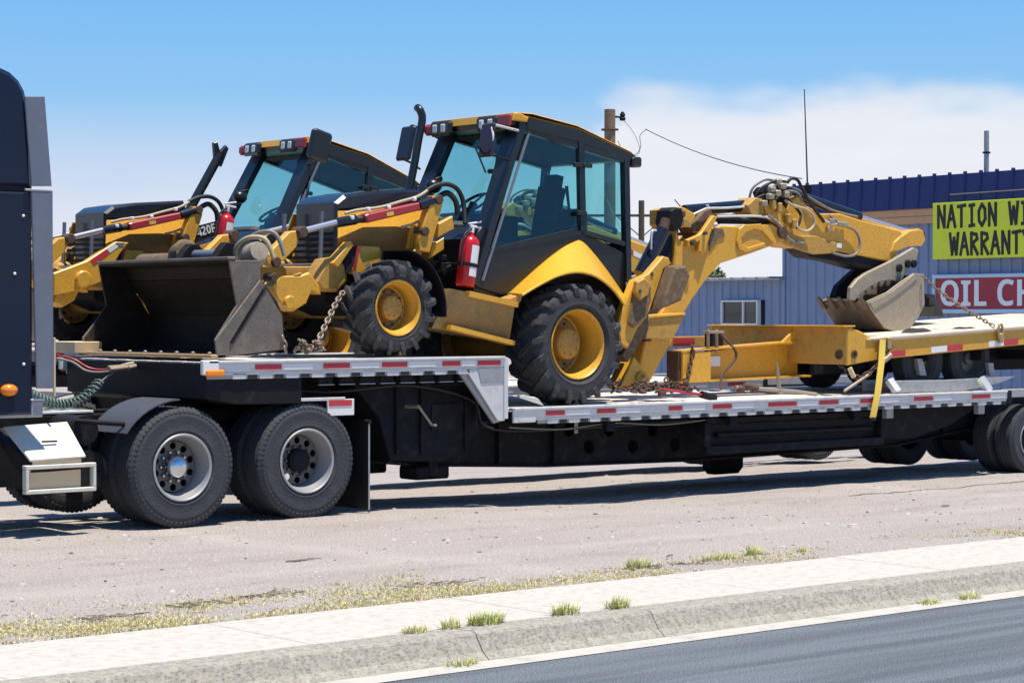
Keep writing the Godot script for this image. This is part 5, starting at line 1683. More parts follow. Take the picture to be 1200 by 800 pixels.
	put("steering_wheel", sw, M.interior, t)
	boxy("dashboard", Vector3(0.10, 2.68, 0), Vector3(0.24, 0.28, 0.5), M.interior, t, 0.04)
	boxy("console", Vector3(1.02, 2.62, -0.52), Vector3(0.8, 0.62, 0.22), M.interior, t, 0.04)
	boxy("rear_console", Vector3(1.66, 2.64, 0.0), Vector3(0.18, 0.7, 0.7), M.interior, t, 0.04)
	for z in [-0.12, 0.12]:
		rod("lever", [Vector3(1.66, 2.98, z), Vector3(1.62, 3.24, z)], 0.014, M.rubber, t, 6, 0.02)
	var fan := Geo.new()
	fan.ball(Vector3(0.141, 3.201, -0.3), Vector3(0.10, 0.08, 0.07), 10)
	fan.tube(smooth_path([Vector3(0.163, 3.273, -0.3), Vector3(0.243, 3.294, -0.3), Vector3(0.22, 3.222, -0.3)]), 0.015, 6)
	put("cab_fan", fan, M.cab_black, t)


func backend(t: Node3D, fold: float) -> void:
	var hub: Vector2 = Vector2(5.144, 2.872)
	# swing frame and stabilizers
	plate("rear_frame", pv([1.95, 1.45, 1.95, 2.35, 2.12, 2.30, 2.22, 1.9, 2.2, 1.4, 2.05, 1.3]), -0.45, 0.45, M.frame_black, t, 0.02)
	for s in [1.0, -1.0]:
		plate("stabilizer_arm", pv([1.673, 1.739, 1.721, 1.883, 1.918, 2.225, 2.104, 2.291, 2.33, 2.485, 2.418, 2.468, 2.457, 2.405, 2.342, 2.348, 2.229, 2.092, 2.154, 1.937, 2.092, 1.829, 1.968, 1.72, 1.82, 1.505, 1.722, 1.542]), s * 0.78, s * 0.88, M.yellow, t, 0.012)
		plate("stabilizer_cheek", pv([1.895, 2.135, 1.994, 2.226, 2.119, 2.154, 2.119, 2.01, 2.032, 1.811, 1.871, 1.721, 1.785, 1.775]), s * 0.885, s * 0.92, M.mud, t, 0.01)
		plate("stabilizer_pad", pv([2.368, 2.367, 2.546, 2.388, 2.61, 2.278, 2.483, 2.011, 2.192, 1.919, 2.229, 2.065]), s * 0.62, s * 1.02, M.mud, t, 0.025)
		plate("stabilizer_knuckle", pv([1.867, 2.206, 1.978, 2.252, 2.065, 2.181, 2.041, 2.072, 1.917, 2.009, 1.855, 2.098]), s * 0.90, s * 0.97, M.yellow_dull, t, 0.015)
		plate("stabilizer_foot", pv([2.244, 1.413, 2.485, 1.168, 2.447, 1.104, 2.043, 1.085]), s * 0.30, s * 0.52, M.yellow, t, 0.01)
		plate("stabilizer_leg", pv([2.059, 1.756, 2.247, 1.883, 2.247, 1.7, 1.948, 1.357, 1.861, 1.43]), s * 0.6, s * 0.75, M.mud, t, 0.01)
		var ring := Geo.new()
		var c: Vector3 = Vector3(2.33, 1.173, 0.52)
		ring.lathe(Vector3(c.x, c.y, s * 0.52), Vector3(0, 0, s), [Vector2(0.07, 0.0), Vector2(0.068, 0.03), Vector2(0.044, 0.03), Vector2(0.042, 0.004), Vector2(0, 0.004)], 18)
		put("foot_eye", ring, M.yellow_dull, t)
		var hole := Geo.new()
		for q in [Vector3(2.163, 2.291, 0.88), Vector3(1.904, 2.107, 0.97)]:
			hole.pin(q.x, q.y, minf(s * q.z, s * (q.z + 0.01)), maxf(s * q.z, s * (q.z + 0.01)), 0.022, 10)
		put("arm_bolts", hole, M.rust, t)
	rod("boom_cylinder", [Vector3(2.568, 2.295, 0.28), Vector3(2.905, 2.789, 0.28)], 0.085, M.hood_black, t, 16)
	rod("boom_cylinder_neck", [Vector3(2.892, 2.76, 0.28), Vector3(2.957, 2.913, 0.28)], 0.058, M.rust, t, 14)
	plate("cylinder_clevis", pv([2.942, 2.868, 2.968, 3.01, 3.034, 3.05, 3.153, 3.044, 3.18, 2.931, 3.14, 2.816, 3.034, 2.785]), 0.10, 0.34, M.frame_black, t, 0.02)
	plate("boom_hoses", pv([3.198, 2.82, 3.277, 2.88, 3.291, 2.516, 3.238, 2.4, 3.132, 2.456, 3.092, 2.513]), -0.1, 0.16, M.rubber, t, 0.02)
	rod("grease_line", smooth_path([Vector3(2.646, 2.575, 0.36), Vector3(2.659, 2.762, 0.36), Vector3(2.724, 2.782, 0.36)]), 0.014, M.aluminium, t, 6)
	# boom
	plate("boom", pv([3.18, 2.826, 3.246, 2.695, 3.528, 2.672, 3.677, 2.81, 3.91, 2.874, 4.216, 2.872, 4.741, 2.915, 4.972, 2.842, 4.958, 2.712, 4.741, 2.658, 4.385, 2.562, 3.911, 2.447, 3.678, 2.27, 3.462, 2.047, 3.301, 1.855, 3.142, 1.579, 2.905, 1.269, 2.788, 1.11, 2.658, 1.103, 2.593, 1.18, 2.722, 1.61, 3.022, 1.959, 3.141, 2.217, 3.167, 2.512]), -0.19, 0.20, M.yellow, t, 0.015)
	plate("boom_bracket", pv([3.147, 3.034, 3.253, 3.066, 3.32, 3.049, 3.481, 2.987, 3.454, 2.919, 3.374, 2.859, 3.213, 2.817, 3.147, 2.872]), -0.2, 0.22, M.yellow, t, 0.012)
	plate("boom_bracket_plate", pv([3.154, 2.92, 3.314, 2.933, 3.381, 2.878, 3.207, 2.826]), 0.215, 0.235, M.yellow_dull, t, 0.004)
	plate("cylinder_foot", pv([3.492, 2.847, 3.709, 3.036, 3.818, 3.069, 3.874, 2.973, 3.709, 2.775, 3.587, 2.724]), -0.1, 0.12, M.mud, t, 0.012)
	plate("boom_gusset", pv([3.712, 2.982, 3.78, 2.965, 3.685, 2.808, 3.577, 2.556, 3.482, 2.574, 3.495, 2.689, 3.308, 2.618, 3.294, 2.694, 3.482, 2.756, 3.536, 2.795]), 0.205, 0.265, M.yellow, t, 0.01)
	plate("boom_patch", pv([3.775, 2.85, 3.926, 2.835, 3.954, 2.748, 3.844, 2.726, 3.707, 2.579, 3.693, 2.675]), 0.20, 0.215, M.mud, t, 0.004)
	plate("boom_stiffener", pv([4.172, 2.841, 4.256, 2.892, 4.539, 2.909, 4.768, 2.737, 4.725, 2.696, 4.553, 2.831, 4.426, 2.847, 4.285, 2.805, 4.215, 2.735, 4.229, 2.667, 4.313, 2.629, 4.596, 2.694, 4.611, 2.655, 4.285, 2.57, 4.173, 2.607, 4.131, 2.704]), 0.20, 0.225, M.yellow, t, 0.008)
	var pins := Geo.new()
	for q in [[Vector3(3.24, 2.98, 0.22), 0.038], [Vector3(2.716, 1.611, 0.22), 0.05], [Vector3(4.9, 2.82, 0.2), 0.075], [Vector3(3.558, 2.776, 0.265), 0.02], [Vector3(3.369, 2.667, 0.265), 0.035]]:
		pins.pin(q[0].x, q[0].y, -0.24, q[0].z + 0.045, q[1], 14)
	put("boom_pin", pins, M.rust, t)
	plate("swing_plate", pv([2.513, 1.827, 3.111, 1.855, 2.94, 1.592, 2.513, 1.595]), 0.18, 0.42, M.yellow_dull, t, 0.012)
	plate("swing_plate_top", pv([2.503, 1.851, 3.101, 1.879, 3.101, 1.855, 2.503, 1.818]), -0.42, 0.44, M.yellow_fender, t, 0.006)
	boxy("platform_edge", Vector3(2.516, 1.827, 0.43), Vector3(0.05, 0.05, 0.06), M.edge_steel, t)
	# cylinders and pipes along the boom
	rod("stick_cylinder", [Vector3(3.509, 3.034, 0), Vector3(4.479, 3.122, 0)], 0.068, M.hood_black, t, 16)
	rod("stick_cylinder_rod", [Vector3(4.451, 3.122, 0), Vector3(4.852, 3.154, 0)], 0.036, M.rod_chrome, t, 12)
	rod("boom_pipe", smooth_path([Vector3(3.52, 2.991, 0.14), Vector3(3.649, 3.042, 0.16), Vector3(3.731, 3.064, 0.16), Vector3(4.006, 3.077, 0.16), Vector3(4.313, 3.101, 0.16)]), 0.014, M.aluminium, t, 6)
	rod("boom_pipe", [Vector3(3.881, 2.944, 0.12), Vector3(4.826, 2.96, 0.12)], 0.028, M.rubber, t, 8)
	rod("boom_pipe", smooth_path([Vector3(3.868, 2.976, 0.16), Vector3(4.405, 2.995, 0.18), Vector3(4.698, 2.983, 0.2), Vector3(4.849, 2.917, 0.22)]), 0.016, M.aluminium, t, 6)
	rod("boom_pipe", [Vector3(3.916, 2.915, 0.14), Vector3(4.733, 2.927, 0.14)], 0.022, M.frame_black, t, 8)
	var band := Geo.new()
	for q in [[830, 4], [845, 4]]:
		pass
	band.tube([Vector3(3.797, 3.108, 0.08), Vector3(3.825, 3.011, 0.08)], 0.02, 6)
	put("pipe_clamp", band, M.aluminium, t)
	# stick with its cylinder, valves, hoses and bucket; fold turns it about the elbow
	var arm := func(p: PackedVector2Array) -> PackedVector2Array: return turned(p, hub, fold)
	var line := func(p: Array) -> Array: return turned3(p, hub, fold)
	plate("stick", arm.call(pv([4.885, 2.731, 4.957, 2.922, 5.059, 3.145, 5.146, 3.218, 5.249, 3.261, 5.383, 3.145, 5.637, 3.062, 5.971, 3.072, 6.357, 3, 7.086, 2.894, 7.167, 2.791, 7.007, 2.578, 6.879, 2.502, 6.373, 2.567, 5.835, 2.629, 5.384, 2.641, 5.089, 2.655])), -0.15, 0.16, M.yellow, t, 0.014)
	plate("stick_slide", arm.call(pv([5.287, 2.66, 5.857, 2.63, 6.902, 2.514, 6.983, 2.452, 6.855, 2.398, 6.413, 2.413, 5.857, 2.508, 5.466, 2.542])), -0.13, 0.14, M.frame_black, t, 0.01)
	plate("stick_wear_plate", arm.call(pv([4.871, 2.71, 4.958, 2.821, 5.221, 2.787, 5.518, 2.794, 5.774, 2.729, 5.972, 2.723, 5.957, 2.631, 5.775, 2.587, 5.474, 2.571, 5.104, 2.645])), 0.155, 0.185, M.yellow_dull, t, 0.01)
	plate("stick_bracket", arm.call(pv([4.37, 3.121, 4.511, 3.214, 4.626, 3.199, 4.669, 3.012, 4.569, 2.999, 4.441, 3.006])), -0.12, 0.16, M.yellow_dull, t, 0.012)
	plate("elbow_plate", arm.call(pv([4.626, 3.159, 4.769, 3.134, 4.928, 3.159, 5.045, 3.083, 5.045, 2.923, 4.929, 2.86, 4.698, 2.973])), -0.17, 0.18, M.yellow, t, 0.014)
	plate("elbow_block", arm.call(pv([4.747, 3.293, 4.819, 3.355, 4.935, 3.369, 5.037, 3.323, 5.095, 3.205, 4.979, 3.141, 4.805, 3.176])), -0.14, 0.16, M.frame_black, t, 0.02)
	var vb := Geo.new()
	for q in line.call([Vector3(4.74, 3.311, 0.2), Vector3(4.805, 3.273, 0.22), Vector3(4.913, 3.357, 0.2), Vector3(4.711, 3.231, 0.2), Vector3(4.971, 3.26, 0.2), Vector3(4.894, 3.409, 0.15), Vector3(4.608, 3.149, 0.19)]):
		vb.box(q, Vector3(0.09, 0.07, 0.08), 0.015)
	put("elbow_valves", vb, M.worn_steel, t)
	var el := Geo.new()
	for q in line.call([Vector3(4.755, 3.134, 0.2), Vector3(4.834, 3.106, 0.22), Vector3(4.994, 2.981, 0.22), Vector3(5.082, 2.924, 0.22)]):
		el.box(q, Vector3(0.07, 0.11, 0.07), 0.012)
	put("elbow_fittings", el, M.yellow_dull, t)
	var hoses := [
		[[Vector3(5.054, 3.405, 0.15), Vector3(5.116, 3.457, 0.16), Vector3(5.208, 3.44, 0.17), Vector3(5.271, 3.352, 0.18), Vector3(5.398, 3.174, 0.2), Vector3(5.548, 3.038, 0.2), Vector3(5.638, 2.959, 0.2)], 0.020, M.rubber],
		[[Vector3(4.957, 3.2, 0.2), Vector3(5.06, 3.132, 0.24), Vector3(5.243, 3.097, 0.26), Vector3(5.366, 3.02, 0.27), Vector3(5.381, 2.91, 0.27), Vector3(5.263, 2.837, 0.27), Vector3(5.126, 2.864, 0.26), Vector3(5.119, 2.934, 0.24)], 0.018, M.hose_tan],
		[[Vector3(5.108, 2.863, 0.25), Vector3(5.155, 2.964, 0.26), Vector3(5.177, 3.045, 0.24), Vector3(5.074, 3.164, 0.2), Vector3(4.986, 3.241, 0.2)], 0.016, M.rubber],
		[[Vector3(4.731, 3.176, 0.1), Vector3(4.696, 3.293, 0.12), Vector3(4.732, 3.373, 0.14), Vector3(4.865, 3.418, 0.15), Vector3(5.04, 3.414, 0.15)], 0.016, M.rubber],
		[[Vector3(4.669, 3.012, 0.2), Vector3(4.82, 2.917, 0.22), Vector3(4.936, 2.79, 0.22), Vector3(5.082, 2.714, 0.22), Vector3(5.281, 2.698, 0.2)], 0.018, M.hose_grey],
		[[Vector3(4.545, 3.19, 0.1), Vector3(4.71, 3.254, 0.12), Vector3(4.884, 3.279, 0.16), Vector3(5.058, 3.245, 0.16)], 0.018, M.rubber],
		[[Vector3(5.035, 3.366, 0.1), Vector3(5.248, 3.333, 0.12), Vector3(5.486, 3.241, 0.12), Vector3(5.886, 3.112, 0.1), Vector3(6.371, 3.045, 0.08)], 0.016, M.hose_grey],
		[[Vector3(5.728, 3.043, 0.2), Vector3(5.926, 2.946, 0.2), Vector3(6.175, 2.871, 0.21), Vector3(6.269, 2.729, 0.21), Vector3(6.207, 2.594, 0.21), Vector3(6.034, 2.56, 0.2), Vector3(5.79, 2.597, 0.2)], 0.016, M.hose_grey],
		[[Vector3(5.638, 2.979, 0.2), Vector3(5.789, 2.943, 0.2), Vector3(5.941, 2.947, 0.2)], 0.014, M.aluminium],
	]
	for k in 5:
		var w := 0.06 * k
		hoses.append([[Vector3(4.736, 3.141, 0), Vector3(4.758, 3.28, 0.02), Vector3(4.838, 3.362, 0.04), Vector3(4.987, 3.417, 0.05), Vector3(5.148, 3.393, 0.05), Vector3(5.232, 3.296, 0.04)], 0.015, M.rubber if k % 2 else M.hose_grey])
		var p: Array = hoses[-1][0]
		for q in p.size():
			p[q] += Vector3(0.03 * k - 0.05, -0.035 * k + 0.03, w - 0.12)
	for h in hoses:
		rod("hose", line.call(smooth_path(h[0])), h[1], h[2], t, 8)
	var fit := Geo.new()
	for q in line.call([Vector3(5.774, 2.973, 0.2), Vector3(5.91, 2.946, 0.2), Vector3(6.002, 2.938, 0.2), Vector3(5.74, 2.881, 0.19)]):
		fit.box(q, Vector3(0.09, 0.06, 0.05), 0.01)
	put("stick_fittings", fit, M.worn_steel, t)
	plate("stick_decal", arm.call(pv([5.877, 2.711, 5.968, 2.708, 5.968, 2.657, 5.877, 2.66])), 0.186, 0.189, M.tape_white, t, 0.0)
	rod("bucket_cylinder", line.call([Vector3(5.35, 3.282, 0), Vector3(6.494, 3.051, 0)]), 0.062, M.hood_black, t, 16)
	rod("bucket_cylinder_rod", line.call([Vector3(6.478, 3.051, 0), Vector3(7.441, 2.886, 0)]), 0.034, M.rod_chrome, t, 12)
	plate("link_boss", arm.call(pv([6.946, 2.754, 7.058, 2.82, 7.236, 2.898, 7.415, 2.923, 7.498, 2.904, 7.547, 2.788, 7.482, 2.713, 7.334, 2.72, 7.172, 2.686, 7.011, 2.641, 6.882, 2.628])), -0.17, 0.18, M.yellow, t, 0.014)
	plate("bucket_link", arm.call(pv([7.363, 2.91, 7.494, 2.945, 7.593, 2.884, 7.56, 2.756, 7.429, 2.722])), -0.12, 0.14, M.rust, t, 0.012)
	plate("thumb_arm", arm.call(pv([6.036, 2.048, 6.051, 2.182, 6.174, 2.285, 6.328, 2.359, 6.752, 2.499, 7.217, 2.685, 7.315, 2.655, 7.267, 2.538, 7.105, 2.41, 6.961, 2.251, 6.769, 2.281, 6.579, 2.258, 6.422, 2.205, 6.282, 2.132, 6.128, 2.028])), 0.20, 0.26, M.worn_steel, t, 0.008)
	plate("thumb_arm", arm.call(pv([6.257, 2.062, 6.334, 2.209, 6.663, 2.421, 7.029, 2.522, 7.305, 2.515, 6.902, 2.372, 6.616, 2.221, 6.522, 2.053])), -0.28, -0.18, M.frame_black, t, 0.008)
	var teeth := Geo.new()
	var base: Array = line.call([Vector3(6.263, 2.101, 0.23), Vector3(6.372, 2.163, 0.23), Vector3(6.497, 2.216, 0.23), Vector3(6.622, 2.248, 0.23), Vector3(6.749, 2.26, 0.23)])
	for q in base:
		teeth.hexa([q + Vector3(-0.05, 0.02, -0.03), q + Vector3(0.05, 0.03, -0.03), q + Vector3(0.05, 0.03, 0.03), q + Vector3(-0.05, 0.02, 0.03), q + Vector3(-0.015, -0.05, -0.02), q + Vector3(0.015, -0.045, -0.02), q + Vector3(0.015, -0.045, 0.02), q + Vector3(-0.015, -0.05, 0.02)])
	put("thumb_teeth", teeth, M.worn_steel, t)
	var tl := Geo.new()
	for q in line.call([Vector3(6.93, 2.428, 0.265), Vector3(7.091, 2.483, 0.265), Vector3(7.204, 2.484, 0.265)]):
		tl.pin(q.x, q.y, 0.25, 0.29, 0.05, 14)
	put("thumb_pin", tl, M.frame_black, t)
	# digging bucket: two cheeks, a curved back and teeth
	var cheek := arm.call(pv([6.198, 2.018, 6.572, 2.133, 6.825, 2.259, 7.065, 2.366, 7.26, 2.357, 7.277, 1.98, 7.148, 1.812, 6.987, 1.677, 6.78, 1.646, 6.526, 1.699, 6.338, 1.864])) as PackedVector2Array
	for s in [1.0, -1.0]:
		plate("bucket_cheek", cheek, s * 0.36, s * 0.385, M.worn_steel, t, 0.005)
	plate("cheek_rib", arm.call(pv([6.233, 2.008, 6.592, 2.122, 6.829, 2.238, 7.053, 2.355, 7.118, 2.303, 6.846, 2.155, 6.608, 2.04, 6.311, 1.926])), 0.386, 0.40, M.worn_steel, t, 0.005)
	var a := []
	var b := []
	for q in arm.call(pv([6.183, 2.007, 6.338, 1.854, 6.526, 1.689, 6.78, 1.636, 6.987, 1.666, 7.164, 1.801, 7.294, 1.98, 7.276, 2.347])):
		a.append(Vector3(q.x, q.y, -0.36))
		b.append(Vector3(q.x, q.y, 0.36))
	var sh := Geo.new()
	for k in a.size() - 1:
		var out: Vector3 = (a[k] + a[k + 1]) / 2.0 - Vector3(a[3].x, a[3].y + 0.45, 0)
		sh.loft([a[k], a[k + 1]], [b[k], b[k + 1]], 0.02, Vector3(out.x, out.y, 0))
	put("digging_bucket_shell", sh, M.scoop_steel, t)
	for k in 5:
		var z := -0.33 + k * 0.165
		var p: Vector3 = a[0]
		var d: Vector3 = (a[0] - a[1]).normalized()
		var g := Geo.new()
		var u := Vector3(-d.y, d.x, 0)
		var q := Vector3(p.x, p.y, z) - d * 0.10
		var e := q + d * 0.19
		g.hexa([q + u * 0.028 + Vector3(0, 0, -0.04), q - u * 0.022 + Vector3(0, 0, -0.04), q - u * 0.022 + Vector3(0, 0, 0.04), q + u * 0.028 + Vector3(0, 0, 0.04), e + u * 0.008 + Vector3(0, 0, -0.025), e - u * 0.008 + Vector3(0, 0, -0.025), e - u * 0.008 + Vector3(0, 0, 0.025), e + u * 0.008 + Vector3(0, 0, 0.025)])
		put("bucket_tooth", g, M.scoop_steel, t)
	if fold != 0.0:
		for q in [[pv([6.41, 2.793, 6.601, 2.739, 6.601, 2.669, 6.41, 2.723]), M.tape_red], [pv([6.609, 2.733, 6.826, 2.667, 6.826, 2.596, 6.609, 2.663]), M.tape_white]]:
			var o := PackedVector2Array()
			for p in q[0]:
				o.append(p - Vector2(t.position.x, t.position.y))
			plate("stick_tape", o, 0.155, 0.164, q[1], t, 0.0)


func bottle(label: String, at: Vector3) -> void:
	var o := thing("fire_extinguisher", label, "fire extinguisher", "fire extinguishers beside the cabs", at + Vector3(-0.375, 2.14, 0.86))
	var tilt := Basis(Vector3.BACK, deg_to_rad(-9))
	var up := tilt * Vector3.UP
	var g := Geo.new()
	g.lathe(Vector3.ZERO, up, [Vector2(0, 0), Vector2(0.085, 0.0), Vector2(0.097, 0.015), Vector2(0.097, 0.42), Vector2(0.09, 0.46), Vector2(0.06, 0.495), Vector2(0.03, 0.51), Vector2(0.028, 0.54)], 24)
	put("bottle", g, M.red_bottle, o)
	var v := Geo.new()
	v.tube([up * 0.53, up * 0.59], 0.028, 10)
	v.box(up * 0.60 + Vector3(0.04, 0, 0), Vector3(0.14, 0.02, 0.03), 0.005, tilt)
	v.box(up * 0.63 + Vector3(0.03, 0.01, 0), Vector3(0.16, 0.016, 0.026), 0.005, Basis(Vector3.BACK, deg_to_rad(8)))
	put("valve", v, M.tape_white, o)
	var lb := Geo.new()
	lb.lathe(up * 0.10, up, [Vector2(0.0985, 0.0), Vector2(0.0985, 0.09)], 14, 0.7, 2.75, 3.95)
	lb.lathe(up * 0.22, up, [Vector2(0.0985, 0.0), Vector2(0.0985, 0.19)], 14, 0.7, 2.75, 3.95)
	put("label", lb, M.white_label, o)
	rod("discharge_hose", smooth_path([up * 0.58 + Vector3(-0.02, 0, 0.02), up * 0.52 + Vector3(-0.11, 0, 0.04), up * 0.40 + Vector3(-0.13, 0, 0.05), up * 0.2 + Vector3(-0.115, 0, 0.05)]), 0.012, M.rubber, o, 6)
	var br := Geo.new()
	br.lathe(up * 0.195, up, [Vector2(0.104, 0.0), Vector2(0.104, 0.035)], 20)
	br.box(up * 0.21 + Vector3(0, 0, -0.14), Vector3(0.08, 0.06, 0.12), 0.006)
	br.box(up * 0.21 + Vector3(0.11, 0.0, 0.02), Vector3(0.04, 0.05, 0.03), 0.006)
	put("bracket", br, M.frame_black, o)


# ---------- yellow trailer carried on the lower deck ----------
func tag_trailer() -> void:
	var t := thing("equipment_trailer", "yellow flatbed equipment trailer loaded on the lower deck behind the nearer backhoe", "trailer")
	boxy("front_beam", Vector3(5.085, 1.505, 0.01), Vector3(0.11, 0.43, 2.16), M.yellow_dull, t)
	boxy("front_flange", Vector3(5.06, 1.727, 0.01), Vector3(0.2, 0.018, 2.2), M.yellow_fender, t, 0.004)
	for s in [1.0, -1.0]:
		var lift := 0.0 if s > 0 else 0.03
		var up := func(p: PackedVector2Array) -> PackedVector2Array:
			var o := PackedVector2Array()
			for q in p:
				o.append(q + Vector2(0, lift))
			return o
		plate("corner_plate", up.call(pv([5.041, 1.709, 5.128, 1.704, 5.513, 1.569, 5.514, 1.333, 5.042, 1.281])), s * 1.06, s * 1.10, M.yellow, t, 0.008)
		plate("side_rail", up.call(pv([5.5, 1.575, 8.3, 1.70, 10.9, 1.815, 10.9, 1.60, 8.3, 1.485, 5.5, 1.335])), s * 1.05, s * 1.09, M.yellow, t, 0.006)
		var fl := Geo.new()
		beam(fl, Vector3(5.35, 1.575 + lift, s * 1.04), Vector3(10.9, 1.828 + lift, s * 1.04), 0.16, 0.016)
		put("rail_flange", fl, M.bed_wood, t)
		plate("gusset", pv([5.178, 1.698, 5.355, 1.678, 5.624, 1.577, 5.178, 1.571]), s * 0.95, s * 0.985, M.yellow, t, 0.004)
		for q in [[6.65, 1.32], [7.55, 1.33]]:
			truck_wheel_small(t, q[0], q[1], s * 0.78, s)
		plate("hanger", pv([6.442, 1.338, 6.536, 1.337, 6.616, 1.132, 6.49, 1.135]), s * 0.9, s * 0.96, M.aluminium_grey, t, 0.004)
		plate("hanger", pv([7.784, 1.268, 7.885, 1.267, 7.919, 1.109, 7.819, 1.111]), s * 0.9, s * 0.96, M.aluminium_grey, t, 0.004)
		for r in [[5.80, 6.06], [6.83, 7.12], [7.92, 8.20], [9.0, 9.3]]:
			var y0: float = lerpf(1.335, 1.485, (r[0] - 5.5) / 2.8) + lift
			var y1: float = lerpf(1.335, 1.485, (r[1] - 5.5) / 2.8) + lift
			plate("red_tape", pv([r[0], y0 + 0.015, r[1], y1 + 0.015, r[1], y1 + 0.085, r[0], y0 + 0.085]), s * 1.09, s * 1.094, M.tape_red, t, 0.0)
			var d: float = r[0] - 0.30
			var yd: float = y0 - 0.3 * 0.0536
			if r[0] > 6.2:
				plate("white_tape", pv([d, yd + 0.015, r[0] - 0.005, y0 + 0.015, r[0] - 0.005, y0 + 0.085, d, yd + 0.085]), s * 1.09, s * 1.094, M.tape_white, t, 0.0)
	plate("tongue_web", pv([3.734, 1.439, 5.21, 1.553, 5.211, 1.132, 3.748, 1.1]), 0.14, 0.17, M.yellow, t, 0.0)
	var tf := Geo.new()
	beam(tf, Vector3(3.155, 1.45, 0.2), Vector3(5.284, 1.553, 0.2), 0.24, 0.02)
	put("tongue_top_flange", tf, M.yellow, t)
	tf = Geo.new()
	beam(tf, Vector3(3.155, 1.107, 0.2), Vector3(5.285, 1.14, 0.2), 0.24, 0.02)
	put("tongue_bottom_flange", tf, M.yellow, t)
	plate("tongue_cheek", pv([3.18, 1.447, 3.623, 1.442, 3.624, 1.11, 3.181, 1.119]), 0.28, 0.315, M.yellow, t, 0.004)
	plate("tongue_nose", pv([3.142, 1.446, 3.288, 1.444, 3.289, 1.109, 3.142, 1.112]), 0.09, 0.28, M.rust, t, 0.006)  # dark rust colour stands for the end face in shade
	plate("beam_gusset", pv([4.767, 1.508, 5.042, 1.695, 5.042, 1.506]), 0.26, 0.30, M.yellow, t, 0.004)
	boxy("sign_plate", Vector3(3.823, 1.331, 0.18), Vector3(0.17, 0.115, 0.006), M.white_label, t, 0.003)
	for x in [6.65, 7.55]:
		rod("axle", [Vector3(x, 1.32, -0.7), Vector3(x, 1.32, 0.7)], 0.06, M.frame_black, t, 10)
		for s in [-0.5, 0.5]:
			plate("leaf_spring", pv([x - 0.4, 1.40, x - 0.2, 1.30, x, 1.26, x + 0.2, 1.30, x + 0.4, 1.40, x + 0.2, 1.35, x, 1.33, x - 0.2, 1.35]), s - 0.035, s + 0.035, M.frame_black, t, 0.0)
	for q in [Vector3(5.02, 1.40, 0.98)]:
		var g := Geo.new()
		g.lathe(q + Vector3(0.01, 0, 0), Vector3(-1, 0, 0), [Vector2(0.055, 0.0), Vector2(0.053, 0.016), Vector2(0.034, 0.016), Vector2(0.032, 0.004), Vector2(0, 0.004)], 18)
		put("lamp_socket", g, M.rust, t)
	var g2 := Geo.new()
	var lc: Vector3 = Vector3(5.144, 1.406, 1.1)
	g2.lathe(lc, Vector3(0, 0, 1), [Vector2(0.05, 0.0), Vector2(0.048, 0.016), Vector2(0.03, 0.016), Vector2(0.028, 0.004), Vector2(0, 0.004)], 18)
	put("lamp_socket", g2, M.rust, t)
	var ch := Geo.new()
	for s in [-0.45, 0.45]:
		ch.box(Vector3(7.75, 1.34, s), Vector3(5.2, 0.36, 0.08), 0.01)
	for x in [5.6, 6.6, 7.6, 8.6, 9.6]:
		ch.box(Vector3(x, 1.36, 0), Vector3(0.08, 0.12, 2.06), 0.01)
	put("chassis", ch, M.frame_black, t)
	for k in 11:
		var z := 1.0 - k * 0.2
		var y := 1.556 + 0.003 * k
		var g := Geo.new()
		var n := rng.randf_range(0, 0.01)
		beam(g, Vector3(5.32, y + n, z), Vector3(10.9, y + 0.253 + n, z), 0.192, 0.045)
		put("plank", g, M.bed_wood, t)
	# jack and taped bar on the tongue
	boxy("jack_box", Vector3(3.94, 1.552, 0.05), Vector3(0.2, 0.26, 0.12), M.frame_black, t, 0.01)
	boxy("jack_post", Vector3(3.749, 1.556, 0.28), Vector3(0.03, 0.27, 0.03), M.worn_steel, t, 0.004)
	boxy("jack_post", Vector3(3.613, 1.557, 0.28), Vector3(0.03, 0.27, 0.03), M.worn_steel, t, 0.004)
	boxy("jack_top", Vector3(3.694, 1.662, 0.28), Vector3(0.24, 0.03, 0.12), M.worn_steel, t, 0.004)
	boxy("tape_bar", Vector3(4.045, 1.546, -0.5), Vector3(0.62, 0.12, 0.05), M.yellow_dull, t, 0.006)
	boxy("tape_block", Vector3(3.964, 1.547, -0.46), Vector3(0.34, 0.075, 0.006), M.tape_red, t, 0.0)


func truck_wheel_small(parent: Node3D, x: float, y: float, z: float, s: float) -> void:
	var wheel := sub("wheel", parent)
	wheel.position = Vector3(x, y, z)
	if s < 0: wheel.rotation.y = PI
	put("tyre", tyre_mesh(0.375, 0.22, 0.205), M.tyre, wheel)
	var d := Geo.new()
	d.lathe(Vector3.ZERO, Vector3.BACK, [Vector2(0.207, 0.08), Vector2(0.2, 0.1), Vector2(0.17, 0.02), Vector2(0.08, 0.03), Vector2(0.075, 0.07), Vector2(0, 0.075)], 24)
	put("rim", d, M.disc_steel, wheel)


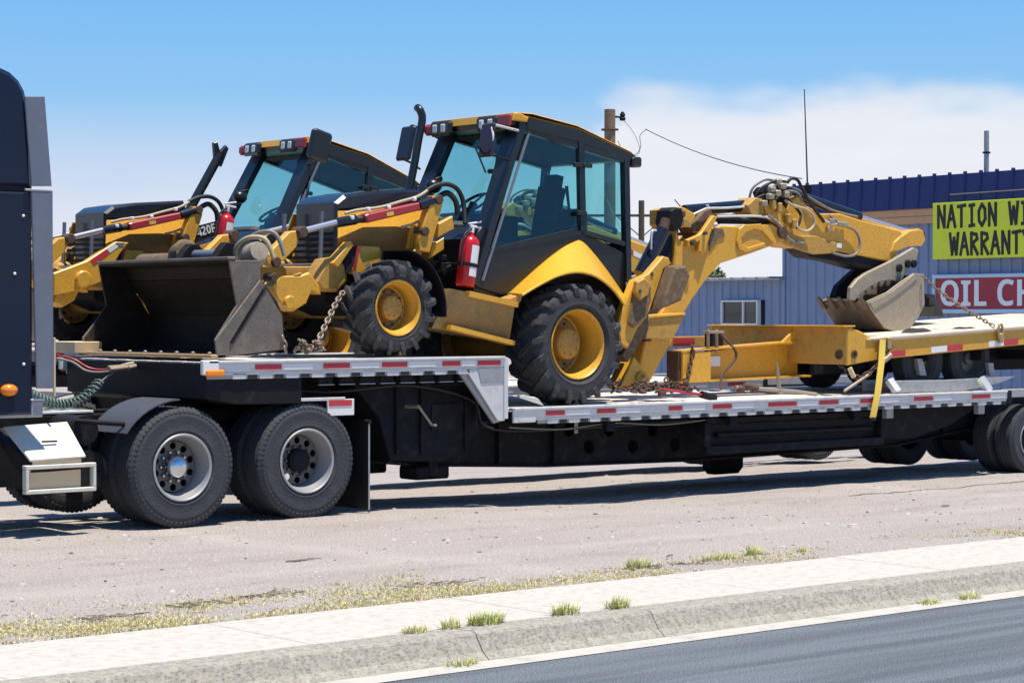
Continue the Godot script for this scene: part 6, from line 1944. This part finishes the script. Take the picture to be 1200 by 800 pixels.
# ---------- chains, straps and loose pieces ----------
func chain_mesh(path: Array, pitch: float, wire := 0.011) -> Geo:
	var g := Geo.new()
	var total := 0.0
	for k in path.size() - 1:
		total += path[k].distance_to(path[k + 1])
	var links := int(total / pitch)
	var k := 0
	var gone := 0.0
	for l in links:
		var want := (l + 0.5) * pitch
		while k < path.size() - 2 and gone + path[k].distance_to(path[k + 1]) < want:
			gone += path[k].distance_to(path[k + 1])
			k += 1
		var span: float = path[k].distance_to(path[k + 1])
		var p: Vector3 = path[k].lerp(path[k + 1], clampf((want - gone) / maxf(span, 1e-4), 0.0, 1.0))
		var d: Vector3 = (path[k + 1] - path[k]).normalized()
		var u := d.cross(Vector3(0.3, 1, 0.2)).normalized()
		if l % 2: u = d.cross(u).normalized()
		link(g, p, d, u, pitch, wire)
	return g


func link(g: Geo, p: Vector3, d: Vector3, u: Vector3, pitch: float, wire: float) -> void:
	var ring := []
	for q in 10:
		var t := TAU * q / 10.0
		ring.append(p + d * (cos(t) * pitch * 0.66 + signf(cos(t)) * pitch * 0.06) + u * (sin(t) * pitch * 0.40))
	g.tube(ring, wire, 5, true)


func heap(at: Vector3, n: int, spread: Vector3, sd: int) -> Geo:
	var r := RandomNumberGenerator.new()
	r.seed = sd
	var g := Geo.new()
	for k in n:
		var p := at + Vector3(r.randf_range(-1, 1) * spread.x, absf(r.randfn(0, 0.5)) * spread.y, r.randf_range(-1, 1) * spread.z)
		var d := Vector3(r.randfn(0, 1), r.randfn(0, 0.45), r.randfn(0, 1)).normalized()
		link(g, p, d, d.cross(Vector3(r.randfn(0, 1), r.randfn(0, 1), 0.3)).normalized(), 0.05, 0.012)
	return g


func cargo() -> void:
	tag(put("tie_down_chain", chain_mesh(smooth_path([Vector3(-1.773, 2.076, 0.75), Vector3(-1.933, 1.962, 0.85), Vector3(-2.093, 1.809, 0.95), Vector3(-2.26, 1.644, 1.05), Vector3(-2.363, 1.519, 1.1)]), 0.055), M.chain), "steel chain hanging steeply beside the nearer backhoe's front wheel", "chain", "tie-down chains")
	tag(put("tie_down_chain", heap(Vector3(-2.401, 1.519, 1.1), 26, Vector3(0.12, 0.16, 0.08), 3), M.chain), "bunched steel chain on the upper deck edge under the bucket arm", "chain", "tie-down chains")
	tag(put("tie_down_chain", chain_mesh([Vector3(-2.77, 1.664, 1.2), Vector3(-2.766, 1.587, 1.22), Vector3(-2.761, 1.509, 1.24)], 0.05), M.chain), "short steel chain at the lower rear corner of the loader bucket", "chain", "tie-down chains")
	tag(put("tie_down_chain", chain_mesh(smooth_path([Vector3(7.195, 2.325, 0.42), Vector3(7.329, 2.157, 0.55), Vector3(7.44, 1.989, 0.75), Vector3(7.566, 1.843, 0.95), Vector3(7.729, 1.698, 1.12)]), 0.048, 0.008), M.chain), "steel chain running from the digging bucket down to the yellow trailer rail", "chain", "tie-down chains")
	tag(put("tie_down_chain", chain_mesh(smooth_path([Vector3(5.064, 1.355, 0.9), Vector3(5.098, 1.239, 1), Vector3(5.189, 1.142, 1.1), Vector3(5.337, 1.189, 1.15), Vector3(5.545, 1.313, 1.15), Vector3(5.752, 1.508, 1.14)]), 0.06), M.rust), "rusty chain crossing under the front corner of the yellow trailer", "chain", "tie-down chains")
	tag(put("tie_down_chain", heap(Vector3(1.778, 1.051, 1), 40, Vector3(0.30, 0.10, 0.12), 5), M.rust), "heap of rusty chain on the lower deck behind the big rear wheel", "chain", "tie-down chains")
	tag(put("tie_down_chain", heap(Vector3(2.55, 1.04, 0.9), 22, Vector3(0.20, 0.09, 0.12), 8), M.rust), "small heap of rusty chain below the yellow trailer's hitch", "chain", "tie-down chains")
	tag(put("tie_down_chain", chain_mesh(smooth_path([Vector3(3.307, 1.512, 0.33), Vector3(3.31, 1.408, 0.34), Vector3(3.247, 1.256, 0.35), Vector3(3.191, 1.106, 0.38)]), 0.05), M.rust), "chain hanging down the end of the yellow trailer tongue", "chain", "tie-down chains")
	var b := thing("chain_binder", "red lever chain binder lying on the lower deck behind the rear wheel", "chain binder")
	rod("lever", [Vector3(2.012, 1.091, 1), Vector3(2.503, 1.034, 1), Vector3(2.838, 0.99, 1)], 0.015, M.red_paint, b, 8)
	rod("ratchet", [Vector3(2.786, 1, 1), Vector3(2.994, 0.958, 1)], 0.04, M.frame_black, b, 10)
	boxy("hook", Vector3(2.199, 1.023, 1), Vector3(0.1, 0.06, 0.05), M.rust, b, 0.01)
	var b2 := thing("chain_binder", "steel lever chain binder slanting beside the yellow strap", "chain binder")
	rod("lever", [Vector3(4.928, 0.993, 1.15), Vector3(5.19, 1.104, 1.15), Vector3(5.37, 1.189, 1.16)], 0.018, M.worn_steel, b2, 8)
	rod("handle", [Vector3(5.071, 1.251, 1.1), Vector3(5.122, 1.144, 1.12)], 0.03, M.tan_plate, b2, 8)
	rod("barrel", [Vector3(5.564, 1.313, 1.16), Vector3(5.714, 1.39, 1.16)], 0.035, M.worn_steel, b2, 8)
	boxy("hook", Vector3(5.695, 1.529, 1.15), Vector3(0.07, 0.14, 0.05), M.edge_steel, b2, 0.012)
	var sh := thing("shackle", "brass coloured shackle on the yellow trailer rail, below the oil sign", "shackle")
	var ring := []
	for k in 14:
		ring.append(Vector3(7.799, 1.656, 1.13) + Vector3(cos(TAU * k / 14) * 0.045, sin(TAU * k / 14) * 0.09, 0))
	var rg := Geo.new()
	rg.tube(ring, 0.017, 6, true)
	put("ring", rg, M.edge_steel, sh)
	boxy("shank", Vector3(7.813, 1.573, 1.12), Vector3(0.07, 0.12, 0.06), M.edge_steel, sh, 0.012)
	var bar := thing("pry_bar", "dark grey bar with an upright spike lying on the lower deck edge", "tie-down bar")
	rod("bar", [Vector3(3.311, 1.063, 1), Vector3(3.62, 1.047, 1), Vector3(4.31, 0.993, 1), Vector3(4.621, 0.957, 1)], 0.022, M.worn_steel, bar, 8)
	rod("spike", [Vector3(3.975, 1.333, 1), Vector3(3.989, 1.181, 1), Vector3(4.017, 0.971, 1)], 0.008, M.worn_steel, bar, 6, 0.03)
	var lump2 := Geo.new()
	for q in [Vector3(3.391, 1.042, 1), Vector3(3.498, 1.068, 1), Vector3(3.606, 1.047, 1)]:
		lump2.ball(q, Vector3(0.07, 0.05, 0.05), 8)
	put("hook_lump", lump2, M.rust, bar)
	# the long tan hose over the tongue
	tag(put("tie_down_strap", _tube(smooth_path([Vector3(3.878, 1.632, 0.22), Vector3(3.941, 1.545, 0.28), Vector3(3.996, 1.448, 0.335), Vector3(3.996, 1.36, 0.335), Vector3(3.872, 1.256, 0.335), Vector3(3.771, 1.171, 0.34), Vector3(3.696, 1.02, 0.4)]), 0.016, 8), M.rust), "rusty chain loop draped over the side of the yellow trailer tongue", "chain", "tie-down chains")
	var st := thing("ratchet_strap", "yellow webbing strap pulled over the corner of the yellow trailer", "strap")
	var g := Geo.new()
	var a := [Vector3(5.838, 1.575, 0.9), Vector3(5.537, 1.569, 1.15), Vector3(5.457, 1.306, 1.2), Vector3(5.247, 0.99, 1.33), Vector3(5.153, 0.692, 1.335)]
	var c := []
	for q in a:
		c.append(q + Vector3(0.105, 0.0, 0.0))
	g.loft(a, c, 0.006, Vector3(0, 0.2, 1))
	put("webbing", g, M.strap, st)
	boxy("strap_hook", Vector3(5.203, 0.671, 1.33), Vector3(0.11, 0.04, 0.03), M.frame_black, st)
	# ramp and loose boards
	var rp := thing("loading_ramp", "grey metal ramp lying on the lower deck under the yellow trailer", "ramp")
	plate("ramp_side", pv([5.831, 1.09, 6.811, 1.081, 8.128, 1.098, 7.825, 1.02, 7.46, 0.976, 7.101, 0.942, 5.832, 0.951]), 1.06, 1.10, M.aluminium_grey, rp, 0.006)
	plate("ramp_side", pv([5.831, 1.09, 6.811, 1.081, 8.128, 1.098, 7.825, 1.02, 7.46, 0.976, 7.101, 0.942, 5.832, 0.951]), 0.62, 0.66, M.aluminium_grey, rp, 0.006)
	for k in 7:
		boxy("rung", Vector3(5.95 + k * 0.24, 1.02, 0.86), Vector3(0.05, 0.03, 0.40), M.aluminium_grey, rp, 0.004)
	var up := Geo.new()
	beam(up, Vector3(7.331, 1.094, 1.2), Vector3(7.431, 0.939, 1.25), 0.06, 0.09)
	tag(put("ramp_prop", up, M.aluminium), "pale metal prop leaning against the end of the grey ramp", "prop")
	var up2 := Geo.new()
	beam(up2, Vector3(5.696, 1.104, 1.15), Vector3(5.729, 0.968, 1.25), 0.06, 0.09)
	tag(put("ramp_prop", up2, M.aluminium), "pale metal prop leaning beside the foot of the yellow strap", "prop")
	var wd := Geo.new()
	wd.hexa([Vector3(0, 1.047, 1.22), Vector3(0.312, 0.958, 1.22), Vector3(0.294, 0.957, 1.28), Vector3(-0.017, 1.041, 1.28), Vector3(0, 1.068, 1.22), Vector3(0.222, 1.042, 1.22), Vector3(0.227, 1.026, 1.28), Vector3(-0.017, 1.066, 1.28)])
	tag(put("timber_wedge", wd, M.step_white), "pale wooden wedge against the big rear wheel", "wedge")
	tag(boxy("timber_block", Vector3(-3.5, 1.545, -1.30), Vector3(0.30, 0.11, 0.5), M.tan_plate, self, 0.006), "tan timber block on the far front corner of the upper deck", "timber")
	tag(boxy("floor_mat", Vector3(5.65, 1.607, 0.62), Vector3(0.5, 0.02, 0.5), M.aluminium_grey, self, 0.004), "flat grey plate on the front of the yellow trailer bed, under the digging bucket", "plate")
	var tp := thing("folded_tarp", "black folded tarpaulin lying on the yellow trailer bed before the oil sign", "tarpaulin")
	var tg := Geo.new()
	var rr := RandomNumberGenerator.new()
	rr.seed = 12
	for q in [[8.05, 1.90, -0.45, 0.5, 0.10, 0.4], [8.32, 1.95, -0.5, 0.26, 0.22, 0.4], [7.72, 1.87, -0.4, 0.36, 0.06, 0.4], [8.45, 1.98, -0.6, 0.14, 0.26, 0.3]]:
		var cs := []
		for y in [-0.5, 0.5]:
			for e in [[-0.5, -0.5], [0.5, -0.5], [0.5, 0.5], [-0.5, 0.5]]:
				cs.append(Vector3(q[0], q[1], q[2]) + Vector3(e[0] * q[3], y * q[4], e[1] * q[5]) + Vector3(rr.randf_range(-0.04, 0.04), rr.randf_range(-0.02, 0.02), rr.randf_range(-0.04, 0.04)))
		tg.hexa(cs)
	put("tarp_fold", tg, M.rubber, tp)


func _tube(p: Array, r: float, n: int) -> Geo:
	var g := Geo.new()
	g.tube(p, r, n)
	return g


# ---------- poles and wires ----------
func poles() -> void:
	var p := thing("utility_pole", "weathered wooden utility pole rising behind the nearer cab roof", "pole", "", Vector3(26.7, 0, -26.47))
	rod("post", [Vector3(0, -0.3, 0), Vector3(0, 4, 0), Vector3(0, 7.45, 0)], 0.17, M.pole_wood, p, 14, 0.15)
	boxy("insulator_arm", Vector3(0.24, 7.25, 0.1), Vector3(0.3, 0.05, 0.05), M.frame_black, p)
	var ins := Geo.new()
	ins.lathe(Vector3(0.38, 7.16, 0.1), Vector3.UP, [Vector2(0, 0), Vector2(0.07, 0.0), Vector2(0.09, 0.06), Vector2(0.06, 0.1), Vector2(0.08, 0.16), Vector2(0.04, 0.24), Vector2(0, 0.25)], 12)
	put("insulator", ins, M.frame_black, p)
	for y in [6.9, 6.2]:
		boxy("pole_band", Vector3(0, y, 0), Vector3(0.36, 0.06, 0.36), M.rust, p, 0.02)
	rod("service_loop", smooth_path([Vector3(0.2, 6.6, 0.1), Vector3(0.34, 6.3, 0.2), Vector3(0.58, 6.22, 0.36), Vector3(0.72, 6.42, 0.46), Vector3(0.70, 6.75, 0.46), Vector3(0.85, 6.92, 0.58)]), 0.009, M.wire, p, 5)
	rod("service_loop", smooth_path([Vector3(0.38, 7.2, 0.1), Vector3(0.56, 6.9, 0.28), Vector3(0.66, 6.6, 0.40), Vector3(0.70, 6.3, 0.44), Vector3(0.55, 6.15, 0.36)]), 0.007, M.wire, p, 5)
	tag(put("power_line", _tube(sag(Vector3(27.5, 6.92, -25.9), Vector3(23.3, 4.95, -16.3), 0.18, 14), 0.012, 5), M.wire), "sagging wire from the wooden pole to the workshop roof", "wire")
	var f := thing("utility_pole", "small distant pole with a crossarm between the cab and the boom", "pole", "", Vector3(34.23, 0, -33.17))
	rod("post", [Vector3(0, -0.3, 0), Vector3(0, 5.48, 0)], 0.095, M.bark, f, 10)
	var ca := Geo.new()
	beam(ca, Vector3(-2.6, 5.0, -2.2), Vector3(2.6, 5.0, 2.2), 0.06, 0.08)
	put("crossarm", ca, M.bark, f)
	for q in [-0.75, 0.75]:
		rod("brace", [Vector3(q * 0.77, 4.95, q * 0.64), Vector3(0, 4.3, 0)], 0.02, M.bark, f, 6)
	tag(put("power_line", _tube(sag(Vector3(36.5, 5.1, -31.3), Vector3(21.5, 4.5, -18.6), 0.5, 14), 0.014, 5), M.wire), "thin wire crossing the sky gap under the boom", "wire")


# ---------- plants ----------
func crown(at: Vector3, size: Vector3, n: int, leaf: float, sd: int, shade: Color) -> Geo:
	var r := RandomNumberGenerator.new()
	r.seed = sd
	var g := Geo.new()
	g.tinted = true
	var clumps := []
	for k in 16:
		clumps.append([Vector3(r.randfn(0, 0.42), r.randfn(0, 0.42), r.randfn(0, 0.42)), r.randf_range(0.22, 0.42)])
	for k in n:
		var c: Array = clumps[r.randi() % clumps.size()]
		var p: Vector3 = c[0] + Vector3(r.randfn(0, 1), r.randfn(0, 1), r.randfn(0, 1)).normalized() * c[1] * pow(r.randf(), 0.5)
		p = at + p * size
		var u := Vector3(r.randfn(0, 1), r.randfn(0, 1), r.randfn(0, 1)).normalized() * leaf * r.randf_range(0.6, 1.3)
		var w := u.cross(Vector3(r.randfn(0, 1), r.randfn(0, 1), r.randfn(0, 1)).normalized()) * 0.6
		var m := r.randf_range(0.6, 1.4)
		g.tint = Color(shade.r * m, shade.g * m, shade.b * m * r.randf_range(0.7, 1.1))
		g.flat(p - u, p + w, p + u, Vector3(0, 1, 0.2))
		g.flat(p - u, p - w, p + u, Vector3(0, 1, 0.2))
	return g


func tree(label: String, at: Vector3, tall: float, wide: float, sd: int) -> void:
	var t := thing("tree", label, "tree", "", at)
	rod("trunk", smooth_path([Vector3(0, -0.2, 0), Vector3(0.08, tall * 0.3, 0), Vector3(-0.05, tall * 0.62, 0.1)]), 0.2, M.bark, t, 8, 0.09)
	for k in 5:
		var a := TAU * k / 5.0
		rod("limb", [Vector3(0, tall * (0.35 + 0.04 * k), 0), Vector3(cos(a) * wide * 0.3, tall * 0.7, sin(a) * wide * 0.3)], 0.07, M.bark, t, 6, 0.03)
	put("crown", crown(Vector3(0, tall * 0.66, 0), Vector3(wide * 0.5, tall * 0.36, wide * 0.5), 2600, 0.16, sd, Color(0.10, 0.14, 0.055)), M.leaf, t)


func blade(g: Geo, at: Vector3, lean: Vector3, tall: float, wide: float) -> void:
	var side := lean.cross(Vector3.UP)
	side = (side if side.length() > 0.01 else Vector3.RIGHT).normalized() * wide
	var mid := at + Vector3(0, tall * 0.55, 0) + lean * 0.35
	var tip := at + Vector3(0, tall, 0) + lean
	g.flat(at - side, at + side, mid + side * 0.8, Vector3(0, 0.5, 1))
	g.flat(at - side, mid + side * 0.8, mid - side * 0.8, Vector3(0, 0.5, 1))
	g.flat(mid - side * 0.8, mid + side * 0.8, tip, Vector3(0, 0.5, 1))


func tuft(n: int, spread: float, tall: float, wide: float, sd: int, hue: Color, dry: Color, share: float) -> Geo:
	var r := RandomNumberGenerator.new()
	r.seed = sd
	var g := Geo.new()
	g.tinted = true
	for k in n:
		var a := r.randf() * TAU
		var d := sqrt(r.randf())
		var p := Vector3(cos(a) * spread * d, 0, sin(a) * spread * d * 0.5)
		var m := r.randf_range(0.7, 1.25)
		var c := dry if r.randf() < share else hue
		g.tint = Color(c.r * m, c.g * m, c.b * m)
		blade(g, p, Vector3(r.randfn(0, 0.3) + cos(a) * 0.35, 0, r.randfn(0, 0.3) + sin(a) * 0.2) * tall, tall * r.randf_range(0.45, 1.0) * (1.0 - 0.35 * d), wide)
	return g


func plants() -> void:
	tree("small hazy green tree beyond the lot, left of the farther loader", Vector3(29.9, 0, -62.9), 5.6, 4.2, 4)
	tree("green tree top showing over the low annex roof under the boom", Vector3(43.0, 0, -38.9), 3.9, 1.3, 6)
	var green := Color(0.40, 0.44, 0.12)
	var straw := Color(0.66, 0.60, 0.32)
	var weeds := [
		[Vector3(-6.16, 0.12, 8.24), 0.17, 0.13, 70, 0.1, "bright green weed tuft on the pavement edge, the bushiest of all"],
		[Vector3(-5.54, 0.12, 8.22), 0.13, 0.13, 46, 0.35, "yellow green weed tuft leaning right on the pavement edge, right of the bushiest"],
		[Vector3(-5.13, 0.12, 8.22), 0.12, 0.13, 44, 0.45, "pale weed tuft near the second kerb joint on the pavement edge"],
		[Vector3(-6.42, 0.12, 8.24), 0.10, 0.10, 34, 0.6, "thin straw weed just left of the bushiest tuft on the pavement"],
		[Vector3(-6.66, 0.12, 8.24), 0.13, 0.08, 40, 0.75, "low dry weed patch farthest left on the pavement edge"],
		[Vector3(-6.62, -0.02, 8.60), 0.14, 0.06, 34, 0.3, "flat green weed in the gutter at the first kerb joint"],
		[Vector3(-2.72, -0.02, 8.61), 0.14, 0.06, 36, 0.35, "low green weed in the gutter at the right"],
		[Vector3(-2.31, -0.02, 8.62), 0.13, 0.09, 30, 0.7, "straw coloured weed in the gutter, rightmost of all weeds"],
		[Vector3(-3.53, 0.10, 6.70), 0.16, 0.14, 46, 0.3, "green weed clump at the gravel edge above the middle of the pavement"],
		[Vector3(-2.75, 0.10, 6.74), 0.24, 0.12, 60, 0.35, "broad yellow green weed clump at the gravel edge, right of centre"],
		[Vector3(-2.40, 0.10, 6.72), 0.10, 0.16, 40, 0.25, "upright green weed beside the broad clump at the gravel edge"],
		[Vector3(-1.95, 0.10, 6.8), 0.10, 0.09, 26, 0.5, "little dry weed at the gravel edge right of the broad clump"],
	]
	var k := 0
	for w in weeds:
		k += 1
		tag(put("weed", tuft(int(w[3] * 3.0), w[1] * 0.72, w[2] * 0.82, 0.003, 20 + k, green, straw, w[4]), M.leaf, null, w[0]), w[5], "weed", "weeds along the kerb and gravel edge")
	# dry grass between gravel and pavement
	var mm := MultiMesh.new()
	mm.transform_format = MultiMesh.TRANSFORM_3D
	mm.use_colors = true
	mm.mesh = tuft(10, 0.08, 0.024, 0.003, 77, Color(1, 1, 1), Color(0.9, 0.92, 0.8), 0.3).mesh()
	var places := []
	var n := FastNoiseLite.new()
	n.seed = 21
	n.frequency = 0.55
	n.fractal_octaves = 3
	var r := RandomNumberGenerator.new()
	r.seed = 5
	while places.size() < 8800:
		var x := r.randf_range(-12.0, 7.0) if r.randf() < 0.7 else r.randf_range(-9.5, -5.0)
		var z := 7.16 - absf(r.randfn(0, 0.5)) * (1.15 if x < -5.0 else 0.6)
		if z < 5.3:
			continue
		var d := n.get_noise_2d(x, z * 1.8) + (0.30 if x < -5.6 else (0.05 if x < -3.8 else -0.12)) + (7.16 - z) * -0.28
		if d < r.randf_range(-0.35, 0.60):
			continue
		var s := r.randf_range(0.45, 1.25)
		var b := Basis(Vector3.UP, r.randf() * TAU).scaled(Vector3(s, s * r.randf_range(0.6, 1.2), s))
		var g := r.randf()
		var c := Color(0.78, 0.67, 0.40).lerp(Color(0.68, 0.62, 0.27), g * g)
		places.append([Transform3D(b, Vector3(x, height(x, z) - 0.004, z)), Color(c.r, c.g, c.b) * r.randf_range(0.8, 1.15)])
	mm.instance_count = places.size()
	for q in places.size():
		mm.set_instance_transform(q, places[q][0])
		mm.set_instance_color(q, places[q][1])
	var mi := MultiMeshInstance3D.new()
	mi.name = numbered("grass")
	mi.multimesh = mm
	mi.material_override = M.leaf
	add_child(mi)
	tag(mi, "dry straw grass in a ragged strip along the pavement", "grass", "", "stuff")


func stones() -> void:
	var g := Geo.new()
	var r := RandomNumberGenerator.new()
	r.seed = 15
	var c := []
	for y in [-0.5, 0.5]:
		for e in [[-0.5, -0.5], [0.5, -0.5], [0.5, 0.5], [-0.5, 0.5]]:
			var k := 0.62 if y > 0 else 1.0
			c.append(Vector3(e[0] * k + r.randf_range(-0.1, 0.1), y * 0.7 + r.randf_range(-0.1, 0.1), e[1] * k + r.randf_range(-0.1, 0.1)))
	g.tinted = true
	g.hexa(c)
	var mm := MultiMesh.new()
	mm.transform_format = MultiMesh.TRANSFORM_3D
	mm.use_colors = true
	mm.mesh = g.mesh()
	mm.instance_count = 7000
	for k in 7000:
		var x := r.randf_range(-12.5, 10.0)
		var z := r.randf_range(-4.0, 7.1) if k % 4 == 0 else r.randf_range(1.2, 7.1)
		var s := 0.0095 * exp(r.randfn(0, 0.5))
		if k % 40 == 0: s *= 2.4
		var b := Basis(Vector3.UP, r.randf() * TAU).scaled(Vector3(s * r.randf_range(0.8, 1.9), s * 0.8, s))
		mm.set_instance_transform(k, Transform3D(b, Vector3(x, height(x, z) + s * 0.1, z)))
		var v := r.randf_range(0.34, 0.56) if k % 6 else r.randf_range(0.08, 0.22)
		mm.set_instance_color(k, Color(v * 1.04, v * 0.96, v * 0.90))
	var lg := Geo.new()
	lg.tinted = true
	for spot in [[-6.35, 6.25, 0.34], [-6.9, 6.35, 0.22], [-4.75, 4.35, 0.10], [-3.35, 6.75, 0.3], [-7.6, 6.5, 0.25], [-5.2, 6.55, 0.3]]:
		for q in 60:
			var x: float = spot[0] + r.randfn(0, 0.5) * spot[2]
			var z: float = spot[1] + r.randfn(0, 0.22) * spot[2]
			var an := r.randf() * PI
			var d := Vector3(cos(an), r.randf_range(0, 0.15), sin(an) * 0.7) * r.randf_range(0.015, 0.05)
			var v := r.randf_range(0.10, 0.30)
			lg.tint = Color(v * 1.1, v * 0.92, v * 0.70)
			var p := Vector3(x, height(x, z) + 0.004, z)
			beam(lg, p - d, p + d, 0.006, 0.004)
	tag(put("litter", lg, M.stone), "little heaps of brown dry stems lying on the gravel near the grass", "litter", "", "stuff")
	var mi := MultiMeshInstance3D.new()
	mi.name = numbered("gravel")
	mi.multimesh = mm
	mi.material_override = M.stone
	add_child(mi)
	tag(mi, "loose pebbles and dark crumbs scattered over the gravel lot", "gravel", "", "stuff")
